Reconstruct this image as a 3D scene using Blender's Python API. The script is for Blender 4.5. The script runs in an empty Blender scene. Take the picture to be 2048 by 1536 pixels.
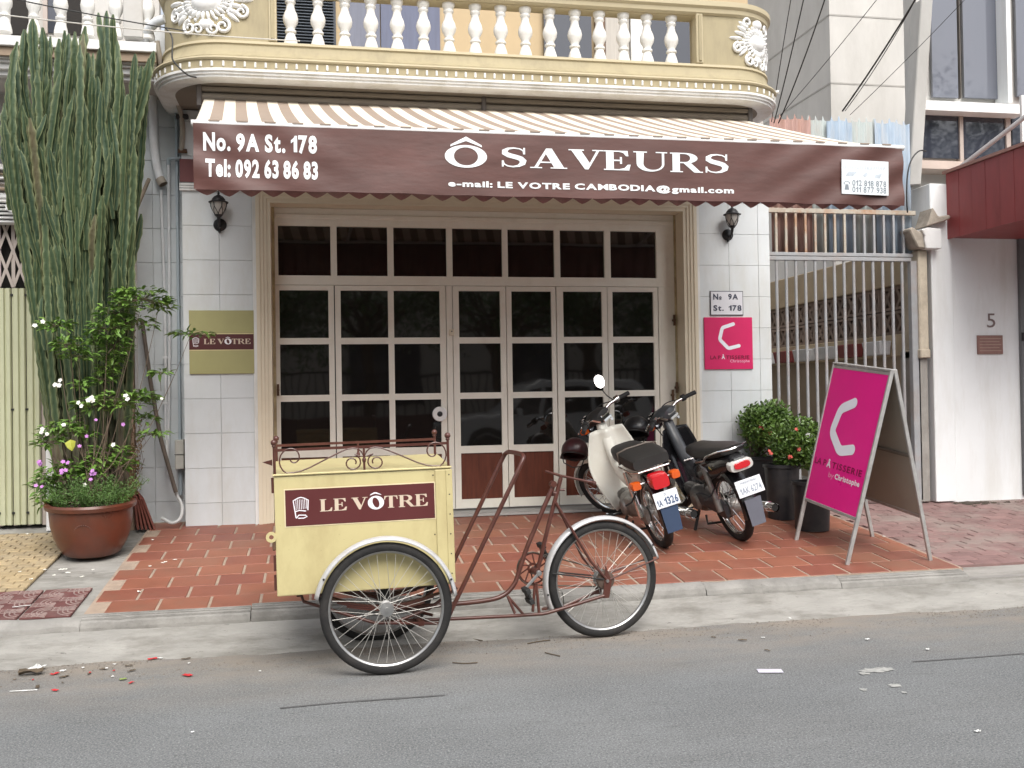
import bpy, bmesh, math, random
from mathutils import Vector, Matrix, noise as mnoise
random.seed(7)
PI = math.pi
SC = bpy.context.scene
COL = SC.collection

# ------------------------------------------------------------------ camera
F_PX = 2000.0
YAW, PITCH, ROLL = (math.radians(v) for v in (11.042, 0.8106, 0.922))
CAM = Vector((0.0, -8.64, 1.42))
FWD = Vector((math.sin(YAW) * math.cos(PITCH), math.cos(YAW) * math.cos(PITCH), math.sin(PITCH)))
_r0 = Vector((math.cos(YAW), -math.sin(YAW), 0.0))
_d0 = FWD.cross(_r0)
if _d0.z > 0:
    _d0 = -_d0
RT = math.cos(ROLL) * _r0 + math.sin(ROLL) * _d0
DN = -math.sin(ROLL) * _r0 + math.cos(ROLL) * _d0
cd = bpy.data.cameras.new('camera')
cd.sensor_width = 36.0
cd.lens = 36.0 * F_PX / 2048.0
cd.clip_start = 0.05
cd.clip_end = 600.0
cam = bpy.data.objects.new('camera', cd)
cam.matrix_world = Matrix(((RT.x, -DN.x, -FWD.x, CAM.x), (RT.y, -DN.y, -FWD.y, CAM.y),
                           (RT.z, -DN.z, -FWD.z, CAM.z), (0, 0, 0, 1)))
COL.objects.link(cam)
SC.camera = cam

# ------------------------------------------------------------------ sky, sun, exposure (bright overcast)
SUN_EL, SUN_AZ = math.radians(50), math.radians(172)   # azimuth clockwise from +Y (into the facade)
w = bpy.data.worlds.new('World')
SC.world = w
w.use_nodes = True
nt = w.node_tree
nt.nodes.clear()
sky = nt.nodes.new('ShaderNodeTexSky')
sky.sky_type = 'NISHITA'
sky.sun_disc = False
sky.sun_elevation = SUN_EL
sky.sun_rotation = SUN_AZ
sky.air_density = 1.0
sky.dust_density = 4.0
sky.ozone_density = 1.0
hs = nt.nodes.new('ShaderNodeHueSaturation')
hs.inputs['Saturation'].default_value = 0.32          # cloud cover takes most of the blue out
bg = nt.nodes.new('ShaderNodeBackground')
bg.inputs['Strength'].default_value = 0.12
wo = nt.nodes.new('ShaderNodeOutputWorld')
nt.links.new(sky.outputs[0], hs.inputs['Color'])
nt.links.new(hs.outputs[0], bg.inputs['Color'])
nt.links.new(bg.outputs[0], wo.inputs['Surface'])
sl = bpy.data.lights.new('sun', 'SUN')
sl.energy = 1.0
sl.angle = math.radians(40)
sl.color = (1.0, 0.96, 0.905)
so = bpy.data.objects.new('sun', sl)
_to = Vector((math.sin(SUN_AZ) * math.cos(SUN_EL), math.cos(SUN_AZ) * math.cos(SUN_EL), math.sin(SUN_EL)))
so.rotation_euler = _to.to_track_quat('Z', 'Y').to_euler()
so.location = (6, -12, 12)
COL.objects.link(so)
SC.view_settings.view_transform = 'Standard'
SC.view_settings.look = 'None'
SC.view_settings.exposure = 1.10
SC.view_settings.gamma = 1.0
SC.render.engine = 'CYCLES'
SC.cycles.max_bounces = 8
SC.cycles.transparent_max_bounces = 12


# ------------------------------------------------------------------ pixel -> place (a pixel of the 2048 x 1536 photograph)
def ray(px, py):
    return FWD + RT * ((px - 1024) / F_PX) + DN * ((py - 768) / F_PX)

def on_y(px, py, Y):
    d = ray(px, py)
    return CAM + d * ((Y - CAM.y) / d.y)

def on_z(px, py, Z):
    d = ray(px, py)
    return CAM + d * ((Z - CAM.z) / d.z)

SLOPE = 0.0925                                          # the pavement rises towards the shop
def pave_z(y):
    return 0.40 + SLOPE * min(y, 0.4)

def on_p(px, py):
    d = ray(px, py)
    t = (0.40 + SLOPE * CAM.y - CAM.z) / (d.z - SLOPE * d.y)
    return CAM + d * t


# ------------------------------------------------------------------ materials
def lin(r, g=None, b=None):
    if g is None:
        r, g, b = r
    def f(v):
        v = v / 255.0
        return v / 12.92 if v <= 0.04045 else ((v + 0.055) / 1.055) ** 2.4
    return (f(r), f(g), f(b))

MATS = {}
def mat(name, col, rough=0.6, metal=0.0, var=0.12, vs=6.0, bump=0.0, bs=60.0, rnd=0.0, hue=0.0, dirt=None, dirt_amt=0.0,
        ds=2.5, coat=0.0, spec=0.5, stretch=(1, 1, 1), sub=0.0, specks=None, dstretch=None):
    """One procedural surface: colour with two octaves of soft variation, optional per-piece variation, dirt patches and fine relief."""
    if name in MATS:
        return MATS[name]
    m = bpy.data.materials.new(name)
    m.use_nodes = True
    n, l = m.node_tree.nodes, m.node_tree.links
    b = n['Principled BSDF']
    geo = n.new('ShaderNodeNewGeometry')
    mp = n.new('ShaderNodeMapping')
    mp.inputs['Scale'].default_value = stretch
    l.new(geo.outputs['Position'], mp.inputs['Vector'])
    tx = n.new('ShaderNodeTexNoise')
    tx.inputs['Scale'].default_value = vs
    tx.inputs['Detail'].default_value = 6
    tx.inputs['Roughness'].default_value = 0.62
    l.new(mp.outputs[0], tx.inputs['Vector'])
    mr = n.new('ShaderNodeMapRange')
    mr.inputs['From Min'].default_value = 0.28
    mr.inputs['From Max'].default_value = 0.72
    mr.inputs['To Min'].default_value = 1 - var
    mr.inputs['To Max'].default_value = 1 + var
    l.new(tx.outputs['Fac'], mr.inputs['Value'])
    hv = n.new('ShaderNodeHueSaturation')
    hv.inputs['Color'].default_value = (*col, 1)
    l.new(mr.outputs[0], hv.inputs['Value'])
    if rnd or hue:
        oi = n.new('ShaderNodeObjectInfo')
        m2 = n.new('ShaderNodeMapRange')
        m2.inputs['To Min'].default_value = 1 - rnd
        m2.inputs['To Max'].default_value = 1 + rnd
        l.new(oi.outputs['Random'], m2.inputs['Value'])
        mu = n.new('ShaderNodeMath'); mu.operation = 'MULTIPLY'
        l.new(mr.outputs[0], mu.inputs[0]); l.new(m2.outputs[0], mu.inputs[1])
        l.new(mu.outputs[0], hv.inputs['Value'])
        if hue:
            m3 = n.new('ShaderNodeMapRange')
            m3.inputs['To Min'].default_value = 0.5 - hue
            m3.inputs['To Max'].default_value = 0.5 + hue
            l.new(oi.outputs['Random'], m3.inputs['Value'])
            l.new(m3.outputs[0], hv.inputs['Hue'])
    out = hv.outputs[0]
    if dirt is not None:
        t2 = n.new('ShaderNodeTexNoise')
        t2.inputs['Scale'].default_value = ds
        t2.inputs['Detail'].default_value = 8
        t2.inputs['Roughness'].default_value = 0.7
        if dstretch:
            mp2 = n.new('ShaderNodeMapping')
            mp2.inputs['Scale'].default_value = dstretch
            l.new(geo.outputs['Position'], mp2.inputs['Vector'])
            l.new(mp2.outputs[0], t2.inputs['Vector'])
        else:
            l.new(mp.outputs[0], t2.inputs['Vector'])
        m4 = n.new('ShaderNodeMapRange')
        m4.inputs['From Min'].default_value = 0.46
        m4.inputs['From Max'].default_value = 0.68
        m4.inputs['To Max'].default_value = dirt_amt
        l.new(t2.outputs['Fac'], m4.inputs['Value'])
        mx = n.new('ShaderNodeMix'); mx.data_type = 'RGBA'
        l.new(m4.outputs[0], mx.inputs[0])
        l.new(out, mx.inputs[6])
        mx.inputs[7].default_value = (*dirt, 1)
        out = mx.outputs[2]
    if specks is not None:                                  # chips and spots: (colour, scale, how many)
        t5 = n.new('ShaderNodeTexNoise')
        t5.inputs['Scale'].default_value = specks[1]
        t5.inputs['Detail'].default_value = 4
        t5.inputs['Roughness'].default_value = 0.75
        l.new(mp.outputs[0], t5.inputs['Vector'])
        m5 = n.new('ShaderNodeMapRange')
        m5.inputs['From Min'].default_value = specks[2]
        m5.inputs['From Max'].default_value = specks[2] + 0.03
        m5.inputs['To Max'].default_value = 0.85
        l.new(t5.outputs['Fac'], m5.inputs['Value'])
        mx5 = n.new('ShaderNodeMix'); mx5.data_type = 'RGBA'
        l.new(m5.outputs[0], mx5.inputs[0])
        l.new(out, mx5.inputs[6])
        mx5.inputs[7].default_value = (*specks[0], 1)
        out = mx5.outputs[2]
    l.new(out, b.inputs['Base Color'])
    b.inputs['Metallic'].default_value = metal
    b.inputs['Specular IOR Level'].default_value = spec
    rr = n.new('ShaderNodeMapRange')
    rr.inputs['To Min'].default_value = max(0.02, rough - 0.07)
    rr.inputs['To Max'].default_value = min(1.0, rough + 0.07)
    l.new(tx.outputs['Fac'], rr.inputs['Value'])
    l.new(rr.outputs[0], b.inputs['Roughness'])
    b.inputs['Coat Weight'].default_value = coat
    b.inputs['Coat Roughness'].default_value = 0.08
    if sub:
        b.inputs['Subsurface Weight'].default_value = sub
        b.inputs['Subsurface Radius'].default_value = (0.02, 0.02, 0.01)
    if bump:
        t3 = n.new('ShaderNodeTexNoise')
        t3.inputs['Scale'].default_value = bs
        t3.inputs['Detail'].default_value = 5
        l.new(mp.outputs[0], t3.inputs['Vector'])
        bp = n.new('ShaderNodeBump')
        bp.inputs['Strength'].default_value = bump
        bp.inputs['Distance'].default_value = 0.01
        l.new(t3.outputs['Fac'], bp.inputs['Height'])
        l.new(bp.outputs[0], b.inputs['Normal'])
    MATS[name] = m
    return m


# ------------------------------------------------------------------ mesh building
class MB:
    def __init__(s):
        s.v, s.f = [], []
    def add(s, vs, fs):
        k = len(s.v)
        s.v += [tuple(p) for p in vs]
        s.f += [tuple(i + k for i in f) for f in fs]
        return s
    def box(s, x0, x1, y0, y1, z0, z1):
        return s.add([(x0, y0, z0), (x1, y0, z0), (x1, y1, z0), (x0, y1, z0), (x0, y0, z1), (x1, y0, z1), (x1, y1, z1), (x0, y1, z1)],
                     [(3, 2, 1, 0), (4, 5, 6, 7), (0, 1, 5, 4), (1, 2, 6, 5), (2, 3, 7, 6), (3, 0, 4, 7)])
    def hexa(s, p):
        return s.add(p, [(3, 2, 1, 0), (4, 5, 6, 7), (0, 1, 5, 4), (1, 2, 6, 5), (2, 3, 7, 6), (3, 0, 4, 7)])
    def bar(s, a, b, wx, wy, up=(0, 0, 1)):
        """a rectangular bar from a to b, wx wide and wy thick"""
        a, b = Vector(a), Vector(b)
        d = (b - a).normalized()
        u = Vector(up)
        sx = d.cross(u)
        if sx.length < 1e-5:
            sx = d.cross(Vector((1, 0, 0)))
        sx.normalize()
        sy = sx.cross(d).normalized()
        sx, sy = sx * wx / 2, sy * wy / 2
        return s.hexa([a - sx - sy, a + sx - sy, a + sx + sy, a - sx + sy, b - sx - sy, b + sx - sy, b + sx + sy, b - sx + sy])
    def tube(s, pts, r, n=8, caps=True, closed=False):
        """a round tube along pts; r is a number or one radius per point"""
        pts = [Vector(p) for p in pts]
        N = len(pts)
        rs = r if isinstance(r, (list, tuple)) else [r] * N
        k = len(s.v)
        prev = None
        for i in range(N):
            if closed:
                t = (pts[(i + 1) % N] - pts[i - 1])
            else:
                t = pts[min(i + 1, N - 1)] - pts[max(i - 1, 0)]
            if t.length < 1e-9:
                t = Vector((0, 0, 1))
            t.normalize()
            if prev is None:
                ref = Vector((0, 0, 1)) if abs(t.z) < 0.9 else Vector((1, 0, 0))
                u = t.cross(ref).normalized()
            else:
                u = prev - t * prev.dot(t)
                if u.length < 1e-6:
                    u = t.cross(Vector((0, 0, 1)))
                u.normalize()
            prev = u
            q = t.cross(u)
            for j in range(n):
                a = 2 * PI * j / n
                s.v.append(tuple(pts[i] + (u * math.cos(a) + q * math.sin(a)) * rs[i]))
        for i in range(N if closed else N - 1):
            a0, b0 = k + i * n, k + ((i + 1) % N) * n
            for j in range(n):
                j2 = (j + 1) % n
                s.f.append((a0 + j, a0 + j2, b0 + j2, b0 + j))
        if caps and not closed:
            s.f.append(tuple(k + j for j in range(n))[::-1])
            s.f.append(tuple(k + (N - 1) * n + j for j in range(n)))
        return s
    def lathe(s, prof, n=16, c=(0, 0, 0), axis='Z', a0=0.0, a1=2 * PI, cap=False):
        """prof: (radius, height) pairs turned about an axis through c"""
        c = Vector(c)
        full = abs(a1 - a0 - 2 * PI) < 1e-6
        m = n if full else n + 1
        k = len(s.v)
        for r, h in prof:
            for j in range(m):
                a = a0 + (a1 - a0) * j / n
                x, y = r * math.cos(a), r * math.sin(a)
                p = {'Z': (x, y, h), 'Y': (x, h, y), 'X': (h, x, y)}[axis]
                s.v.append(tuple(c + Vector(p)))
        for i in range(len(prof) - 1):
            for j in range(n):
                j2 = (j + 1) % m
                if axis == 'Y':
                    s.f.append((k + i * m + j, k + (i + 1) * m + j, k + (i + 1) * m + j2, k + i * m + j2))
                else:
                    s.f.append((k + i * m + j, k + i * m + j2, k + (i + 1) * m + j2, k + (i + 1) * m + j))
        if cap and full:
            s.f.append(tuple(k + j for j in range(m))[::-1])
            s.f.append(tuple(k + (len(prof) - 1) * m + j for j in range(m)))
        return s
    def prism(s, poly, o, u, v, d):
        """polygon (a, b) in the plane o + a*u + b*v, given thickness by the vector d"""
        o, u, v, d = Vector(o), Vector(u), Vector(v), Vector(d)
        n = len(poly)
        p = [o + u * a + v * b for a, b in poly]
        return s.add(p + [q + d for q in p],
                     [tuple(range(n))[::-1], tuple(range(n, 2 * n))] + [(i, (i + 1) % n, n + (i + 1) % n, n + i) for i in range(n)])
    def grid(s, fn, nu, nv):
        k = len(s.v)
        for i in range(nu + 1):
            for j in range(nv + 1):
                s.v.append(tuple(fn(i / nu, j / nv)))
        for i in range(nu):
            for j in range(nv):
                a = k + i * (nv + 1) + j
                s.f.append((a, a + nv + 1, a + nv + 2, a + 1))
        return s
    def sweep(s, path, prof, closed=False):
        """profile (out, z) swept along a plan path of (x, y); out is measured to the right-hand side of the travel direction"""
        k = len(s.v)
        N = len(path)
        for i, (x, y) in enumerate(path):
            a = path[max(i - 1, 0)]; b = path[min(i + 1, N - 1)]
            t = Vector((b[0] - a[0], b[1] - a[1])).normalized()
            nx, ny = t.y, -t.x
            for o, z in prof:
                s.v.append((x + nx * o, y + ny * o, z))
        m = len(prof)
        for i in range(N - 1):
            for j in range(m - 1):
                a = k + i * m + j
                s.f.append((a, a + m, a + m + 1, a + 1))
        return s
    def ball(s, c, r, n=10, m=6, sc=(1, 1, 1)):
        c = Vector(c)
        k = len(s.v)
        s.v.append(tuple(c + Vector((0, 0, r * sc[2]))))
        for i in range(1, m):
            t = PI * i / m
            for j in range(n):
                a = 2 * PI * j / n
                s.v.append(tuple(c + Vector((r * sc[0] * math.sin(t) * math.cos(a), r * sc[1] * math.sin(t) * math.sin(a), r * sc[2] * math.cos(t)))))
        s.v.append(tuple(c - Vector((0, 0, r * sc[2]))))
        e = len(s.v) - 1
        for j in range(n):
            s.f.append((k, k + 1 + j, k + 1 + (j + 1) % n))
            s.f.append((e, k + 1 + (m - 2) * n + (j + 1) % n, k + 1 + (m - 2) * n + j))
        for i in range(m - 2):
            for j in range(n):
                a = k + 1 + i * n
                s.f.append((a + j, a + n + j, a + n + (j + 1) % n, a + (j + 1) % n))
        return s
    def mesh(s, name, m, smooth=False, bev=0.0, seg=1, auto=None):
        me = bpy.data.meshes.new(name)
        me.from_pydata(s.v, [], s.f)
        bm = bmesh.new()
        bm.from_mesh(me)
        if bev:
            es = [e for e in bm.edges if len(e.link_faces) == 2 and e.calc_face_angle(0) > 0.5]
            bmesh.ops.bevel(bm, geom=es, offset=bev, segments=seg, profile=0.6, affect='EDGES', clamp_overlap=True)
        bmesh.ops.recalc_face_normals(bm, faces=bm.faces)
        if smooth:
            lim = math.radians(auto if auto else 38)
            for f in bm.faces:
                f.smooth = True
            for e in bm.edges:
                if len(e.link_faces) == 2 and e.calc_face_angle(0) > lim:
                    e.smooth = False
        bm.to_mesh(me)
        bm.free()
        if m is not None:
            me.materials.append(m)
        return me
    def build(s, name, m, parent=None, smooth=False, bev=0.0, seg=1, auto=None):
        return put(name, s.mesh(name, m, smooth, bev, seg, auto), parent)

def put(name, me, parent=None, loc=None, rot=None):
    """link one object; mesh data is in world coordinates unless loc is given (then it is local to the parent)"""
    o = bpy.data.objects.new(name, me)
    COL.objects.link(o)
    if loc is not None:
        o.location = loc
    if rot is not None:
        o.rotation_euler = rot
    if parent is not None:
        o.parent = parent
        if parent.name in WORLD_INV:
            o.matrix_parent_inverse = WORLD_INV[parent.name]
    return o

WORLD_INV = {}
def tag(o, label, cat, group=None, kind=None):
    if label:
        o['label'] = label
    if cat:
        o['category'] = cat
    if group:
        o['group'] = group
    if kind:
        o['kind'] = kind
    return o

def thing(name, label, cat, loc=(0, 0, 0), rotz=0.0, group=None, world=False, rot=None):
    """an Empty at the thing's base; world=True when its parts are modelled in world coordinates"""
    o = bpy.data.objects.new(name, None)
    o.empty_display_size = 0.1
    COL.objects.link(o)
    o.location = loc
    o.rotation_euler = rot if rot else (0, 0, rotz)
    tag(o, label, cat, group)
    if world:
        WORLD_INV[o.name] = Matrix.Translation(-Vector(loc))
    return o

def copy_tree(o, parent=None):
    c = o.copy()
    COL.objects.link(c)
    if parent is not None:
        c.parent = parent
    for ch in list(o.children):
        copy_tree(ch, c)
    return c

def struct(o):
    o['kind'] = 'structure'
    return o

# ------------------------------------------------------------------ lettering
def text_mesh(s, bold=0.0, res=3):
    """vertices (a, b) and faces of a line of text in the built-in face"""
    cu = bpy.data.curves.new('lettering', 'FONT')
    cu.body = s
    cu.size = 1.0
    cu.offset = bold
    cu.resolution_u = res
    o = bpy.data.objects.new('lettering', cu)
    COL.objects.link(o)
    dg = bpy.context.evaluated_depsgraph_get()
    me = bpy.data.meshes.new_from_object(o.evaluated_get(dg))
    vs = [(v.co.x, v.co.y) for v in me.vertices]
    fs = [tuple(p.vertices) for p in me.polygons]
    bpy.data.objects.remove(o)
    bpy.data.curves.remove(cu)
    bpy.data.meshes.remove(me)
    return vs, fs

_GLY = {}
def text_line(s, bold=0.03, gap=0.075, space=0.27):
    """a line set character by character, so that heavy strokes never run together; the figure 1 gets its flag"""
    vs, fs = [], []
    x = 0.0
    for ch in s:
        if ch == ' ':
            x += space
            continue
        if (ch, bold) not in _GLY:
            if ch == '1':
                h, w1 = .70, .13 + 2 * bold
                g = ([(.20, 0), (.20 + w1, 0), (.20 + w1, h), (.20 + w1 * .35, h), (.20, h - .10), (.03, h - .20), (.03, h - .33), (.20, h - .24)],
                     [(0, 1, 2, 3, 4, 7), (4, 5, 6, 7)])
            else:
                g = text_mesh(ch, bold)
            _GLY[(ch, bold)] = g
        gv, gf = _GLY[(ch, bold)]
        a0, a1 = min(p[0] for p in gv), max(p[0] for p in gv)
        k = len(vs)
        vs += [(p[0] - a0 + x, p[1]) for p in gv]
        fs += [tuple(i + k for i in f) for f in gf]
        x += a1 - a0 + gap
    return vs, fs

def ribbon(pts, ws):
    """flat stroke along pts with one width per point -> vs, fs"""
    vs, fs = [], []
    N = len(pts)
    for i in range(N):
        a, b = pts[max(i - 1, 0)], pts[min(i + 1, N - 1)]
        t = Vector((b[0] - a[0], b[1] - a[1])).normalized()
        nx, ny = -t.y * ws[i] / 2, t.x * ws[i] / 2
        vs += [(pts[i][0] + nx, pts[i][1] + ny), (pts[i][0] - nx, pts[i][1] - ny)]
    for i in range(N - 1):
        fs.append((2 * i, 2 * i + 1, 2 * i + 3, 2 * i + 2))
    return vs, fs

def serif_glyph(ch):
    """a heavy wide roman capital, 1 high; pieces butt end to end. returns (pieces, advance)"""
    P = []
    def poly(*p):
        P.append((list(p), [tuple(range(len(p)))]))
    T = 0.055                                              # hairline
    if ch == 'L':
        poly((.0, 0), (.0, T), (.07, T), (.29, T), (.70, T), (.70, 0))
        poly((.07, T), (.07, 1 - T), (.29, 1 - T), (.29, T))
        poly((0, 1 - T), (0, 1), (.38, 1), (.38, 1 - T), (.29, 1 - T), (.07, 1 - T))
        poly((.45, T), (.58, .12), (.66, .30), (.73, .30), (.70, T))
        return P, .76
    if ch == 'E':
        poly((0, 0), (0, T), (.07, T), (.29, T), (.74, T), (.74, 0))
        poly((.07, T), (.07, 1 - T), (.29, 1 - T), (.29, .54), (.29, .47), (.29, T))
        poly((0, 1 - T), (0, 1), (.70, 1), (.70, 1 - T), (.29, 1 - T), (.07, 1 - T))
        poly((.29, .47), (.29, .54), (.47, .54), (.47, .47))
        poly((.47, .33), (.47, .47), (.47, .54), (.47, .68), (.53, .68), (.53, .33))
        poly((.45, T), (.60, .12), (.70, .30), (.78, .30), (.74, T))
        poly((.44, 1 - T), (.70, 1 - T), (.72, .73), (.65, .73), (.57, .89))
        return P, .82
    if ch == 'T':
        poly((.22, 0), (.22, T), (.30, T), (.52, T), (.60, T), (.60, 0))
        poly((.30, T), (.30, 1 - T), (.52, 1 - T), (.52, T))
        poly((.02, 1 - T), (.02, 1), (.80, 1), (.80, 1 - T))
        poly((.02, 1 - T), (.22, 1 - T), (.10, .88), (.055, .70), (0, .70))
        poly((.80, 1 - T), (.82, .70), (.765, .70), (.72, .88), (.60, 1 - T))
        return P, .84
    if ch == 'V':
        poly((.08, 1 - T), (.36, 1 - T), (.60, .32), (.52, .0), (.46, .0))
        poly((.60, .32), (.80, 1 - T), (.88, 1 - T), (.56, 0), (.52, 0))
        poly((0, 1 - T), (0, 1), (.44, 1), (.44, 1 - T))
        poly((.68, 1 - T), (.68, 1), (1.0, 1), (1.0, 1 - T))
        return P, .96
    if ch == 'A':
        poly((.46, 1), (.62, 1), (.96, T), (.68, T), (.45, .72))
        poly((.46, 1), (.45, .72), (.22, T), (.12, T))
        poly((0, 0), (0, T), (.34, T), (.34, 0))
        poly((.58, 0), (.58, T), (1.05, T), (1.05, 0))
        poly((.29, .27), (.315, .335), (.585, .335), (.605, .27))
        return P, 1.05
    if ch == 'U':
        poly((0, 1 - T), (0, 1), (.40, 1), (.40, 1 - T))
        poly((.66, 1 - T), (.66, 1), (1.0, 1), (1.0, 1 - T))
        o = [(.09, 1 - T)]; i = [(.31, 1 - T)]
        n = 14
        for k in range(n + 1):
            a = PI + PI * k / n
            o.append((.50 + .41 * math.cos(a), .38 + .40 * math.sin(a)))
            i.append((.555 + .265 * math.cos(a) + (.02 if k > 7 else 0), .38 + .31 * math.sin(a)))
        o.append((.91, 1 - T)); i.append((.84, 1 - T))
        vs = []
        for a, b in zip(o, i):
            vs += [a, b]
        P.append((vs, [(2 * k, 2 * k + 1, 2 * k + 3, 2 * k + 2) for k in range(len(o) - 1)]))
        return P, 1.04
    if ch in 'OÔ':
        vs = []
        n = 40
        for k in range(n):
            a = 2 * PI * k / n
            vs += [(.50 + .50 * math.cos(a), .5 + .52 * math.sin(a)), (.50 + .275 * math.cos(a + .12), .5 + .43 * math.sin(a + .12))]
        P.append((vs, [(2 * k, 2 * k + 1, (2 * k + 3) % (2 * n), (2 * k + 2) % (2 * n)) for k in range(n)]))
        if ch == 'Ô':
            poly((.14, 1.07), (.50, 1.22), (.50, 1.40), (.12, 1.12))
            poly((.50, 1.22), (.86, 1.07), (.88, 1.12), (.50, 1.40))
        return P, 1.05
    if ch == 'R':
        poly((0, 0), (0, T), (.38, T), (.38, 0))
        poly((.07, T), (.07, 1 - T), (.29, 1 - T), (.29, T))
        poly((0, 1 - T), (0, 1), (.48, 1), (.48, 1 - T))
        vs = []
        n = 14
        for k in range(n + 1):
            a = PI / 2 - PI * k / n
            vs += [(.46 + .36 * math.cos(a), .735 + .265 * math.sin(a)), (.44 + .16 * math.cos(a), .735 + .205 * math.sin(a))]
        vs += [(.29, .47), (.29, .53)]
        P.append((vs, [(2 * k, 2 * k + 1, 2 * k + 3, 2 * k + 2) for k in range(n + 1)]))
        poly((.40, .47), (.62, .49), (.90, T), (.98, T), (.98, 0), (.72, 0))
        return P, .96
    if ch == 'S':
        pts = [(.68, .70), (.66, .84), (.56, .93), (.40, .965), (.24, .93), (.14, .82), (.15, .69), (.26, .595), (.42, .53), (.57, .455),
               (.65, .34), (.63, .19), (.52, .08), (.37, .035), (.22, .065), (.12, .155), (.08, .30)]
        wd = [.05, .05, .055, .065, .10, .16, .20, .215, .22, .215, .20, .17, .11, .07, .055, .05, .05]
        P.append(ribbon(pts, wd))
        poly((.65, .66), (.71, .66), (.71, .99), (.66, .99))
        poly((.055, .02), (.055, .33), (.11, .33), (.105, .02))
        return P, .80
    return P, .35

def serif_text(s, gap=0.07, widths=None):
    vs, fs = [], []
    x = 0.0
    for i, ch in enumerate(s):
        ps, adv = serif_glyph(ch)
        for pv, pf in ps:
            k = len(vs)
            vs += [(a + x, b) for a, b in pv]
            fs += [tuple(j + k for j in f) for f in pf]
        x += adv + gap
    return vs, fs

def lay(vf, o, u, v, nrm, lift=0.003, fit=None):
    """fit a flat letter mesh (vs, fs) onto a rectangle: o = lower left corner, u, v = side vectors. returns an MB"""
    vs, fs = vf
    a0, a1 = min(p[0] for p in vs), max(p[0] for p in vs)
    b0, b1 = min(p[1] for p in vs), max(p[1] for p in vs)
    if fit:
        b0, b1 = fit
    o, u, v, nrm = Vector(o), Vector(u), Vector(v), Vector(nrm)
    m = MB()
    m.add([o + u * ((a - a0) / (a1 - a0)) + v * ((b - b0) / (b1 - b0)) + nrm * lift for a, b in vs], fs)
    return m
# ------------------------------------------------------------------ the setting: road, kerb, pavements
def road_material():
    m = bpy.data.materials.new('asphalt')
    m.use_nodes = True
    n, l = m.node_tree.nodes, m.node_tree.links
    b = n['Principled BSDF']
    g = n.new('ShaderNodeNewGeometry')
    def noise(scale, detail=6, rough=.6, stretch=None):
        t = n.new('ShaderNodeTexNoise')
        t.inputs['Scale'].default_value = scale
        t.inputs['Detail'].default_value = detail
        t.inputs['Roughness'].default_value = rough
        if stretch:
            mp = n.new('ShaderNodeMapping'); mp.inputs['Scale'].default_value = stretch
            l.new(g.outputs['Position'], mp.inputs['Vector']); l.new(mp.outputs[0], t.inputs['Vector'])
        else:
            l.new(g.outputs['Position'], t.inputs['Vector'])
        return t.outputs['Fac']
    def mrange(v, a, bb, c, d):
        r = n.new('ShaderNodeMapRange')
        for k, x in zip(('From Min', 'From Max', 'To Min', 'To Max'), (a, bb, c, d)):
            r.inputs[k].default_value = x
        l.new(v, r.inputs['Value']); return r.outputs[0]
    def mix(f, a, bb):
        x = n.new('ShaderNodeMix'); x.data_type = 'RGBA'
        l.new(f, x.inputs[0])
        for sck, c in ((6, a), (7, bb)):
            if isinstance(c, tuple):
                x.inputs[sck].default_value = (*c, 1)
            else:
                l.new(c, x.inputs[sck])
        return x.outputs[2]
    def mul(a, bb):
        x = n.new('ShaderNodeMath'); x.operation = 'MULTIPLY'
        l.new(a, x.inputs[0]); l.new(bb, x.inputs[1]); return x.outputs[0]
    c = mix(mrange(noise(1.1, 8), .3, .7, 0, 1), (.145, .153, .155), (.195, .203, .203))
    c = mix(mrange(noise(1.9, 9, .72, (.7, 1.2, 1)), .42, .68, 0, .55), c, (.115, .117, .115))
    c = mix(mrange(noise(1.0, 7, .65, (.14, 1.9, 1)), .50, .66, 0, .45), c, (.12, .122, .123))
    c = mix(mrange(noise(120, 3, .8), .50, .61, 0, .74), c, (.34, .345, .345))
    c = mix(mrange(noise(75, 4, .75), .53, .63, 0, .76), c, (.080, .083, .085))
    c = mix(mrange(noise(28, 5, .7, (.6, 1.8, 1)), .60, .70, 0, .6), c, (.07, .07, .07))
    c = mix(mrange(noise(5, 9, .75, (.5, 2.2, 1)), .58, .72, 0, .55), c, (.085, .084, .08))
    # dust washed along the gutter
    sp = n.new('ShaderNodeSeparateXYZ'); l.new(g.outputs['Position'], sp.inputs[0])
    edge = mrange(sp.outputs[1], -3.9, -2.7, 0, 1)
    d = mul(edge, mrange(noise(2.4, 9, .7, (.6, 1.5, 1)), .36, .62, .15, .95))
    c = mix(d, c, (.285, .245, .20))
    l.new(c, b.inputs['Base Color'])
    b.inputs['Roughness'].default_value = .88
    b.inputs['Specular IOR Level'].default_value = .25
    bp = n.new('ShaderNodeBump'); bp.inputs['Strength'].default_value = .5; bp.inputs['Distance'].default_value = .006
    l.new(noise(150, 4), bp.inputs['Height']); l.new(bp.outputs[0], b.inputs['Normal'])
    return m

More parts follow.
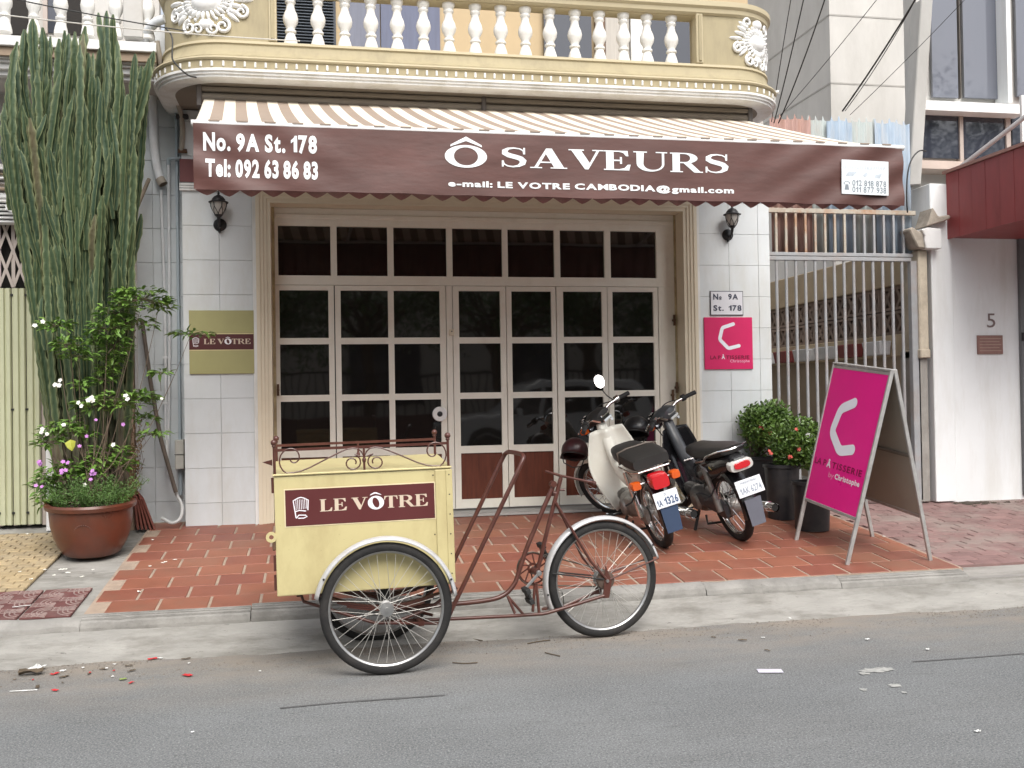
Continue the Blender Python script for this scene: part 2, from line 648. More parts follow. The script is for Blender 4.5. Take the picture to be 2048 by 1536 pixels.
M_ROAD = road_material()
M_CONC = mat('worn_concrete', (.31, .30, .275), .9, var=.16, vs=3.5, bump=.7, bs=30, dirt=(.155, .145, .125), dirt_amt=.85, ds=3.2, stretch=(.7, 1.6, 1.5), specks=((.12, .11, .10), 22, .66))
M_KERB = mat('kerb_stone', (.275, .265, .245), .9, var=.15, vs=6, bump=.5, bs=45, dirt=(.15, .143, .13), dirt_amt=.7, ds=3.5)
M_GROUT = mat('grey_grout', (.36, .275, .21), .92, var=.2, vs=9, bump=.4, bs=60, dirt=(.27, .22, .18), dirt_amt=.6, ds=3)
M_RED = mat('terracotta_tile', (.250, .088, .055), .55, var=.16, vs=5, bump=.15, bs=50, rnd=.13, hue=.006, dirt=(.215, .130, .088), dirt_amt=.65, ds=1.3)
M_YEL = mat('yellow_paver', (.37, .285, .165), .85, var=.16, vs=7, rnd=.10, bump=.3, bs=60, dirt=(.29, .25, .19), dirt_amt=.7, ds=2.4)
M_PAT = mat('dark_red_paver', (.125, .045, .042), .8, var=.22, vs=9, rnd=.1, bump=.3, bs=60, dirt=(.20, .145, .13), dirt_amt=.4, ds=5)
M_RIB = mat('paver_rib', (.30, .225, .205), .85, var=.2, vs=12, dirt=(.27, .15, .14), dirt_amt=.6, ds=7)
M_PINK = mat('worn_pink_paver', (.220, .135, .125), .85, var=.2, vs=5, rnd=.12, bump=.3, bs=50, dirt=(.275, .245, .215), dirt_amt=.9, ds=1.3)

ROAD_Y = -2.78
def ground_sheet(name, m, x0, x1, y0, y1, z, nx=1, ny=1):
    b = MB()
    b.grid(lambda u, v: (x0 + (x1 - x0) * u, y0 + (y1 - y0) * v, z), nx, ny)
    return struct(b.build(name, m))
ground_sheet('ground', mat('earth', (.25, .21, .17), .95, var=.2, vs=2), -300, 300, -300, 300, -.03)
ground_sheet('road', M_ROAD, -80, 80, -9.4, ROAD_Y + .12, 0.0)

# concrete apron from the kerb down to the road: uneven edge
def apron():
    b = MB()
    random.seed(3)
    n = 620
    x0, x1 = -9.0, 12.0
    prof = [(-2.43, .108), (-2.47, .102), (-2.58, .068), (-2.70, .026), (-2.80, .004), (-2.84, -.012)]
    for i in range(n + 1):
        x = x0 + (x1 - x0) * i / n
        e = mnoise.noise((x * 1.3, 3.1, 0)) * .06 + mnoise.noise((x * 5, 1.1, 0)) * .035 + mnoise.noise((x * 17, 2.1, 0)) * .012
        for j, (y, z) in enumerate(prof):
            k = j / (len(prof) - 1)
            b.v.append((x, y + e * k * 1.3, z + (mnoise.noise((x * 2.2, y * 9, 4)) * .008 + mnoise.noise((x * 9, y * 22, 4)) * .004) * (1 if 0 < j < 5 else 0)))
    m = len(prof)
    for i in range(n):
        for j in range(m - 1):
            a = i * m + j
            b.f.append((a, a + 1, a + m + 1, a + m))
    return struct(b.build('concrete_apron', M_CONC, smooth=True))
apron()

# kerb stones: three ribs along the nosing, joints between
KERB = struct(MB().box(-9, 12, -2.435, -2.36, -.03, .12).build('kerb', M_KERB))
def kerb_stone_mesh(L, grooved):
    b = MB()
    if grooved:
        pr = [(-2.357, -.02), (-2.357, .186), (-2.368, .184), (-2.370, .165), (-2.380, .165), (-2.382, .181), (-2.393, .178), (-2.395, .158),
              (-2.405, .158), (-2.407, .174), (-2.418, .168), (-2.420, .146), (-2.430, .146), (-2.432, .160), (-2.444, .150), (-2.452, .120), (-2.453, -.02)]
    else:
        pr = [(-2.357, -.02), (-2.357, .186), (-2.39, .180), (-2.42, .168), (-2.444, .148), (-2.452, .122), (-2.453, -.02)]
    n = len(pr)
    S_ = 22
    sd = random.uniform(0, 99)
    for k in range(S_ + 1):
        xx = L * k / S_
        for j, (y, z) in enumerate(pr):
            w_ = 0 if j in (0, n - 1) else 1
            wn = mnoise.noise((xx * 6 + sd, j * .35, 0)) * (.0025 if grooved else .010) * w_
            chip = max(0.0, mnoise.noise((xx * 4.5 + sd, 7, 0)) - .25) * (.03 if grooved else .07) * (1 if j > n * .55 else 0) * w_
            b.v.append((xx, y + wn * .5 + chip, z + wn - chip * .7))
    b.f = [(k * n + i, k * n + i + 1, (k + 1) * n + i + 1, (k + 1) * n + i) for k in range(S_) for i in range(n - 1)] + [tuple(range(n)), tuple(range(S_ * n + n - 1, S_ * n - 1, -1))]
    return b.mesh('kerb_stone', M_KERB)
kx = -1.365
kl = .962
while kx < 4.4:
    g = not (0.9 < kx < 2.9)
    o = put('kerb_stone', kerb_stone_mesh(kl - .006, g), KERB, loc=(kx, 0, random.uniform(-.004, .003)))
    o.rotation_euler = (random.uniform(-.006, .006), 0, 0)
    kx += kl
put('kerb_stone', kerb_stone_mesh(3.0, True), KERB, loc=(-4.9, 0, -.02))
put('kerb_stone', kerb_stone_mesh(.52, False), KERB, loc=(-1.89, 0, -.012))

# the shop's own pavement: bed, then every tile a piece in running bond
PX0, PX1 = -1.36, 4.42
bed = MB()
bed.hexa([(PX0 - .01, -2.357, -.03), (PX1, -2.357, -.03), (PX1, .30, -.03), (PX0 - .01, .30, -.03),
          (PX0 - .01, -2.357, pave_z(-2.357) + .0002), (PX1, -2.357, pave_z(-2.357) + .0002), (PX1, .30, pave_z(.30) + .0002), (PX0 - .01, .30, pave_z(.30) + .0002)])
PAVE = struct(bed.build('pavement', M_GROUT))
TW, TD = .302, .252
tile_m = [MB().box(.004, TW - .014, .004, TD - .003, 0, .016).mesh('tile', M_RED, bev=.003)]
half = MB().box(.004, TW / 2 - .012, .004, TD - .006, 0, .016).mesh('tile', M_RED, bev=.003)
ROT = math.atan(SLOPE)
random.seed(11)
r = 0
y = -2.352
while y < .1:
    off = (r % 2) * TW / 2
    x = PX0 + .10 - off
    while x < PX1 - .02:
        x0 = max(x, PX0 + .005)
        x1 = min(x + TW, PX1 - .01)
        if x1 - x0 > .06:
            if x1 - x0 > TW - .02:
                me = tile_m[0]
            else:
                me = MB().box(.004, x1 - x0 - .014, .004, TD - .003, 0, .016).mesh('tile', M_RED, bev=.003)
            dz = random.uniform(-.0012, .0014)
            t = put('tile', me, PAVE, loc=(x0, y, pave_z(y) - .011 + dz), rot=(ROT + random.uniform(-.004, .004), random.uniform(-.003, .003), random.uniform(-.004, .004)))
        x += TW
    y += TD * math.cos(ROT)
    r += 1

# the neighbour's pavement on the cactus side: yellow setts, a grey concrete strip, dark patterned pavers along the kerb
b = MB()
b.hexa([(-9, -2.357, -.03), (PX0 - .012, -2.357, -.03), (PX0 - .012, .60, -.03), (-9, .60, -.03),
        (-9, -2.357, pave_z(-2.357) - .014), (PX0 - .012, -2.357, pave_z(-2.357) - .014), (PX0 - .012, .60, pave_z(.4) - .012), (-9, .60, pave_z(.4) - .012)])
PAVE2 = struct(b.build('neighbour_pavement', M_CONC))
sett = MB().box(.003, .105, .003, .075, 0, .02).mesh('sett', M_YEL, bev=.004)
half_sett = MB().box(.003, .051, .003, .075, 0, .02).mesh('sett', M_YEL, bev=.004)
random.seed(5)
for i in range(11):
    for j in range(22):
        x = -1.86 - .108 * (i + 1) - (.054 if j % 2 else 0)
        yy = -1.74 + .078 * j
        if j % 2 and i == 0:
            put('sett', half_sett, PAVE2, loc=(-1.86 - .054, yy, pave_z(yy) - .016), rot=(ROT, 0, 0))
        if x > -3.0:
            put('sett', sett, PAVE2, loc=(x, yy, pave_z(yy) - .016 + random.uniform(-.002, .002)), rot=(ROT, 0, 0))
pv = MB()
pv.box(.004, .286, .004, .196, 0, .014)
pav_me = pv.mesh('patterned_paver', M_PAT, bev=.003)
rib = MB()
def arc_rib(cx, cy, rr, a0, a1, n=10):
    pts = [(cx + rr * math.cos(a0 + (a1 - a0) * k / n), cy + rr * math.sin(a0 + (a1 - a0) * k / n)) for k in range(n + 1)]
    for (xa, ya), (xb, yb) in zip(pts[:-1], pts[1:]):
        rib.bar((xa, ya, .0125), (xb, yb, .0125), .007, .008)
for rr in (.045, .075, .105):
    arc_rib(.145, .10, rr * .9, PI * .5, PI * 1.5)
    arc_rib(.29, .10, rr * .9, PI * .55, PI * 1.45)
for k in range(5):
    rib.bar((.01 + .03 * k, .01, .012), (.01 + .03 * k, .085, .012), .006, .008)
    rib.bar((.16 + .028 * k, .115, .012), (.16 + .028 * k, .19, .012), .006, .008)
for k in range(3):
    rib.bar((.01, .02 + .03 * k, .012), (.14, .02 + .03 * k, .012), .006, .008)
    rib.bar((.15, .12 + .03 * k, .012), (.285, .12 + .03 * k, .012), .006, .008)
rib_me = rib.mesh('raised_ribs', M_RIB)
for j in range(3):
    for i in range(5):
        x, yy = -1.432 - .295 * (i + 1) + .03 * j * 0, -2.35 + .203 * j
        t = put('patterned_paver', pav_me, PAVE2, loc=(x, yy, pave_z(yy) - .013), rot=(ROT, 0, 0))
        put('raised_ribs', rib_me, t, loc=(0, 0, .001))

# the pavement beyond the shop on the far side: lower, worn pink pavers, shallow concrete nosing, a dark joint between
b = MB()
zz = lambda yv: pave_z(yv) - .055
b.hexa([(PX1 + .05, -2.10, -.03), (12, -2.10, -.03), (12, .60, -.03), (PX1 + .05, .60, -.03),
        (PX1 + .05, -2.10, zz(-2.10)), (12, -2.10, zz(-2.10)), (12, .60, zz(.4)), (PX1 + .05, .60, zz(.4))])
PAVE3 = struct(b.build('worn_pavement', M_PINK))
pk = MB().box(.003, .222, .003, .108, 0, .014).mesh('paver', M_PINK, bev=.004)
random.seed(9)
for j in range(20):
    for i in range(14):
        x = PX1 + .06 + .226 * i + (.113 if j % 2 else 0)
        yy = -2.09 + .112 * j
        put('paver', pk, PAVE3, loc=(x, yy, zz(yy) - .009 + random.uniform(-.003, .0025)), rot=(ROT, 0, 0))
b = MB()
b.grid(lambda u, v: (PX1 + .03 + 7.5 * u, -2.46 + .37 * v, (.10 + .035 * v) + .004 * mnoise.noise((u * 30, v * 3, 0))), 60, 4)
struct(b.build('pavement_nosing', M_CONC, smooth=True))
b = MB()
b.box(PX1 + .002, PX1 + .048, -2.30, .30, -.03, .10)
struct(b.build('pavement_joint', mat('dark_joint_fill', (.10, .055, .05), .95, var=.3, vs=8)))  # dark fill low in the gap between the two pavements

# ------------------------------------------------------------------ the shop house
M_WTILE = mat('white_wall_tile', (.645, .675, .685), .38, var=.045, vs=3, rnd=.03, bump=.02, bs=20, dirt=(.53, .52, .47), dirt_amt=.5, ds=2.2, dstretch=(1.6, 1.6, .5))
M_WGROUT = mat('wall_grout', (.56, .575, .58), .9, var=.1)
M_CREAM = mat('cream_paint', (.73, .65, .50), .5, var=.05, vs=3, dirt=(.50, .42, .30), dirt_amt=.3, ds=3)
M_DOOR = mat('door_cream_paint', (.82, .785, .69), .42, var=.04, vs=4, dirt=(.50, .43, .33), dirt_amt=.28, ds=4)
M_WHITE = mat('white_paint', (.76, .76, .745), .5, var=.04, vs=4, dirt=(.52, .49, .42), dirt_amt=.55, ds=2.5, bump=.04, bs=30, dstretch=(3, 3, .8))
M_OCHRE = mat('balcony_ochre', (.365, .310, .190), .7, var=.06, vs=3, bump=.06, bs=40, dirt=(.255, .215, .135), dirt_amt=.6, ds=2.6, dstretch=(3, 3, .7))
M_OCHRE2 = mat('balcony_pale_ochre', (.47, .405, .265), .7, var=.05, vs=3)
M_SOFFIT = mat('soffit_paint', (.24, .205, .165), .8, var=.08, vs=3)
M_RECESS = mat('jamb_stained_paint', (.50, .42, .25), .7, var=.22, vs=7, dirt=(.20, .14, .08), dirt_amt=.6, ds=5)
M_WOOD = mat('reddish_wood', (.115, .028, .013), .38, var=.28, vs=5, stretch=(7, 7, .7), bump=.05, bs=30)
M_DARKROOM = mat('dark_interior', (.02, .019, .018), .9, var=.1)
def glass_mat(name, col, rough=.03):
    m = bpy.data.materials.new(name)
    m.use_nodes = True
    b = m.node_tree.nodes['Principled BSDF']
    b.inputs['Base Color'].default_value = (*col, 1)
    b.inputs['Roughness'].default_value = rough
    b.inputs['Specular IOR Level'].default_value = .80
    n, l = m.node_tree.nodes, m.node_tree.links
    t = n.new('ShaderNodeTexNoise'); t.inputs['Scale'].default_value = 1.7
    g = n.new('ShaderNodeNewGeometry'); l.new(g.outputs['Position'], t.inputs['Vector'])
    bp = n.new('ShaderNodeBump'); bp.inputs['Strength'].default_value = .035; bp.inputs['Distance'].default_value = .05
    l.new(t.outputs['Fac'], bp.inputs['Height']); l.new(bp.outputs[0], b.inputs['Normal'])
    return m
M_GLASS = glass_mat('tinted_glass', (.010, .009, .008))
M_GLASS2 = glass_mat('blue_grey_glass', (.035, .040, .055))

SHOP = thing('shop_house', 'cream and white tiled shop house with folding glass doors and curved balcony', 'building', (1.5, 0, .4), world=True)
XL0, XL1, XR0, XR1 = -1.08, -.487, 3.40, 4.145
def tiled_pier(x0, x1, cols, z0, z1, name):
    p = MB().box(x0 + .004, x1 - .004, .012, .40, -.03, z1).build(name, M_WGROUT, SHOP)
    zj = [.40]
    z = .591
    while z < z1:
        zj.append(z); z += .2885
    zj.append(z1)
    for a, c in zip(zj[:-1], zj[1:]):
        for k in range(len(cols) - 1):
            me = MB().box(cols[k] + .0012, cols[k + 1] - .0012, .0, .02, a + .0012, c - .0012).mesh('wall_tile', M_WTILE, bev=.0015)
            o = put('wall_tile', me, p)
    return p
tiled_pier(XL0, XL1 - .03, [XL0, -.785, XL1 - .03], .40, 3.86, 'pier')
tiled_pier(XR0 + .05, XR1, [XR0 + .05, 3.74, 4.03, XR1], .40, 3.86, 'pier')
# side of the left pier towards the neighbour, wall between piers above the opening
MB().box(XL1 - .03, XR0 + .05, .06, .40, 3.22, 3.86).build('lintel_wall', M_CREAM, SHOP)

# door casing: stepped mouldings, outer white strip
def casing():
    zt = 3.10
    steps = [(.00, .030, -.012, M_WHITE), (.030, .062, -.034, M_CREAM), (.062, .090, -.024, M_CREAM), (.090, .118, -.014, M_CREAM), (.118, .150, -.004, M_CREAM)]
    for i, (a, c, yy, m) in enumerate(steps):
        b = MB()
        x0, x1 = XL1 - .03 + a, XL1 - .03 + c
        X0, X1 = XR0 + .05 - c, XR0 + .05 - a
        z0, z1 = zt + .15 - c, zt + .15 - a
        base = .395
        b.prism([(x0, base), (x1, base), (x1, z0), (X0, z0), (X0, base), (X1, base), (X1, z1), (x0, z1)], (0, yy, 0), (1, 0, 0), (0, 0, 1), (0, .20 - i * .001, 0))
        b.build('casing', m, SHOP)
casing()
OX0, OX1, OZT = XL1 + .12, XR0 - .10, 3.10          # clear opening
# reveal: jamb boards and soffit
MB().box(OX0 - .03, OX0 + .025, .19, .42, .40, OZT + .04).build('jamb', M_RECESS, SHOP)
MB().box(OX1 - .02, OX1 + .03, .19, .42, .40, OZT + .04).build('jamb', M_RECESS, SHOP)
for zz0, zz1 in ((2.44, 2.98), (.95, 2.30)):
    MB().box(OX1 - .034, OX1 - .02, .21, .26, zz0, zz1).build('jamb_strip', M_CREAM, SHOP, bev=.003)
MB().box(OX0, OX1, .10, .42, OZT + .003, OZT + .06).build('head', M_CREAM, SHOP)
MB().box(OX0 + .03, OX1 - .03, -.08, .42, .405, .425).build('threshold', mat('threshold_concrete', (.36, .35, .33), .85, bump=.3, bs=40), SHOP)
# dark room behind the glass
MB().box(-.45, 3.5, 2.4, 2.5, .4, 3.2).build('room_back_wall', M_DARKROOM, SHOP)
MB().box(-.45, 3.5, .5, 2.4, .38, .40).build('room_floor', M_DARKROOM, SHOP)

DY = .20                                             # front face of the door frames
def dx(px, py=700):
    return on_y(px, py, DY).x
def dz(px, py):
    return on_y(px, py, DY).z
ZB = .445
Z_T0, Z_T1 = 2.513, 2.945                            # transom panes
ROWS = [(1.97, 2.385), (1.475, 1.915), (1.0, 1.42)]  # three rows of panes
ZP = (.525, .935)                                    # wooden panels
# outer fixed frame and transom
tcols = [(556, 661), (673.6, 774.8), (787, 893), (904.6, 1004.4), (1015.4, 1108.6), (1120, 1209), (1221, 1312.5)]
tc = [(dx(a, 500), dx(b_, 500)) for a, b_ in tcols]
def frame_grid(name, x0, x1, z0, z1, cols, rows, y0, y1, m, parent):
    """a sash: stiles and rails round a grid of openings, modelled as one frame with real openings"""
    b = MB()
    xs = [x0] + [v for c in cols for v in c] + [x1]
    for k in range(0, len(xs), 2):
        b.box(xs[k], xs[k + 1], y0, y1, z0, z1)
    rz = sorted(rows)
    zs = [z0] + [v for c in rz for v in c] + [z1]
    for c in cols:
        for k in range(0, len(zs), 2):
            b.box(c[0], c[1], y0 + .0015, y1 - .0015, zs[k], zs[k + 1])
    return b.build(name, m, parent)
TF = frame_grid('transom_frame', OX0 + .025, OX1 - .02, 2.432, 3.10, tc, [(Z_T0, Z_T1)], DY, DY + .06, M_DOOR, SHOP)
MB().box(OX0 + .03, OX1 - .03, DY - .012, DY - .001, 3.005, 3.045).build('transom_moulding', M_DOOR, SHOP, bev=.004)
def pane(x0, x1, z0, z1, parent, y=DY + .03):
    MB().box(x0 - .006, x1 + .006, y, y + .005, z0 - .006, z1 + .006).build('pane', M_GLASS, parent)
def beads(x0, x1, z0, z1, parent, y=DY):
    b = MB()
    w_ = .007
    b.box(x0, x1, y + .012, y + .029, z0, z0 + w_); b.box(x0, x1, y + .012, y + .029, z1 - w_, z1)
    b.box(x0, x0 + w_, y + .012, y + .029, z0 + w_, z1 - w_); b.box(x1 - w_, x1, y + .012, y + .029, z0 + w_, z1 - w_)
    b.build('glazing_bead', M_DOOR, parent)
for a, c in tc:
    pane(a, c, Z_T0, Z_T1, TF)
leaves = [('side_light', (None, 669.5), [(560, 658)]), ('door_leaf', (671, 893), [(682.6, 777.5), (789, 881)]),
          ('door_leaf', (906.5, 1013), [(919, 1001.7)]), ('door_leaf', (1014, 1113.5), [(1024.6, 1104.4)]),
          ('door_leaf', (1114.5, 1216), [(1128, 1205.6)]), ('door_leaf', (1217, 1318), [(1227, 1309)])]
for k, (nm, (a, c), cols) in enumerate(leaves):
    x0 = OX0 + .025 if a is None else dx(a) + .0015
    x1 = dx(c) - .0015
    cc = [(dx(p), dx(q)) for p, q in cols]
    yo = [0, .004, 0, .005, .001, .006][k]
    L = frame_grid(nm, x0, x1, ZB, 2.428, cc, ROWS + [ZP], DY + yo, DY + yo + .045, M_DOOR, SHOP)
    for p, q in cc:
        for z0, z1 in ROWS:
            pane(p, q, z0, z1, L, DY + yo + .025)
        MB().box(p - .006, q + .006, DY + yo + .02, DY + yo + .034, ZP[0] - .006, ZP[1] + .006).build('wood_panel', M_WOOD, L)
    if k == 1:
        c0 = on_y(880, 828, DY - .03)
        kb = MB()
        kb.lathe([(.024, .0), (.062, .0), (.066, .012), (.058, .026), (.036, .03), (.028, .022), (.024, .0)], 24, (c0.x, DY + yo - .032, c0.z), 'Y')
        kb.build('lock_rose', M_WHITE, L, smooth=True)
        kb = MB().lathe([(.0, -.012), (.020, -.010), (.026, .0), (.026, .03)], 16, (c0.x, DY + yo - .030, c0.z), 'Y')
        kb.build('lock_cylinder', mat('black_plastic', (.015, .015, .016), .35, var=.05), L, smooth=True)
# centre post with a small lock plate
MB().box(dx(894), dx(905.5), DY - .004, DY + .05, ZB, 2.43).build('centre_post', M_DOOR, SHOP)
cl = on_y(903, 665, DY)
MB().box(cl.x - .022, cl.x + .022, DY - .02, DY - .005, cl.z - .03, cl.z + .03).build('lock_plate', M_CREAM, SHOP, bev=.003)
MB().lathe([(0, -.006), (.006, -.006), (.006, .004)], 10, (cl.x, DY - .02, cl.z + .008), 'Y').build('keyhole', MATS['black_plastic'], SHOP)
MB().box(dx(1319), OX1 - .02, DY + .001, DY + .05, ZB, 2.43).build('end_post', M_DOOR, SHOP)
# rusty shutter bolts on the jambs
M_RUST = mat('rusty_iron', (.13, .075, .045), .75, metal=.3, var=.35, vs=20, bump=.2, bs=60)
for px, py in ((1350, 640), (1347, 790), (1355, 775), (556, 780)):
    p = on_y(px, py, .15)
    MB().bar((p.x, .165, p.z - .05), (p.x, .165, p.z + .05), .015, .02).tube([(p.x, .15, p.z), (p.x, .20, p.z)], .012, 8).build('shutter_bolt', M_RUST, SHOP)

# ------------------------------------------------------------------ balcony
def rounded_path(x0, x1, yf, rl, rr, n=14, yb=.36):
    p = [(x0, yb)]
    for k in range(n + 1):
        a = PI + (PI / 2) * k / n
        p.append((x0 + rl + rl * math.cos(a), yf + rl + rl * math.sin(a)))
    for k in range(1, 24):
        p.append((x0 + rl + (x1 - rr - x0 - rl) * k / 24, yf))
    for k in range(n + 1):
        a = -PI / 2 + (PI / 2) * k / n
        p.append((x1 - rr + rr * math.cos(a), yf + rr + rr * math.sin(a)))
    p.append((x1, yb))
    return p
BX0, BX1, BYF = -1.16, 3.92, -.82
BP = rounded_path(BX0, BX1, BYF, .52, .46)
def band(name, prof, m, sm=True):
    b = MB(); b.sweep(BP, prof)
    return b.build(name, m, SHOP, smooth=sm, auto=32)
LEDGE = band('balcony_ledge', [(-.16, 4.175), (.0, 4.175), (.012, 4.17), (.016, 4.150), (.004, 4.142)], M_OCHRE2)
COVE = band('balcony_cove', [(.004, 4.142), (.010, 4.11), (.026, 4.075), (.052, 4.048), (.066, 4.040), (.066, 4.030)], M_OCHRE)
BAND1 = band('balcony_bead', [(.066, 4.030), (.084, 4.026), (.088, 4.014), (.080, 4.004), (.068, 4.002)], M_OCHRE2)
FRIEZE = band('balcony_frieze', [(.068, 4.002), (.068, 3.938)], M_OCHRE)
STEP = band('balcony_drip_moulding', [(.068, 3.938), (.080, 3.936), (.080, 3.918), (.064, 3.916), (.064, 3.898), (.048, 3.896), (.048, 3.878), (.02, 3.872), (-.08, 3.870)], M_WHITE)
b = MB(); sp_ = [(x, y) for x, y in BP]
inner = rounded_path(BX0 + .08, BX1 - .08, BYF + .08, .44, .38)
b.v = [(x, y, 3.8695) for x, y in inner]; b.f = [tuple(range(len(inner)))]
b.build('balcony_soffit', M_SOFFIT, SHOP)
b = MB(); b.v = [(x, y, 4.13) for x, y in inner]; b.f = [tuple(range(len(inner)))]
b.build('balcony_floor', M_OCHRE, SHOP)
# dentils on the frieze
def path_len(path):
    d = [0.0]
    for a, c in zip(path[:-1], path[1:]):
        d.append(d[-1] + math.hypot(c[0] - a[0], c[1] - a[1]))
    return d
PL = path_len(BP)
def path_at(s_):
    s_ = max(0, min(s_, PL[-1] - 1e-6))
    for i in range(len(PL) - 1):
        if PL[i] <= s_ < PL[i + 1]:
            k = (s_ - PL[i]) / (PL[i + 1] - PL[i])
            a, c = BP[i], BP[i + 1]
            t = Vector((c[0] - a[0], c[1] - a[1])).normalized()
            return (a[0] + (c[0] - a[0]) * k, a[1] + (c[1] - a[1]) * k), t
    return BP[-1], Vector((0, 1))
den = MB().box(-.0085, .0085, -.010, .004, -.021, .021).mesh('dentil', M_WHITE, bev=.004)
s_ = .62
while s_ < PL[-1] - .55:
    (x, y), t = path_at(s_)
    o = put('dentil', den, FRIEZE, loc=(x + t.y * .068, y - t.x * .068, 3.970), rot=(0, 0, math.atan2(t.y, t.x)))
    s_ += .0765
# parapet: solid curved ends with raised frames, balusters between, top rail
GX0, GX1 = -.275, 3.14
def part_path(x_from=None, x_to=None):
    if x_to is not None:
        p = [q for q in BP if q[0] < x_to and not (q[1] > .3)]
        return [BP[0]] + [q for q in p if q != BP[0]] + [(x_to, BYF)]
    p = [q for q in BP if q[0] > x_from and not (q[1] > .3)]
    return [(x_from, BYF)] + p + [BP[-1]]
for pth in (part_path(x_to=GX0), part_path(x_from=GX1)):
    b = MB(); b.sweep(pth, [(-.16, 4.17), (-.006, 4.17), (-.006, 4.63), (-.16, 4.63), (-.16, 4.17)])
    n_ = 5
    b.f.append((0, 1, 2, 3)); e = len(b.v) - n_; b.f.append((e + 3, e + 2, e + 1, e))
    b.build('parapet_end', M_OCHRE, SHOP, smooth=True, auto=30)
for xa, xb in ((GX0 - .052, GX0 + .008), (GX1 - .008, GX1 + .052)):
    MB().box(xa, xb, BYF - .012, BYF + .10, 4.178, 4.60).build('parapet_strip', M_OCHRE2, SHOP, bev=.006)
    MB().box(xa + .016, xb - .016, BYF - .022, BYF - .010, 4.195, 4.58).build('parapet_strip', M_OCHRE, SHOP, bev=.004)
band('top_rail', [(-.17, 4.585), (-.0, 4.585), (.02, 4.60), (.024, 4.632), (.045, 4.65), (.045, 4.69), (.0, 4.71), (-.17, 4.71), (-.17, 4.585)], M_OCHRE2)
def baluster_mesh(h, m, sc=1.0):
    pr = [(.046, 0), (.046, .02), (.040, .05), (.030, .085), (.027, .10), (.036, .108), (.036, .122), (.026, .130), (.030, .15), (.046, .185), (.0495, .215), (.044, .245),
          (.031, .28), (.026, .31), (.027, .33), (.034, .338), (.034, .350), (.029, .358), (.036, .372), (.042, .385), (.042, .41)]
    b = MB()
    b.lathe([(r_ * sc, z_ * h / .41) for r_, z_ in pr], 18, cap=True)
    return b.mesh('baluster', m, smooth=True, auto=50)
M_BALU = mat('baluster_white', (.78, .77, .74), .55, var=.05, vs=9, dirt=(.60, .58, .52), dirt_amt=.35, ds=7, bump=.05, bs=40)
bal = baluster_mesh(.412, M_BALU, 1.2)
BR = MB().box(GX0 + .008, GX1 - .008, BYF + .02, BYF + .12, 4.5805, 4.588).build('balustrade_capping', M_OCHRE2, SHOP)
nb = 16
for i in range(nb):
    x = -.165 + (3.05 + .165 - .11) * i / (nb - 1) + random.uniform(-.003, .003)
    o = put('baluster', bal, BR, loc=(x, BYF + .075, 4.172), rot=(random.uniform(-.008, .008), random.uniform(-.01, .01), random.uniform(0, 6)))
# drain spouts
for s0, zz_ in ((.66, 4.085), (PL[-1] - .95, 4.03)):
    (x, y), t = path_at(s0)
    n_ = Vector((t.y, -t.x, 0))
    c0 = Vector((x, y, zz_)) + n_ * .02
    MB().tube([c0, c0 + n_ * (.035 if s0 < 1 else .09)], .017, 12, caps=False).tube([c0 + n_ * .005, c0 + n_ * .012], .0135, 12).build('drain_spout', MATS['black_plastic'] if s0 < 1 else M_WHITE, SHOP, smooth=True)
# wall and openings behind the balustrade
UY = .30
def up_panel(name, px0, px1, m, y=UY, z0=4.13, z1=6.6, dep=.05):
    a, c = on_y(px0, 60, y).x, on_y(px1, 60, y).x
    return MB().box(a, c, y, y + dep, z0, z1).build(name, m, SHOP)
M_TAN = mat('tan_wall', (.50, .385, .235), .8, var=.06, vs=3)
MB().box(-1.10, 4.14, .36, .46, 3.87, 7.2).build('upper_wall', M_TAN, SHOP)
lv = up_panel('louvre_shutter', 540, 672, mat('louvre_dark_blue', (.035, .045, .06), .5), UY + .03)
la, lb = on_y(540, 60, UY).x, on_y(672, 60, UY).x
slat = MB()
slat.hexa([(la + .02, UY + .004, 0), (lb - .02, UY + .004, 0), (lb - .02, UY + .03, .016), (la + .02, UY + .03, .016),
           (la + .02, UY + .004, .005), (lb - .02, UY + .004, .005), (lb - .02, UY + .03, .021), (la + .02, UY + .03, .021)])
slat_me = slat.mesh('slat', mat('louvre_slat', (.07, .085, .105), .45))
for k in range(44):
    put('slat', slat_me, lv, loc=(0, 0, 4.16 + .027 * k))
up_panel('curtain', 690, 760, mat('grey_curtain', (.19, .20, .25), .85, var=.1, stretch=(6, 6, .5)), UY)
up_panel('curtain', 762, 880, mat('blue_grey_curtain', (.15, .165, .235), .85, var=.1, stretch=(6, 6, .5)), UY + .01)
up_panel('window_pane', 1088, 1150, M_GLASS2, UY)
up_panel('window_pane', 1153, 1183, M_GLASS2, UY + .004)
up_panel('wood_post', 1192, 1210, mat('brown_wood', (.16, .095, .06), .6, var=.2, stretch=(5, 5, .6)), UY - .02)
up_panel('curtain', 1211, 1258, mat('pale_curtain', (.47, .44, .40), .85, var=.12, stretch=(8, 8, .5)), UY)
up_panel('white_board', 1262, 1290, M_WHITE, UY - .03)
up_panel('window_pane', 1293, 1345, M_GLASS2, UY)
up_panel('window_pane', 1347, 1400, M_GLASS2, UY + .004)

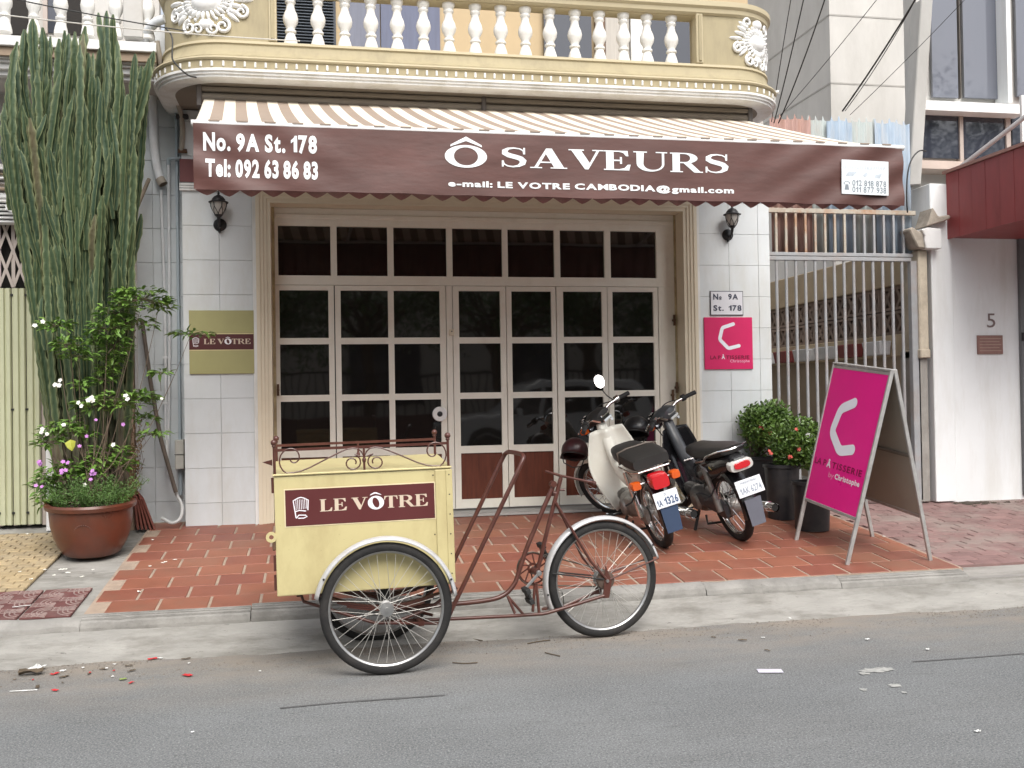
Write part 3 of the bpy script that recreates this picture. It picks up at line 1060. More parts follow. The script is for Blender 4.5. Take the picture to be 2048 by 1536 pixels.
# shell-like plaster cartouches on the curved ends
M_PLAST = mat('white_plaster', (.82, .82, .81), .6, var=.04, vs=8, bump=.05, bs=50, dirt=(.66, .64, .58), dirt_amt=.25, ds=6)
def cartouche(cx, cz, name='cartouche', S=1.0):
    """a: metres along the parapet path from the centre, c: height; laid on the curved parapet face"""
    b = MB()
    def P(a, c, h):
        (x, y), t = path_at(cx + a * S)
        return Vector((x + t.y * (h - .006), y - t.x * (h - .006), cz + c * S))
    def dome(a0, c0, ra, rc, h, n=14, m_=5, tilt=0.0):
        k = len(b.v)
        for i in range(m_ + 1):
            f_ = i / m_
            for j in range(n):
                an = 2 * PI * j / n
                rr = f_
                hh = h * math.sqrt(max(0, 1 - rr * rr))
                da, dc = ra * rr * math.cos(an), rc * rr * math.sin(an)
                ca, sa = math.cos(tilt), math.sin(tilt)
                b.v.append(tuple(P(a0 + da * ca - dc * sa, c0 + da * sa + dc * ca, hh)))
        for i in range(m_):
            for j in range(n):
                b.f.append((k + i * n + j, k + (i + 1) * n + j, k + (i + 1) * n + (j + 1) % n, k + i * n + (j + 1) % n))
    dome(0, 0, .095, .062, .045, 20)
    for j in range(26):                                   # gadrooned ring
        an = 2 * PI * j / 26
        dome(.120 * math.cos(an), .086 * math.sin(an), .030, .011, .026, 8, 3, tilt=math.atan2(math.sin(an) * .086, math.cos(an) * .12))
    for j in range(22):                                   # bead ring
        an = 2 * PI * j / 22
        dome(.152 * math.cos(an), .116 * math.sin(an), .012, .012, .016, 7, 3)
    def scroll(a0, c0, r0, turns, start, sgn, wd):
        pts = []
        N = 26
        for k in range(N + 1):
            f_ = k / N
            an = start + sgn * turns * 2 * PI * f_
            rr = r0 * (1 - .75 * f_)
            pts.append(P(a0 + rr * math.cos(an), c0 + rr * math.sin(an), .012))
        b.tube(pts, [wd * (1 - .35 * k / N) for k in range(N + 1)], 6)
    for sx in (-1, 1):
        scroll(sx * .205, -.065, .040, 1.3, PI / 2, -sx, .014)
        scroll(sx * .100, -.150, .044, 1.3, PI / 2, -sx, .015)
        scroll(sx * .045, -.165, .034, 1.2, PI, sx, .012)
        scroll(sx * .120, .135, .040, 1.2, -PI / 2, sx, .014)
        for k in range(7):                                # leaf tips along the sides
            an = -.75 + 1.5 * k / 6
            a_ = sx * (.195 + .02 * math.cos(k * 2.1)) * math.cos(an)
            dome(a_, .15 * math.sin(an) + .01, .058 - .004 * abs(k - 3), .014, .024, 8, 3, tilt=(an * .9 if sx > 0 else PI - an * .9))
    dome(0, -.135, .05, .03, .03, 12)
    dome(0, .14, .055, .04, .035, 12)
    b.build(name, M_PLAST, SHOP, smooth=True, auto=60)
cartouche(.78 + .26 + .28, 4.475, S=1.32)
cartouche(PL[-1] - 1.04 - .13, 4.40, S=1.12)
# ------------------------------------------------------------------ awning with printed banner
M_STR1 = mat('awning_cream', (.76, .70, .585), .75, var=.05, vs=5, bump=.05, bs=80, dirt=(.60, .53, .42), dirt_amt=.3, ds=2)
M_STR2 = mat('awning_taupe', (.30, .235, .185), .75, var=.07, vs=5, bump=.05, bs=80)
M_BAR = mat('white_metal', (.70, .70, .69), .35, var=.05, vs=6, dirt=(.50, .42, .36), dirt_amt=.3, ds=5)
M_MAROON = mat('maroon_banner', (.082, .031, .024), .52, var=.12, vs=3, bump=.32, bs=7, stretch=(.7, 1, 2.0), dirt=(.15, .055, .045), dirt_amt=.5, ds=1.4)
M_MAROON2 = mat('faded_maroon_fabric', (.30, .125, .115), .7, var=.15, vs=6, dirt=(.42, .26, .22), dirt_amt=.5, ds=4)
M_LETTER = mat('white_print', (.80, .82, .82), .45, var=.03)
M_DKMETAL = mat('dark_bracket', (.10, .085, .075), .6, var=.2)
AX0, AX1, AXD0, AXD = -.745, 4.178, -.824, 3.64
AY0, AZ0, AY1, AZ1 = -.66, 3.765, -2.10, 3.190
AWN = thing('awning', 'striped cream and taupe shop awning with maroon lettered banner', 'awning', (1.9, -.7, 3.8), world=True)
NST = 57
def awn(u, t):
    z = AZ0 + (AZ1 - AZ0) * (1 - (1 - t) ** 1.12) + .010 * mnoise.noise((u * 9, t * 2, 1)) * t * (1 - t) * 4
    y = AY0 + (AY1 - AY0) * t
    # the cloth hangs out of square: it is pulled towards the far end as it comes forward
    xa = AXD0 + (AX0 - AXD0) * t
    xb = AXD + (AX1 - AXD) * (t ** 1.15)
    return (xa + (xb - xa) * u, y, z)
b = MB()
b.grid(awn, NST * 2, 14)
o = b.build('canopy', M_STR1, AWN, smooth=True)
o.data.materials.append(M_STR2)
for p in o.data.polygons:
    k = p.index // 14
    p.material_index = (k // 2) % 2
sm = o.modifiers.new('thick', 'SOLIDIFY'); sm.thickness = .0015
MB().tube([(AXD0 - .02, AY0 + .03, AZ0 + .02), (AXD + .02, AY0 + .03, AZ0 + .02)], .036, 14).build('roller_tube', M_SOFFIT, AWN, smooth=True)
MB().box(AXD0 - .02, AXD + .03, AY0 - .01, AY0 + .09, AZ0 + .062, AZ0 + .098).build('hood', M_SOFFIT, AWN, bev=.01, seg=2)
for x in (AXD0 - .035, 1.36, AXD + .03):
    MB().box(x - .02, x + .02, AY0 - .02, AY0 + .12, AZ0 - .06, 3.868).build('bracket', M_DKMETAL, AWN, bev=.006)
MB().tube([(AX0 - .01, AY1, AZ1 - .004), (AX1 + .012, AY1, AZ1 - .004)], .021, 12).build('front_bar', M_BAR, AWN, smooth=True)
# hem: stripe ends wrapped over the bar
b = MB(); c2 = MB()
for k in range(NST):
    u0, u1 = k / NST, (k + 1) / NST
    xa, xb = AX0 + (AX1 - AX0) * u0, AX0 + (AX1 - AX0) * u1
    m_ = b if k % 2 == 0 else c2
    if k % 2:
        m_.box(xa + .008, xb - .008, AY1 - .0235, AY1 - .019, AZ1 + .008, AZ1 + .016)
o = c2.build('hem', M_STR2, AWN); o['kind'] = 'stuff'
# folding arms under the cloth
for x0, x1 in ((-.3, .35), (3.0, 3.7)):
    e = Vector(((x0 + x1) / 2 + .4, -1.3, 3.36))
    MB().tube([(x0, -.60, 3.62), e], .02, 8).tube([e, (x1, AY1 + .04, AZ1 - .02)], .018, 8).ball(e, .03, 8, 6).build('folding_arm', M_BAR, AWN, smooth=True)
# scalloped fabric edge hanging behind the banner
BNZ0, BNZ1 = 2.762, 3.178
b = MB()
nsc = 36
pts = []
for k in range(nsc * 6 + 1):
    u = k / (nsc * 6)
    ph = (u * nsc) % 1.0
    pts.append((AX0 + .01 + (AX1 - AX0 - .02) * u, 2.732 + .034 * (abs(2 * ph - 1)) ** 1.4 + .006 * mnoise.noise((u * 40, 0, 0))))
for x, z in pts:
    yb = AY1 + .012 + .010 * math.sin(x * 2 * PI / .137 + .8)
    b.v += [(x, yb, z), (x, AY1 + .008, 3.15)]
b.f = [(2 * k, 2 * k + 2, 2 * k + 3, 2 * k + 1) for k in range(len(pts) - 1)]
o = b.build('scalloped_edge', M_MAROON2, AWN, smooth=True)
sm = o.modifiers.new('thick', 'SOLIDIFY'); sm.thickness = .001
# banner
def ban_y(x, z):
    u = (x - AX0) / (AX1 - AX0)
    k = (BNZ1 - z) / (BNZ1 - BNZ0)
    y = .007 * mnoise.noise((x * 1.6, z * 3.0, 2)) * (.3 + k) + .006 * mnoise.noise((x * 4.2, z * 2.2, 7)) * k
    # diagonal tension folds run down from both upper corners
    e0 = max(0.0, 1 - (x - AX0) / 1.1)
    e1 = max(0.0, 1 - (AX1 - x) / 1.25)
    y += .008 * e0 * math.sin((z * 24 + x * 13.0) + .6) + .009 * e1 ** .7 * math.sin(z * 26 - x * 15.0) + .006 * math.sin(x * 5.1 + 3 * mnoise.noise((x, z * 2, 0))) * k
    return AY1 - .026 - .010 * k + y
def ban(u, v):
    x = AX0 + .004 + (AX1 - AX0 - .012) * u
    z = BNZ1 + (BNZ0 - BNZ1) * v
    if v > .99:
        z += .008 * mnoise.noise((x * 3, 0, 5)) - .012 * max(0, u - .8)
    return (x, ban_y(x, z), z)
b = MB(); b.grid(ban, 150, 16)
BAN = b.build('banner', M_MAROON, AWN, smooth=True)
def on_banner(vf, px0, py0, px1, py1, m, name='lettering', tilt=None):
    """fit flat letters between two photo pixels (upper left, lower right) and drape them on the banner"""
    a, c = on_y(px0, py0, AY1 - .03), on_y(px1, py1, AY1 - .03)
    z1, z0 = a.z, c.z
    mb = lay(vf, (a.x, AY1, z0), (c.x - a.x, 0, 0), (0, 0, z1 - z0), (0, -1, 0), 0)
    me = mb.mesh(name, m)
    bm = bmesh.new(); bm.from_mesh(me)
    bmesh.ops.triangulate(bm, faces=bm.faces)
    for it in range(3):
        es = [e for e in bm.edges if e.calc_length() > .07]
        if not es:
            break
        bmesh.ops.subdivide_edges(bm, edges=es, cuts=1)
        bmesh.ops.triangulate(bm, faces=bm.faces)
    for v in bm.verts:
        v.co.y = ban_y(v.co.x, v.co.z) - .0035
    bm.to_mesh(me); bm.free()
    return put(name, me, BAN)
on_banner(text_line('No. 9A St. 178', .042), 406, 264, 634, 309, M_LETTER)
on_banner(text_line('Tel: 092 63 86 83', .042), 411, 316, 636, 361, M_LETTER)
on_banner(serif_text('SAVEURS', .045), 1003, 294, 1457, 348, M_LETTER)
# the large O with its roof-shaped accent
vs, fs = [], []
n = 44
for k in range(n):
    a = 2 * PI * k / n
    vs += [(.5 + .5 * math.cos(a), .5 + .5 * math.sin(a)), (.5 + .285 * math.cos(a), .5 + .40 * math.sin(a))]
fs = [(2 * k, 2 * k + 1, (2 * k + 3) % (2 * n), (2 * k + 2) % (2 * n)) for k in range(n)]
on_banner((vs, fs), 889, 289, 974, 337, M_LETTER)
on_banner(([(0, .12), (.5, .62), (.5, 1.0), (.02, .30), (1.0, .12), (.98, .30)], [(0, 1, 2, 3), (1, 4, 5, 2)]), 900, 272, 964, 295, M_LETTER)
on_banner(text_line('e-mail: LE VOTRE CAMBODIA@gmail.com', .038, .07), 896, 360, 1467, 391, M_LETTER)

# small phone-number board tied to the banner
a = on_y(1684, 318, AY1 - .06); c = on_y(1779, 389, AY1 - .06)
PB = thing('phone_number_board', 'small white board with two phone numbers fixed to the maroon banner', 'sign', (a.x, AY1 - .045, c.z), rot=(0, math.radians(1.0), 0))
W_, H_ = c.x - a.x, a.z - c.z
MB().box(0, W_, -.004, .004, 0, H_).build('board', mat('white_board_panel', (.74, .78, .80), .45, var=.04), PB, bev=.001)
M_GREYPRINT = mat('faded_grey_print', (.22, .25, .28), .6, var=.2, vs=30)
M_PALEPRINT = mat('pale_print', (.50, .55, .60), .6, var=.2, vs=30)
def on_board(vf, x0, z0, x1, z1, m, name='lettering'):
    return lay(vf, (W_ * x0, -.004, H_ * z0), (W_ * (x1 - x0), 0, 0), (0, 0, H_ * (z1 - z0)), (0, -1, 0), .0012).build(name, m, PB)
on_board(text_line('012 818 878', .02, .1), .22, .24, .95, .42, M_GREYPRINT)
on_board(text_line('011 877 938', .02, .1), .22, .05, .95, .23, M_GREYPRINT)
tp = MB()
def strokes(lst, m, name, wd=.03):
    mb = MB()
    for i, pl in enumerate(lst):
        v_, f_ = ribbon(pl, [wd] * len(pl))
        mb.add([(W_ * p, -.0052 - .0001 * i, H_ * q) for p, q in v_], f_)
    mb.build(name, m, PB)
random.seed(21)
curl = []
for x in (.06, .13, .20, .27, .34, .42, .52, .58, .65, .72, .80, .87, .93):
    h0 = .74 + random.uniform(-.02, .02)
    k = random.choice([0, 1, 2])
    if k == 0:
        curl.append([(x - .025, h0), (x - .02, h0 + .10), (x + .01, h0 + .11), (x + .02, h0 + .05), (x + .02, h0)])
    elif k == 1:
        curl.append([(x + .02, h0 + .11), (x - .015, h0 + .09), (x - .02, h0 + .03), (x + .015, h0), (x + .025, h0 + .05)])
    else:
        curl.append([(x - .02, h0 + .11), (x - .02, h0 + .02), (x, h0), (x + .02, h0 + .02), (x + .02, h0 + .11)])
strokes(curl, M_PALEPRINT, 'script_marks', .011)
on_board(([(0, 0), (.62, 0), (1, 1), (.3, 1)], [(0, 1, 2, 3)]), .07, .52, .33, .66, M_PALEPRINT, 'printed_patch')
on_board(([(0, .3), (.4, 0), (1, .5), (.8, 1), (.5, .8)], [(0, 1, 2, 3, 4)]), .44, .51, .56, .66, M_PALEPRINT, 'printed_patch')
on_board(([(0, .1), (.6, 0), (.8, .6), (1, 1), (.5, .7), (.1, .6)], [(0, 1, 2, 3, 4, 5)]), .70, .49, .88, .67, M_PALEPRINT, 'printed_patch')
strokes([[(.05, .27), (.045, .33), (.10, .375), (.155, .345), (.16, .29)]], M_GREYPRINT, 'telephone_mark', .022)
on_board(([(0, 0), (1, 0), (.8, 1), (.2, 1)], [(0, 1, 2, 3)]), .055, .12, .155, .28, M_GREYPRINT, 'telephone_mark')

# ------------------------------------------------------------------ wall lanterns
M_LANT = mat('black_cast_iron', (.018, .018, .020), .45, var=.25, vs=25, bump=.1, bs=80)
M_LGLASS = mat('frosted_lamp_glass', (.42, .40, .37), .35, var=.12, vs=12)
def lantern(px, py, label):
    p = on_y(px, py, 0.0)
    L = thing('wall_lantern', label, 'lamp', (p.x, -.001, p.z), group='wall lanterns')
    MB().lathe([(0, -.028), (.022, -.028), (.034, -.020), (.050, -.012), (.054, -.004), (.054, 0)], 20, axis='Y').build('backplate', M_LANT, L, smooth=True)
    MB().lathe([(.0, -.066), (.012, -.062), (.006, -.052)], 8, (0, -.012, 0)).tube([(0, -.012, -.064), (0, -.008, -.03)], .012, 8).build('drop_finial', M_LANT, L, smooth=True)
    MB().tube([(0, -.015, -.01), (0, -.05, -.022), (0, -.085, -.012), (0, -.105, .015), (0, -.11, .05)], [.011, .010, .010, .012, .016], 8).ball((0, -.075, -.03), .012, 8, 5).build('arm', M_LANT, L, smooth=True)
    MB().lathe([(.0, .045), (.020, .047), (.030, .058), (.034, .066)], 16, (0, -.11, 0)).build('cup', M_LANT, L, smooth=True)
    MB().lathe([(.030, .064), (.046, .090), (.057, .125), (.062, .166)], 18, (0, -.11, 0)).build('glass', M_LGLASS, L, smooth=True)
    b = MB()
    for k in range(6):
        for sg in (-1, 1):
            pts = []
            for i in range(9):
                f_ = i / 8
                z = .064 + .102 * f_
                r_ = .033 + .033 * math.sin(f_ * PI / 2) ** 1.1
                an = 2 * PI * k / 6 + sg * .52 * max(0, 1 - f_ * 1.7) ** .8
                pts.append((r_ * math.cos(an), -.11 + r_ * math.sin(an), z))
            b.tube(pts, .0032, 5)
    b.build('cage', M_LANT, L, smooth=True)
    MB().lathe([(.060, .164), (.080, .164), (.081, .170), (.058, .180), (.052, .196), (.036, .216), (.016, .226), (.008, .234), (.011, .242), (.005, .252), (.004, .275), (0, .278)], 18, (0, -.11, 0)).build('cap', M_LANT, L, smooth=True)
lantern(440, 450, 'black cage lantern on the pier above the olive wall sign')
lantern(1455, 470, 'dark cage lantern on the pier above the pink wall sign')

# ------------------------------------------------------------------ wall signs
M_PINKS = mat('magenta_sign_panel', (.63, .020, .125), .35, var=.03)
M_PINKF = mat('magenta_frame_panel', (.78, .013, .245), .3, var=.03)
M_WPRINT = mat('pale_print_white', (.82, .83, .90), .4, var=.02)
M_DKPRINT = mat('dark_plum_print', (.20, .004, .035), .4, var=.05)
M_PKPRINT = mat('pink_print', (.80, .36, .50), .4, var=.03)
def c_mark(pts, wd, o, u, v, nrm, parent, m, lift=.002):
    """the open five-stroke mark with round ends; pts in panel units"""
    o, u, v, nrm = Vector(o), Vector(u), Vector(v), Vector(nrm)
    L = v.length
    P2 = [(p * u.length, q * L) for p, q in pts]
    out = []
    # soften the corners
    for i, p in enumerate(P2):
        if i in (0, len(P2) - 1):
            out.append(p); continue
        a, c = Vector(P2[i - 1]), Vector(P2[i + 1]); q = Vector(p)
        r_ = wd * .55
        s = q + (a - q).normalized() * r_; e = q + (c - q).normalized() * r_
        for k in range(5):
            t = k / 4
            out.append(tuple((s * (1 - t) + q * t) * (1 - t) + (q * (1 - t) + e * t) * t))
    # round ends
    def cap(p, d):
        r_ = wd / 2
        return [(tuple(Vector(p) + d * (r_ * math.sin(t)))), ] and [(Vector(p) + d * (r_ * math.sin(t)), wd * math.cos(t)) for t in (1.45, 1.2, .9, .6, .3)]
    d0 = (Vector(out[0]) - Vector(out[1])).normalized(); d1 = (Vector(out[-1]) - Vector(out[-2])).normalized()
    seq = [(tuple(p), w_) for p, w_ in cap(out[0], d0)] + [(p, wd) for p in out] + [(tuple(p), w_) for p, w_ in reversed(cap(out[-1], d1))]
    vs, fs = ribbon([p for p, _ in seq], [w_ for _, w_ in seq])
    un, vn = u.normalized(), v.normalized()
    MB().add([o + un * a_ + vn * b_ + nrm * lift for a_, b_ in vs], fs).build('logo', m, parent)

def wall_sign(name, label, x0, x1, z0, z1, thick=.012):
    return thing(name, label, 'sign', ((x0 + x1) / 2, 0, z0), world=True)
# pink square sign
a, c = on_y(1407, 635, 0), on_y(1505, 738, 0)
S1 = wall_sign('shop_sign', 'square magenta wall sign with pale angular C logo on the pier', a.x, c.x, c.z, a.z)
MB().box(a.x, c.x, -.014, -.001, c.z, a.z).build('panel', M_PINKS, S1, bev=.001)
o_, u_, v_ = (a.x, -.014, c.z), (c.x - a.x, 0, 0), (0, 0, a.z - c.z)
c_mark([(.60, .87), (.37, .80), (.31, .575), (.49, .40), (.71, .45)], .033, o_, u_, v_, (0, -1, 0), S1, M_WPRINT)
def on_panel(vf, x0, z0, x1, z1, m, parent, o=o_, u=u_, v=v_, nrm=(0, -1, 0), name='lettering', lift=.002):
    o, u, v = Vector(o), Vector(u), Vector(v)
    return lay(vf, o + u * x0 + v * z0, u * (x1 - x0), v * (z1 - z0), nrm, lift).build(name, m, parent)
on_panel(text_mesh('LA P', .02), .11, .195, .325, .265, M_DKPRINT, S1)
on_panel(text_mesh('Â', .02), .345, .195, .415, .290, M_WPRINT, S1)
on_panel(text_line('TISSERIE', .02, .13), .435, .195, .925, .265, M_DKPRINT, S1)
on_panel(text_line('Christophe', .02), .52, .112, .93, .185, M_PKPRINT, S1)
# enamel house number plate
a, c = on_y(1419, 582, 0), on_y(1486, 631, 0)
S2 = wall_sign('house_number_plate', 'white framed plate with dark house and street number on the pier', a.x, c.x, c.z, a.z)
MB().box(a.x, c.x, -.010, -.001, c.z, a.z).build('frame', mat('dark_blue_frame', (.055, .06, .075), .4), S2, bev=.001)
MB().box(a.x + .008, c.x - .007, -.0125, -.0095, c.z + .008, a.z - .007).build('plate', mat('enamel_white', (.70, .70, .74), .3, var=.03), S2)
M_NAVY = mat('navy_print', (.045, .05, .085), .4)
kw = dict(o=(a.x, -.0125, c.z), u=(c.x - a.x, 0, 0), v=(0, 0, a.z - c.z))
on_panel(text_mesh('N', .03), .09, .64, .24, .88, M_NAVY, S2, **kw)
on_panel(text_mesh('º', .02), .27, .665, .34, .78, M_NAVY, S2, **kw)
on_panel(([(0, 0), (1, 0), (1, 1), (0, 1)], [(0, 1, 2, 3)]), .27, .635, .34, .655, M_NAVY, S2, **kw)
on_panel(text_line('9A', .03), .54, .64, .84, .88, M_NAVY, S2, **kw)
on_panel(text_line('St.', .03), .09, .18, .40, .42, M_NAVY, S2, **kw)
on_panel(text_line('178', .03), .55, .18, .94, .42, M_NAVY, S2, **kw)
# olive sign with a maroon band
M_OLIVE = mat('olive_sign_panel', (.365, .345, .155), .45, var=.04)
M_MARS = mat('maroon_sign_band', (.085, .018, .018), .4, var=.04)
M_BEIGEP = mat('beige_print', (.60, .49, .38), .45, var=.03)
M_BRIGHT = mat('bright_print', (.82, .80, .83), .45, var=.02)
M_CREAMP = mat('cream_edge_print', (.70, .60, .34), .45)
a, c = on_y(378, 621, 0), on_y(509, 747, 0)
S3 = wall_sign('shop_sign', 'square olive wall sign with maroon lettered band behind the leafy twig', a.x, c.x, c.z, a.z)
MB().box(a.x, c.x, -.014, -.001, c.z, a.z).build('panel', M_OLIVE, S3, bev=.001)
zb0, zb1 = on_y(440, 699.5, 0).z, on_y(440, 668.5, 0).z
BANDP = MB().box(a.x, c.x - .003, -.0155, -.0138, zb0, zb1).build('band', M_MARS, S3)
MB().box(a.x, c.x - .003, -.0150, -.0138, zb1, zb1 + .006).box(a.x, c.x - .003, -.0150, -.0138, zb0 - .006, zb0).build('band_edge', M_CREAMP, S3)

def le_votre(o, u, v, nrm, parent, lift=.0015):
    """the band's print: cap outline, beige capitals and one bright O with an accent; panel units"""
    kw = dict(o=o, u=u, v=v, nrm=nrm)
    on_panel(serif_text('LE', .04), .225, .36, .405, .70, M_BEIGEP, parent, lift=lift, **kw)
    on_panel(serif_text('V', .04), .435, .36, .545, .70, M_BEIGEP, parent, lift=lift, **kw)
    on_panel(serif_text('TRE', .03), .655, .36, .955, .70, M_BEIGEP, parent, lift=lift, **kw)
    vs, fs = [], []
    n = 36
    for k in range(n):
        t = 2 * PI * k / n
        vs += [(.5 + .5 * math.cos(t), .5 + .5 * math.sin(t)), (.5 + .20 * math.cos(t) - .07 * math.sin(t), .5 + .37 * math.sin(t))]
    fs = [(2 * k, 2 * k + 1, (2 * k + 3) % (2 * n), (2 * k + 2) % (2 * n)) for k in range(n)]
    on_panel((vs, fs), .545, .335, .655, .72, M_BRIGHT, parent, lift=lift + .0006, **kw)
    on_panel(([(0, 0), (.45, .55), (1, 0), (.9, .35), (.55, 1), (.35, 1), (.05, .35)], [(0, 1, 5, 6), (1, 2, 3, 4, 5)]), .560, .735, .640, .82, M_BRIGHT, parent, lift=lift + .0006, **kw)
    # pleated hat outline
    O, U, V, Nn = Vector(o), Vector(u), Vector(v), Vector(nrm)
    mb = MB()
    def st(pl, wd):
        v_, f_ = ribbon([(p * U.length, q * V.length) for p, q in pl], [wd * V.length] * len(pl))
        mb.add([O + U.normalized() * p + V.normalized() * q + Nn * (lift + .0001 * len(mb.f) / 8) for p, q in v_], f_)
    x0, x1 = .052, .150
    st([(x0 + .016, .22), (x0 + .006, .50), (x0, .70), (x0 + .03, .765), (.101, .785), (x1 - .03, .765), (x1, .70), (x1 - .004, .42)], .030)
    for k in range(7):
        xx = x0 + .018 + .0115 * k
        st([(xx, .44 + .004 * k), (xx - .001, .73)], .016)
    st([(x0 + .012, .40), (.09, .425), (x1 - .016, .40)], .03)
    st([(x0 + .018, .21), (.085, .295), (.130, .285), (x1 - .010, .25), (.118, .205), (x0 + .03, .21)], .030)
    mb.build('hat_logo', M_BRIGHT, parent)
le_votre((a.x, -.0155, zb0), (c.x - .003 - a.x, 0, 0), (0, 0, zb1 - zb0), (0, -1, 0), BANDP)

# ------------------------------------------------------------------ A-frame sign standing side-on to the shop
M_ALU = mat('brushed_aluminium', (.50, .49, .475), .42, metal=.55, var=.12, vs=20, dirt=(.33, .30, .27), dirt_amt=.4, ds=8)
M_BACK = mat('grey_backing_board', (.34, .305, .255), .7, var=.10, vs=4, dirt=(.26, .22, .17), dirt_amt=.4, ds=4)
AF = thing('a_frame_sign', 'magenta A-frame pavement sign with pale angular C logo', 'sign', (3.985, -1.755, pave_z(-1.755)), world=True)
yn, yf = -2.145, -1.385
xa, xb, xt = 3.655, 4.308, 4.0
zr = {yn: (-2.222, 1.566), yf: (-1.43, 1.648)}             # the frame stands square to the sloping pavement
def leg_pt(xf, yv, t):
    """t = 0 foot, 1 ridge"""
    z0 = pave_z(yv) + .002
    yr, zr_ = zr[yv]
    return Vector((xf + (xt + (-.012 if xf < xt else .012) - xf) * t, yv + (yr - yv) * t, z0 + (zr_ - z0) * t))
for xf, side in ((xa, -1), (xb, 1)):
    t0 = .235
    nrm = (leg_pt(xf, yn, 1) - leg_pt(xf, yn, 0)).cross(Vector((0, 1, 0))).normalized()
    if nrm.x * side < 0:
        nrm = -nrm
    for yv in (yn, yf):
        MB().bar(leg_pt(xf, yv, 0), leg_pt(xf, yv, 1), .028, .022, up=(0, 1, 0)).build('leg', M_ALU, AF, bev=.003)
    for t in (t0, .985):
        MB().bar(leg_pt(xf, yn, t), leg_pt(xf, yf, t), .024, .020, up=tuple(nrm)).build('rail', M_ALU, AF, bev=.003)
    p00, p01 = leg_pt(xf, yn, t0 + .008), leg_pt(xf, yf, t0 + .008)
    p10, p11 = leg_pt(xf, yn, .978), leg_pt(xf, yf, .978)
    MB().hexa([p00 + nrm * .002, p01 + nrm * .002, p11 + nrm * .002, p10 + nrm * .002, p00 + nrm * .008, p01 + nrm * .008, p11 + nrm * .008, p10 + nrm * .008]).build('panel', M_PINKF, AF)
    MB().hexa([p00 - nrm * .004, p01 - nrm * .004, p11 - nrm * .004, p10 - nrm * .004, p00 + nrm * .0015, p01 + nrm * .0015, p11 + nrm * .0015, p10 + nrm * .0015]).build('backing', M_BACK, AF)
    MB().bar(leg_pt(xf, yn, .56) - nrm * .012, leg_pt(xf, yf, .56) - nrm * .012, .022, .014, up=tuple(nrm)).build('stiffener', mat('dark_strut', (.16, .14, .12), .6), AF)
    # artwork: read from the far edge to the near edge on this side, the other way round on the other
    oL, uL, vL = (p01, p00 - p01, p11 - p01) if side < 0 else (p00, p01 - p00, p10 - p00)
    kw = dict(o=oL + nrm * .008, u=uL, v=vL, nrm=nrm)
    c_mark([(.545, .765), (.325, .705), (.25, .53), (.465, .405), (.68, .438)], .078, kw['o'], uL, vL, nrm, AF, M_WPRINT)
    on_panel(text_mesh('LA P', .01), .05, .272, .27, .318, M_DKPRINT, AF, **kw)
    on_panel(text_mesh('Â', .03), .285, .268, .365, .332, M_BRIGHT, AF, **kw)
    on_panel(text_line('TISSERIE', .012, .16), .385, .272, .93, .318, M_DKPRINT, AF, **kw)
    on_panel(text_mesh('by', .0), .36, .190, .46, .240, M_PKPRINT, AF, **kw)
    on_panel(text_line('Christophe', .03), .48, .190, .93, .242, M_BRIGHT, AF, **kw)
MB().bar((xt, -2.234, 1.571), (xt, -1.418, 1.656), .05, .014).build('ridge', M_ALU, AF, bev=.003)
# ------------------------------------------------------------------ cargo tricycle: box between two front wheels, one driven rear wheel
M_BOX = mat('pale_yellow_paint', (.545, .475, .245), .42, var=.05, vs=2.2, dirt=(.40, .32, .16), dirt_amt=.6, ds=2.2, bump=.10, bs=5, dstretch=(2, 2, .9), specks=((.16, .09, .05), 60, .70))
M_BROWN = mat('brown_frame_paint', (.078, .024, .017), .36, var=.2, vs=14, dirt=(.11, .05, .035), dirt_amt=.5, ds=9, coat=.15, specks=((.22, .16, .12), 90, .68))
M_BOXBAND = mat('maroon_box_sign', (.098, .022, .022), .4, var=.04)
M_TYRE = mat('bicycle_rubber', (.011, .0105, .0105), .78, var=.2, vs=20, bump=.2, bs=90, dirt=(.055, .048, .042), dirt_amt=.4, ds=8)
M_RIM = mat('dull_chrome', (.42, .42, .415), .36, metal=.85, var=.12, vs=20, dirt=(.30, .26, .22), dirt_amt=.35, ds=14)
M_SPOKE = mat('spoke_steel', (.50, .485, .45), .45, metal=.5, var=.1)
M_GUARD = mat('silver_mudguard_paint', (.55, .55, .555), .42, metal=.25, var=.08, vs=8, dirt=(.40, .36, .31), dirt_amt=.45, ds=6)
M_BLACKP = mat('black_rubber_block', (.02, .02, .02), .7, var=.2)
CYAW = math.radians(1.0)
RYAW = math.radians(5.0)                                # the rear frame is steered this much against the front
_n = on_z(775, 1349, 0.0)
_nv = Vector((-math.sin(CYAW), math.cos(CYAW), 0))
_dv = Vector((math.cos(CYAW), math.sin(CYAW), 0))
HT = .352                                                # half track
CORG = Vector((_n.x, _n.y, 0)) + _nv * HT
CY = thing('cargo_tricycle', 'brown cargo tricycle with pale yellow box parked on the road at the kerb', 'tricycle', (CORG.x, CORG.y, .0), CYAW)
def cyl(px, py, c):
    """photo pixel -> tricycle coordinates on the vertical plane c metres across its middle"""
    a_ = CYAW + (RYAW if REAR[0] else 0.0)
    nv, dv = Vector((-math.sin(a_), math.cos(a_), 0)), Vector((math.cos(a_), math.sin(a_), 0))
    P0 = CORG + nv * c
    d = ray(px, py)
    q = CAM + d * ((P0 - CAM).dot(nv) / d.dot(nv)) - CORG
    return Vector((q.dot(dv), c, q.z))
REAR = [False]
_RM = Matrix.Rotation(RYAW, 3, 'Z')
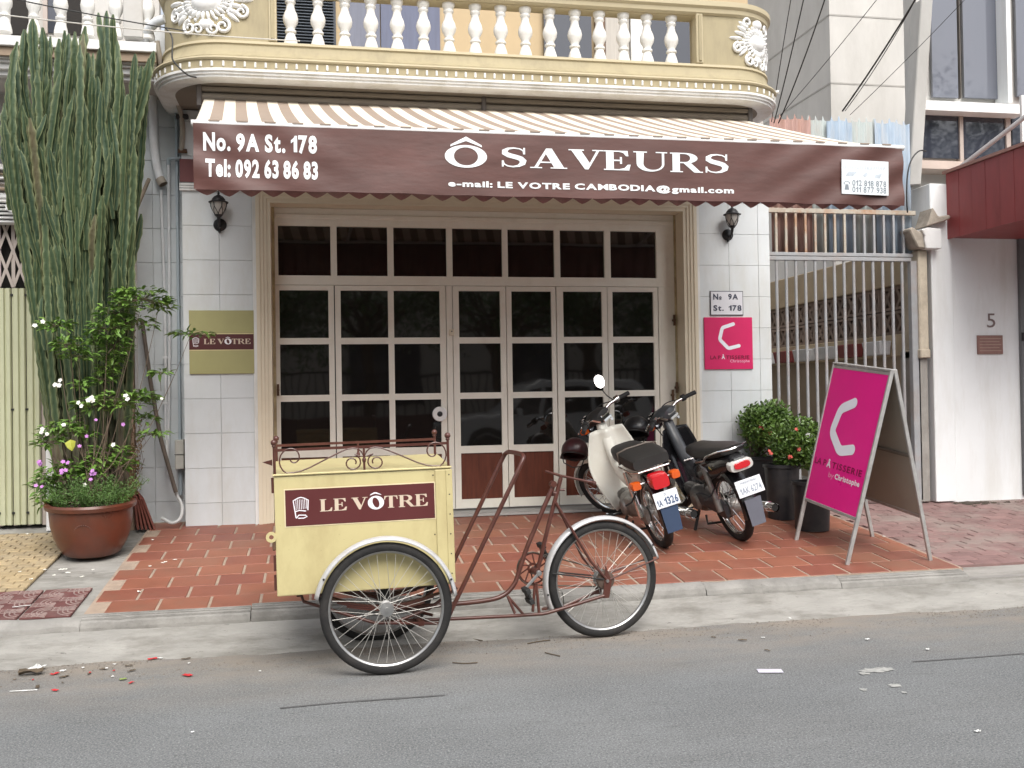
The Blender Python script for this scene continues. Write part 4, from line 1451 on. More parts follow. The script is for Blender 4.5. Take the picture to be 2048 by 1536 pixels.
class CB(MB):
    """a mesh of the tricycle; while REAR is set its points are given in the steered rear frame"""
    def build(s, name, m, parent=None, **k):
        if REAR[0] and not (parent is not None and parent.name.startswith('wheel')):
            s.v = [tuple(_RM @ Vector(p)) for p in s.v]
        return MB.build(s, name, m, parent, **k)
def cz4(x4, y4, c):
    return cyl(880 + x4 * .26695, 880 + y4 * .26695, c)
WR = .342
def wheel(x, y, r=WR, nsp=36, hubw=.075, parent=CY):
    o = MB().lathe([(r - .044, -.016), (r - .036, -.021), (r - .016, -.0215), (r - .005, -.014), (r, 0), (r - .005, .014), (r - .016, .0215), (r - .036, .021), (r - .044, .016), (r - .044, -.016)], 64, axis='Y').mesh('wheel', M_TYRE, smooth=True, auto=50)
    W = put('wheel', o, parent, loc=tuple(_RM @ Vector((x, y, r))) if REAR[0] else (x, y, r), rot=(0, random.uniform(0, 3), RYAW if REAR[0] else 0))
    CB().lathe([(r - .046, -.0155), (r - .038, -.0165), (r - .042, -.012), (r - .053, -.009), (r - .057, 0), (r - .053, .009), (r - .042, .012), (r - .038, .0165), (r - .046, .0155), (r - .046, -.0155)], 64, axis='Y').build('rim', M_RIM, W, smooth=True, auto=60)
    b = CB()
    for k in range(nsp):
        sd = 1 if k % 2 else -1
        an = 2 * PI * k / nsp
        off = (1 if (k // 2) % 2 else -1) * 1.05
        a2 = an + off
        hr = .030
        b.tube([(hr * math.cos(a2), sd * hubw * .42, hr * math.sin(a2)), ((r - .060) * math.cos(an), sd * .002, (r - .060) * math.sin(an))], .0013, 4, caps=False)
    s_ = b.build('spokes', M_SPOKE, W); s_['kind'] = 'stuff'
    CB().lathe([(.0, -hubw * .62), (.012, -hubw * .62), (.012, -hubw * .5), (.036, -hubw * .46), (.036, -hubw * .38), (.018, -hubw * .30), (.017, hubw * .30), (.036, hubw * .38), (.036, hubw * .46), (.012, hubw * .5), (.012, hubw * .62), (0, hubw * .62)], 18, axis='Y').build('hub', M_RIM, W, smooth=True)
    an = random.uniform(.8, 1.3)
    CB().tube([((r - .062) * math.cos(an), 0, (r - .062) * math.sin(an)), ((r - .098) * math.cos(an), 0, (r - .098) * math.sin(an))], .0045, 6).build('valve', M_BLACKP, W)
    return W
random.seed(4)
wheel(0, -HT); wheel(0, HT)
REAR[0] = True
RX = cyl(1206, 1161, 0).x
wheel(RX, 0, hubw=.10)
REAR[0] = False
def mudguard(x, y, a0, a1, r=.366, w_=.034):
    b = CB()
    prof = [(-w_, -.012), (-w_ * .9, -.003), (-w_ * .5, .006), (0, .009), (w_ * .5, .006), (w_ * .9, -.003), (w_, -.012)]
    N = 40
    for i in range(N + 1):
        a = a0 + (a1 - a0) * i / N
        for yy, rr in prof:
            b.v.append((x + (r + rr) * math.cos(a), y + yy, WR + (r + rr) * math.sin(a)))
    m = len(prof)
    b.f = [(i * m + j, i * m + j + 1, (i + 1) * m + j + 1, (i + 1) * m + j) for i in range(N) for j in range(m - 1)]
    o = b.build('mudguard', M_GUARD, CY, smooth=True)
    md = o.modifiers.new('thick', 'SOLIDIFY'); md.thickness = .0018
    for a in (a0 + .25, a1 - .3):
        CB().lathe([(0, -.004), (.006, -.004), (.006, .002)], 8, (x + (r - .004) * math.cos(a), y - w_ - .001, WR + (r - .004) * math.sin(a)), 'Y').build('bolt', M_BLACKP, o)
mudguard(0, -HT, math.radians(8), math.radians(169))
mudguard(0, HT, math.radians(8), math.radians(169))
REAR[0] = True
mudguard(RX, 0, math.radians(17), math.radians(207))
REAR[0] = False

# --- box
BXA, BXB, BYN, BYF_, BZ0, BZ1 = -.545, .375, -HT + .075, HT - .075, .428, 1.045
BOX = CB().box(BXA, BXB, BYN, BYF_, BZ0, BZ1).build('cargo_box', M_BOX, CY, bev=.006, seg=2)
lid = CB()
lid.hexa([(BXA - .006, BYN - .010, BZ1 + .0005), (BXB + .006, BYN - .010, BZ1 + .0005), (BXB + .006, BYF_ + .006, BZ1 + .0005), (BXA - .006, BYF_ + .006, BZ1 + .0005),
          (BXA - .006, BYN - .010, BZ1 + .012), (BXB + .006, BYN - .010, BZ1 + .012), (BXB + .006, BYF_ + .006, BZ1 + .050), (BXA - .006, BYF_ + .006, BZ1 + .050)])
LID = lid.build('lid', M_BOX, CY, bev=.004)
CB().box(BXB - .085, BXB - .004, BYN - .009, BYN - .001, BZ0 + .01, BZ1 - .004).build('corner_trim', M_BOX, BOX, bev=.007, seg=2)
CB().box(BXB - .03, BXB + .006, BYN - .014, BYN - .0085, BZ0 + .01, BZ1 - .004).build('corner_trim', M_BOX, BOX, bev=.003)
for k in range(6):
    for xx in (BXB - .012, BXB - .095):
        zz_ = BZ0 + .06 + .105 * k
        CB().lathe([(0, -.003), (.003, -.003), (.004, .0)], 6, (xx, BYN - (.0145 if xx > BXB - .05 else .001), zz_), 'Y').build('rivet', M_BLACKP, BOX)
# printed band
sx0, sx1, sz0, sz1 = -.490, .283, .786, .972
SB = CB().box(sx0, sx1, BYN - .0035, BYN - .0005, sz0, sz1).build('sign_band', M_BOXBAND, CY)
SBB = CB().box(sx0 - .006, sx1 + .006, BYN - .0018, BYN - .0004, sz0 - .006, sz1 + .006).build('sign_border', mat('cream_border', (.72, .62, .40), .5), CY)
le_votre((sx0, BYN - .0035, sz0), (sx1 - sx0, 0, 0), (0, 0, sz1 - sz0), (0, -1, 0), SB, lift=.0012)
# latch and hinges on the front end
for zz_ in (.735, ):
    CB().lathe([(.012, -.004), (.028, -.004), (.028, .004), (.012, .004), (.012, -.004)], 14, (BXA - .020, BYN - .002, zz_), 'Y').build('latch', M_BOX, BOX, smooth=True)
    CB().box(BXA - .016, BXA, BYN - .004, BYN + .03, zz_ - .07, zz_ - .025).build('padlock', M_RUST, BOX, bev=.004)
for zz_ in (1.0, .60, .50):
    CB().tube([(BXA - .006, BYN + .008, zz_ - .04), (BXA - .006, BYN + .008, zz_ + .04)], .007, 8).build('hinge', M_BROWN, BOX)
CB().prism([(0, 0), (.05, .012), (.05, -.02)], (BXA - .055, BYN + .02, BZ1 + .075), (1, 0, 0), (0, 0, 1), (0, .01, 0)).build('lid_hook', M_BROWN, LID)

# --- railing with scrollwork
def zl(y):
    return BZ1 + .012 + .038 * (y - BYN) / (BYF_ - BYN)
for yy in (BYN + .006, BYF_ - .02):
    for xx in (BXA + .006, BXB - .010):
        pz = zl(yy) - (.034 if yy > 0 else 0)
        CB().tube([(xx, yy, zl(yy) - .002), (xx, yy, pz + .150)], .0072, 8).ball((xx, yy, pz + .162), .0165, 12, 8).lathe([(.010, .139), (.012, .144), (.008, .150)], 10, (xx, yy, pz)).build('railing_post', M_BROWN, LID, smooth=True)
    pz = zl(yy) - (.034 if yy > 0 else 0)
    CB().bar((BXA + .008, yy, pz + .122), (BXB - .012, yy, pz + .122), .010, .014).build('railing_bar', M_BROWN, LID)
    xm = (BXA + BXB) / 2 + .005
    CB().tube([(xm, yy, pz), (xm, yy, pz + .118)], .0058, 8).ball((xm, yy, pz + .052), .011, 8, 6, (1, 1, 1.5)).build('railing_stem', M_BROWN, LID, smooth=True)
    for sg in ((-1, 1) if yy < 0 else ()):
        pts = []
        def P(a, h):
            pts.append((xm + sg * a, yy - .004, pz + h))
        # inner spiral (by the stem), over the top, long slope down, outer loop and curl
        for k in range(19):
            f_ = k / 18
            an = PI * 1.15 - f_ * 2 * PI * 1.28
            rr = .018 + .030 * f_
            P(.062 + rr * math.cos(an), .040 + rr * .92 * math.sin(an))
        # last angle leads towards the top
        for a, h in ((.004, .070), (.012, .095), (.030, .112), (.058, .117), (.090, .112), (.130, .096), (.20, .064), (.28, .026), (.325, .010), (.360, .004)):
            P(a, h)
        for k in range(1, 22):
            f_ = k / 21
            an = -PI / 2 + f_ * 2 * PI * 1.12
            rr = .062 * (1 - f_) ** .7 + .020
            cx, cz_ = .378 - .010 * f_, .066 + .022 * f_
            P(cx + rr * .80 * math.cos(an), cz_ + rr * .86 * math.sin(an))
        # order: spiral is generated outward then joined
        CB().tube(pts, .0042, 6).build('scroll', M_BROWN, LID, smooth=True)

for o in (BOX, LID, SB, SBB):                           # the box rides a little nose-down
    o.rotation_euler = (0, math.radians(-1.0), 0)
# --- frame
def tubes(name, lst, r, m=M_BROWN, n=10):
    b = CB()
    for pl in lst:
        b.tube(pl, r, n)
    return b.build(name, m, CY, smooth=True, auto=45)
def smooth_path(pl, it=2):
    pl = [Vector(p) for p in pl]
    for _ in range(it):
        o = [pl[0]]
        for a, c in zip(pl[:-1], pl[1:]):
            o += [a * .75 + c * .25, a * .25 + c * .75]
        o.append(pl[-1])
        pl = o
    return pl
# push handle: one bent tube, legs on both sides
HWN, HWF = -.175, .175
n0, n1 = cz4(60, 1330, HWN), cz4(612, 175, HWN)
f0, f1 = cz4(60, 1000, HWF), cz4(462, 150, HWF)
tn, tf = cz4(632, 112, HWN + .02), cz4(497, 86, HWF - .02)
pth = [n0, n0 * .35 + n1 * .65, n1, tn, (tn + tf) / 2 + Vector((0, 0, .004)), tf, f1, f0 * .35 + f1 * .65, f0]
tubes('push_handle', [smooth_path(pth, 2)], .0125, n=12)
REAR[0] = True
# bent main tube from under the box up to the saddle cluster
pth = [cz4(-420, 1265, -.03), cz4(0, 1238, -.03), cz4(300, 1212, -.02), cz4(470, 1178, -.01), cz4(560, 1085, -.01), cz4(590, 990, -.005), cz4(640, 830, 0), cz4(745, 580, 0), cz4(848, 345, 0)]
tubes('main_tube', [smooth_path(pth, 2)], .0135, n=12)
tubes('seat_tube', [[cz4(722, 1015, 0), cz4(812, 640, 0), cz4(905, 285, 0)]], .0128, n=12)
tubes('seat_post', [[cz4(893, 330, 0), cz4(912, 262, 0)]], .0095)
tubes('saddle_bar', [[cz4(792, 234, .10), cz4(905, 268, .0), cz4(1160, 322, -.10)]], .0075)
CB().ball(cz4(1155, 322, -.10), .013, 8, 6).build('saddle_bar_knob', M_BROWN, CY)
CB().tube([cz4(845, 330, 0) + Vector((0, -.02, 0)), cz4(845, 330, 0) + Vector((0, .02, 0))], .019, 12).tube([cz4(880, 372, 0), cz4(932, 374, 0)], .007, 6).build('saddle_clamp', M_BROWN, CY, smooth=True)
CB().tube([cz4(845, 395, 0), cz4(880, 400, 0)], .012, 8).build('cluster_lug', M_BROWN, CY, smooth=True)
# stays
dn = .062
ax = Vector((RX, 0, WR))
for sd in (-1, 1):
    c = sd * dn
    tubes('seat_stay', [[cz4(868, 470, sd * .022), Vector((RX - .10, c, WR + .12)), Vector((RX, c, WR + .005))]], .0085)
    low = [cz4(-420, 1360, c), cz4(0, 1345, c), cz4(745, 1308, c), cz4(830, 1290, c), Vector((RX - .02, c, WR - .085))]
    tubes('chain_stay', [smooth_path(low, 1)], .0100)
    CB().hexa([(RX - .028, c - .003, WR - .10), (RX + .012, c - .003, WR - .10), (RX + .030, c - .003, WR + .0), (RX - .008, c - .003, WR + .09),
               (RX - .028, c + .003, WR - .10), (RX + .012, c + .003, WR - .10), (RX + .030, c + .003, WR + .0), (RX - .008, c + .003, WR + .09)]).build('dropout_plate', M_BROWN, CY, bev=.001)
    CB().lathe([(0, sd * .012), (.009, sd * .012), (.011, 0)], 8, (RX, c + sd * .002, WR), 'Y').build('axle_nut', M_RIM, CY)
    tubes('guard_stay', [[Vector((RX + .02, c, WR + .008)), Vector((RX + .345, sd * .036, WR + .108))]], .0052)
    tubes('guard_stay', [[Vector((RX - .02, c, WR + .01)), Vector((RX - .325, sd * .036, WR + .06))]], .0045, M_BLACKP)
# brake drum and sprocket on the rear hub
CB().lathe([(0, -.058), (.030, -.056), (.052, -.050), (.056, -.040), (.056, -.026), (.02, -.024)], 26, (RX, 0, WR), 'Y').build('brake_drum', mat('greasy_brown_metal', (.14, .10, .08), .45, metal=.5, var=.25), CY, smooth=True)
CB().lathe([(.02, .036), (.050, .036), (.050, .041), (.02, .041)], 26, (RX, 0, WR), 'Y').build('sprocket', M_RIM, CY)
# bottom bracket, chain ring, cranks, pedals, chain
bb = cz4(716, 985, 0)
CB().tube([bb + Vector((0, -.045, 0)), bb + Vector((0, .045, 0))], .021, 14).build('bottom_bracket', M_BROWN, CY, smooth=True)
cr = cz4(695, 962, .045)
ring = CB()
ring.lathe([(.084, .042), (.094, .042), (.094, .046), (.084, .046), (.084, .042)], 40, (cr.x, 0, cr.z), 'Y')
ring.lathe([(.020, .042), (.034, .042), (.034, .046), (.020, .046), (.020, .042)], 24, (cr.x, 0, cr.z), 'Y')
for k in range(10):
    a = 2 * PI * k / 10
    a2 = a + .35
    ring.bar((cr.x + .033 * math.cos(a), .044, cr.z + .033 * math.sin(a)), (cr.x + .086 * math.cos(a2), .044, cr.z + .086 * math.sin(a2)), .008, .004, up=(0, 1, 0))
ring.build('chain_ring', M_BROWN, CY)
pe = cz4(640, 1112, -.065)
CB().bar((bb.x, -.062, bb.z), (pe.x, -.066, pe.z), .016, .011, up=(0, 1, 0)).lathe([(0, -.072), (.016, -.072), (.016, -.05)], 12, (bb.x, 0, bb.z), 'Y').build('crank', M_RIM, CY, bev=.002)
def pedal(c_, y0, y1):
    b = CB()
    b.box(-.045, .045, y0, y1, -.007, .007)
    b.box(-.046, -.016, y0 - .002, y1 + .002, -.014, .014)
    b.box(.016, .046, y0 - .002, y1 + .002, -.014, .014)
    o = b.mesh('pedal', M_BLACKP, bev=.003)
    p = put('pedal', o, CY, loc=tuple(_RM @ Vector((c_.x, 0, c_.z))), rot=(0, math.radians(70), RYAW))
pedal(pe + Vector((-.003, 0, -.03)), -.165, -.075)
fe = Vector((2 * bb.x - pe.x, 0, 2 * bb.z - pe.z))
CB().bar((bb.x, .062, bb.z), (fe.x, .066, fe.z), .016, .011, up=(0, 1, 0)).build('crank', M_RIM, CY, bev=.002)
pedal(fe + Vector((.004, 0, .02)), .075, .165)
ch = []
for k in range(13):
    a = PI / 2 + PI * k / 12
    ch.append((cr.x + .096 * math.cos(a), .044, cr.z + .096 * math.sin(a)))
for k in range(13):
    a = -PI / 2 + PI * k / 12
    ch.append((RX + .052 * math.cos(a), .044, WR + .052 * math.sin(a)))
CB().tube(ch, .0045, 6, closed=True).build('chain', mat('chain_steel', (.10, .085, .07), .5, metal=.6, var=.3), CY)
# struts below the bracket and at the bend
tubes('bracket_strut', [[cz4(712, 1075, -.03), cz4(695, 1272, -.045)], [cz4(722, 1075, -.03), cz4(742, 1300, -.055)]], .0085)
tubes('bracket_strut', [[cz4(712, 1075, .03), cz4(695, 1285, .045)]], .0085)
tubes('bend_brace', [[cz4(505, 1168, -.02), cz4(562, 1300, -.05)], [cz4(505, 1168, -.02), cz4(628, 1310, -.05)]], .0080)
CB().bar(cz4(780, 1268, -.06), cz4(800, 1255, .06), .03, .012).build('bridge_plate', M_BROWN, CY)
tubes('cross_tube', [[cz4(560, 1312, -dn), cz4(560, 1312, dn)]], .008)
REAR[0] = False
# --- front axle, springs and carriers under the box
tubes('front_axle', [[(0, -HT + .03, WR), (0, HT - .03, WR)]], .013, n=12)
for sd in (-1, 1):
    y_ = sd * .18
    arc = [(-.30 + .62 * k / 12, y_, WR + .035 - .055 * math.sin(PI * k / 12)) for k in range(13)]
    b = CB()
    for q in range(3):
        cut = arc[q:13 - q]
        for a, c in zip(cut[:-1], cut[1:]):
            b.bar(Vector(a) - Vector((0, 0, .010 * q)), Vector(c) - Vector((0, 0, .010 * q)), .034, .008)
    b.build('leaf_spring', M_BROWN, CY)
    CB().box(-.028, .028, y_ - .025, y_ + .025, WR + .0, BZ0 - .002).build('spring_block', M_BLACKP, CY, bev=.003)
    tubes('carrier_strut', [[(-.36, y_, BZ0), (-.31, y_, WR + .03)], [(.34, y_, BZ0 + .005), (.32, y_, WR + .03)],
                            [(-.44, y_, BZ0), (-.42, y_, BZ0 - .06), (-.30, y_, BZ0 - .105), (-.05, y_, WR - .11), (.16, y_, WR - .125), (.30, y_ * .6, WR - .15)]], .0085)
    tubes('carrier_strut', [[(-.20, y_ * .8, BZ0 - .005), (-.02, y_ * .8, WR + .01), (.22, y_ * .7, WR + .06), (.36, HWN if sd < 0 else HWF, BZ0 + .03)]], .0095)
    tubes('carrier_strut', [[(.05, y_, WR - .115), (.25, y_ * .75, WR - .06), (.40, y_ * .9, WR + .05)]], .0085)
CB().bar((-.44, -.18, BZ0 - .02), (-.44, .18, BZ0 - .02), .03, .03).build('cross_bar', M_BROWN, CY)
CB().bar((.20, -.18, WR - .13), (.20, .18, WR - .13), .03, .025).build('cross_bar', M_BROWN, CY)
# ------------------------------------------------------------------ two small motorbikes on their side stands
M_MTYRE = mat('motorbike_rubber', (.014, .0135, .013), .8, var=.2, vs=20, bump=.25, bs=70, dirt=(.07, .06, .05), dirt_amt=.5, ds=9)
M_CHROME = mat('chrome', (.72, .72, .71), .14, metal=1.0, var=.06, vs=15)
M_ALLOY = mat('cast_alloy', (.33, .32, .30), .45, metal=.7, var=.2, vs=18, dirt=(.12, .10, .08), dirt_amt=.5, ds=10)
M_WBODY = mat('ivory_white_plastic', (.70, .69, .62), .3, var=.03, vs=3, coat=.3, dirt=(.52, .48, .38), dirt_amt=.25, ds=6)
M_BBODY = mat('gloss_black_plastic', (.012, .012, .014), .22, var=.05, coat=.5)
M_GREYBODY = mat('charcoal_plastic', (.055, .060, .066), .35, var=.08, coat=.3)
M_SEAT = mat('black_vinyl', (.020, .019, .018), .5, var=.15, vs=10, bump=.08, bs=90)
M_REDL = mat('red_lens', (.52, .012, .018), .18, var=.05, coat=.6)
M_ORL = mat('orange_lens', (.62, .10, .012), .2, var=.05, coat=.6)
M_PLATE = mat('licence_plate_white', (.70, .73, .76), .35, var=.03)
M_PBLUE = mat('plate_blue_print', (.05, .08, .16), .4)
M_FLAPB = mat('navy_mudflap', (.03, .055, .11), .6, var=.1)
M_FLAPG = mat('grey_mudflap', (.12, .13, .16), .6, var=.1)
M_MIRR = mat('mirror_glass', (.90, .90, .90), .03, metal=1.0, var=.0)
M_HELM = mat('dark_red_helmet_shell', (.035, .008, .010), .4, var=.3, vs=20, coat=.1)
M_HELM2 = mat('black_helmet_shell', (.012, .012, .013), .4, var=.05, coat=.1)
def ring(c, hy, hz, n=16, p=2.4, tilt=0.0):
    """a soft rectangle across the bike: half width hy, half height hz, leaning back by tilt"""
    out = []
    for k in range(n):
        a = 2 * PI * k / n
        ca, sa = math.cos(a), math.sin(a)
        y = hy * math.copysign(abs(ca) ** (2 / p), ca)
        z = hz * math.copysign(abs(sa) ** (2 / p), sa)
        out.append((c[0] - z * math.sin(tilt), c[1] + y, c[2] + z * math.cos(tilt)))
    return out
def loft(rings, b=None, caps=True):
    b = b or MB()
    k = len(b.v)
    n = len(rings[0])
    for r_ in rings:
        b.v += [tuple(p) for p in r_]
    for i in range(len(rings) - 1):
        for j in range(n):
            a = k + i * n
            b.f.append((a + j, a + (j + 1) % n, a + n + (j + 1) % n, a + n + j))
    if caps:
        b.f.append(tuple(range(k, k + n)))
        b.f.append(tuple(range(k + (len(rings) - 1) * n, k + len(rings) * n)))
    return b
def moto_wheel(x, parent, r=.282, z=None, rotz=0.0, pivot=None):
    me = MB().lathe([(r - .062, -.020), (r - .050, -.030), (r - .022, -.034), (r - .006, -.022), (r, 0), (r - .006, .022), (r - .022, .034), (r - .050, .030), (r - .062, .020), (r - .062, -.020)], 44, axis='Y').mesh('wheel', M_MTYRE, smooth=True, auto=50)
    W = put('wheel', me, parent, loc=(x, 0, r if z is None else z))
    MB().lathe([(r - .064, -.019), (r - .054, -.024), (r - .062, -.016), (r - .074, -.012), (r - .078, 0), (r - .074, .012), (r - .062, .016), (r - .054, .024), (r - .064, .019), (r - .064, -.019)], 44, axis='Y').build('rim', M_CHROME, W, smooth=True, auto=60)
    b = MB()
    for k in range(28):
        sd = 1 if k % 2 else -1
        an = 2 * PI * k / 28
        a2 = an + (.9 if (k // 2) % 2 else -.9)
        b.tube([(.05 * math.cos(a2), sd * .035, .05 * math.sin(a2)), ((r - .076) * math.cos(an), 0, (r - .076) * math.sin(an))], .0022, 4, caps=False)
    s_ = b.build('spokes', M_CHROME, W); s_['kind'] = 'stuff'
    MB().lathe([(0, -.055), (.02, -.055), (.058, -.045), (.064, -.03), (.064, .03), (.058, .045), (.02, .055), (0, .055)], 22, axis='Y').build('hub', M_ALLOY, W, smooth=True)
    return W
def plate(parent, o, w_, h_, back, rows, m=M_PBLUE):
    """licence plate whose face looks backwards (-x) and a little up"""
    up = Vector((math.sin(back), 0, math.cos(back)))
    lf = Vector((0, 1, 0))
    nr = Vector((-math.cos(back), 0, math.sin(back)))
    o = Vector(o)
    P0 = MB().hexa([o + lf * (w_ / 2), o - lf * (w_ / 2), o - lf * (w_ / 2) + up * h_, o + lf * (w_ / 2) + up * h_,
                    o + lf * (w_ / 2) + nr * .003, o - lf * (w_ / 2) + nr * .003, o - lf * (w_ / 2) + up * h_ + nr * .003, o + lf * (w_ / 2) + up * h_ + nr * .003]).build('licence_plate', M_PLATE, parent, bev=.004)
    for txt, x0, z0, x1, z1, bold in rows:
        lay(text_line(txt, bold), o + lf * (w_ / 2 - w_ * x0) + up * (h_ * z0), -lf * (w_ * (x1 - x0)), up * (h_ * (z1 - z0)), nr, .0045).build('plate_lettering', m, P0)
    return P0

def motorbike(kind, label, px, py, yaw, lean, steer):
    p = on_p(px, py)
    B = thing('motorbike', label, 'motorbike', (p.x, p.y, p.z - .004), rot=(math.radians(lean), -math.atan(SLOPE) * .9, math.radians(yaw)), group='motorbikes parked at the shop door')
    white = kind == 'white'
    r = .282
    fx = 1.19
    moto_wheel(0, B)
    # --- everything that turns with the bars: built straight, then turned about the steering axis
    axis_p, axis_d = Vector((.92, 0, .84)), Vector((-.42, 0, 1)).normalized()
    SM = Matrix.Translation(axis_p) @ Matrix.Rotation(math.radians(steer), 4, axis_d) @ Matrix.Translation(-axis_p)
    def steerb(mb, name, m, **k):
        mb.v = [tuple(SM @ Vector(q)) for q in mb.v]
        return mb.build(name, m, B, **k)
    W = moto_wheel(fx, B)
    q = SM @ Vector((fx, 0, r))
    W.matrix_basis = SM @ Matrix.Translation((fx, 0, r))
    for sd in (-1, 1):
        steerb(MB().tube([(.96, sd * .065, .70), (1.05, sd * .068, .50), (1.10, sd * .07, .30)], [.022, .02, .018], 10).tube([(1.10, sd * .07, .30), (fx, sd * .07, r)], .016, 8), 'fork_leg', M_WBODY if white else M_BBODY, smooth=True)
    g = MB()
    for i in range(17):
        a = math.radians(-10 + 165 * i / 16)
        for yy, rr in ((-.055, -.022), (-.045, .0), (0, .012), (.045, .0), (.055, -.022)):
            g.v.append((fx + (r + .022 + rr) * math.cos(a), yy, r + (r + .022 + rr) * math.sin(a)))
    g.f = [(i * 5 + j, i * 5 + j + 1, (i + 1) * 5 + j + 1, (i + 1) * 5 + j) for i in range(16) for j in range(4)]
    steerb(g, 'front_mudguard', M_WBODY if white else M_BBODY, smooth=True)
    steerb(MB().tube([(.98, 0, .66), (.84, 0, 1.0)], .026, 12), 'steering_column', M_ALLOY, smooth=True)
    # handlebar cover, bars, grips
    steerb(loft([ring((.80, 0, .935), .05, .035, tilt=.4), ring((.82, 0, .955), .085, .060, tilt=.4), ring((.90, 0, .955), .095, .070, tilt=.35), ring((.97, 0, .93), .085, .07, tilt=.3), ring((1.02, 0, .905), .06, .055, tilt=.3)]), 'handlebar_cover', M_SEAT if white else M_GREYBODY, smooth=True)
    steerb(MB().lathe([(0, .05), (.055, .046), (.075, .03), (.08, 0)], 20, (1.0, 0, .90), 'X'), 'headlight', M_MIRR, smooth=True)
    steerb(MB().prism([(-.055, 0), (.055, 0), (.045, .06), (-.045, .06)], (.79, 0, .955), (0, 1, 0), (.55, 0, .8), (-.006, 0, .004)), 'speedometer', M_CHROME if white else M_ALLOY, bev=.006)
    for sd in (-1, 1):
        steerb(MB().tube([(.88, sd * .06, .955), (.85, sd * .16, .985), (.80, sd * .26, .985)], .014, 10), 'handlebar', M_CHROME, smooth=True)
        steerb(MB().tube([(.82, sd * .225, .985), (.765, sd * .335, .978)], .019, 12), 'grip', M_BLACKP, smooth=True)
        steerb(MB().box(-.02, .02, -.022, .022, -.02, .02), 'x', M_BLACKP) if False else None
        steerb(MB().tube([(.845, sd * .20, .99), (.87, sd * .24, .975), (.83, sd * .33, .968)], .006, 6), 'brake_lever', M_CHROME, smooth=True)
        steerb(MB().tube([(.83, sd * .215, .985), (.815, sd * .245, .985)], .030, 12), 'switch_block', M_CHROME if (white and sd < 0) else M_BLACKP, smooth=True)
    for k, (sd, zz_) in enumerate(((1, .99), (-1, .985), (1, .965))):
        steerb(MB().tube(smooth_path([(.845, sd * .20, zz_), (.93, sd * .15, 1.02 - .02 * k), (1.0, sd * .10, .97), (1.0, sd * .04, .86), (.97, sd * .03, .74)], 2), .0045, 6), 'control_cable', M_BLACKP, smooth=True)
    steerb(MB().bar((.785, -.05, .925), (.785, .05, .925), .012, .02).bar((.80, .075, .93), (.86, .095, .965), .012, .018), 'trim_strip', M_CHROME)
    steerb(MB().lathe([(0, -.006), (.014, -.006), (.016, .004)], 12, (.775, -.03, .90), 'X'), 'ignition_lock', M_CHROME)
    for sd in (-1, 1):
        steerb(loft([ring((.96, sd * .115, .885), .028, .022, p=4), ring((1.01, sd * .115, .885), .030, .024, p=4)]), 'front_indicator', M_ORL, smooth=True)
    if white:
        steerb(MB().tube([(.835, -.20, .995), (.85, -.175, 1.05), (.86, -.165, 1.10), (.855, -.175, 1.145)], .005, 8), 'mirror_stem', M_BLACKP, smooth=True)
        n = 24
        c0 = SM @ Vector((.850, -.165, 1.195))
        nr = Vector((-.93, .05, .42)).normalized()           # the glass is set to look back and a little up
        uu = nr.cross(Vector((0, 0, 1))).normalized(); vv = uu.cross(nr).normalized()
        b = MB()
        for rr, xx in ((.0, .002), (.6, .002), (.94, .002), (1.0, -.004), (.85, -.016), (.0, -.024)):
            for k in range(n):
                a = 2 * PI * k / n
                b.v.append(tuple(c0 + uu * (.044 * rr * math.cos(a)) + vv * (.064 * rr * math.sin(a)) + nr * xx))
        b.f = [(i * n + k, i * n + (k + 1) % n, (i + 1) * n + (k + 1) % n, (i + 1) * n + k) for i in range(5) for k in range(n)]
        MI = b.build('mirror', M_BLACKP, B, smooth=True)
        b = MB()
        b.v = [tuple(c0 + uu * (.041 * math.cos(2 * PI * k / n)) + vv * (.060 * math.sin(2 * PI * k / n)) + nr * .0035) for k in range(n)]
        b.f = [tuple(range(n))]
        b.build('mirror_glass', M_MIRR, MI)
    # --- leg shield
    b = MB()
    N_, K_ = 20, 16
    def shield(u, v):
        s_ = 2 * u - 1
        if white:
            hw = .115 + .115 * math.sin(min(1, v * 1.7) * PI * .5) - .085 * max(0, (v - .60) / .40) ** 1.3
            z = .20 + .66 * v
            x = .70 + .12 * v + .07 * math.sin(v * PI) * .3 - .07 * abs(s_) ** 2.2 + .055 * math.exp(-(s_ * 3.2) ** 2) * -1
        else:
            hw = .09 + .075 * math.sin(min(1, v * 1.4) * PI * .5) - .05 * max(0, (v - .65) / .35) ** 1.5
            z = .24 + .60 * v
            x = .74 + .10 * v - .09 * abs(s_) ** 2.4
        return (x, s_ * hw, z)
    b.grid(shield, N_, K_)
    o = b.build('leg_shield', M_WBODY if white else M_BBODY, B, smooth=True)
    md = o.modifiers.new('thick', 'SOLIDIFY'); md.thickness = .006
    LS = o
    if white:
        c0 = shield(.22, .30)
        MB().lathe([(0, 0), (.5, .0)], 20, (0, 0, 0), 'X').v
        hb = MB()
        hb.v = [(shield(.24 + .045 * math.cos(2 * PI * k / 20), .34 + .055 * math.sin(2 * PI * k / 20))[0] - .011, shield(.24 + .045 * math.cos(2 * PI * k / 20), .34)[1], shield(.24, .34 + .055 * math.sin(2 * PI * k / 20))[2]) for k in range(20)]
        hb.f = [tuple(range(20))]
        hb.build('shield_opening', M_BLACKP, LS)
        # hook and paper sticker
        q = Vector(shield(.36, .66))
        MB().tube([q + Vector((-.012, .0, .02)), q + Vector((-.02, .0, -.01)), q + Vector((-.035, .008, -.022)), q + Vector((-.045, .02, -.008))], .004, 6).build('bag_hook', M_BLACKP, LS)
    # --- spine: from the head down to the engine and back to the saddle
    bc = M_WBODY if white else M_GREYBODY
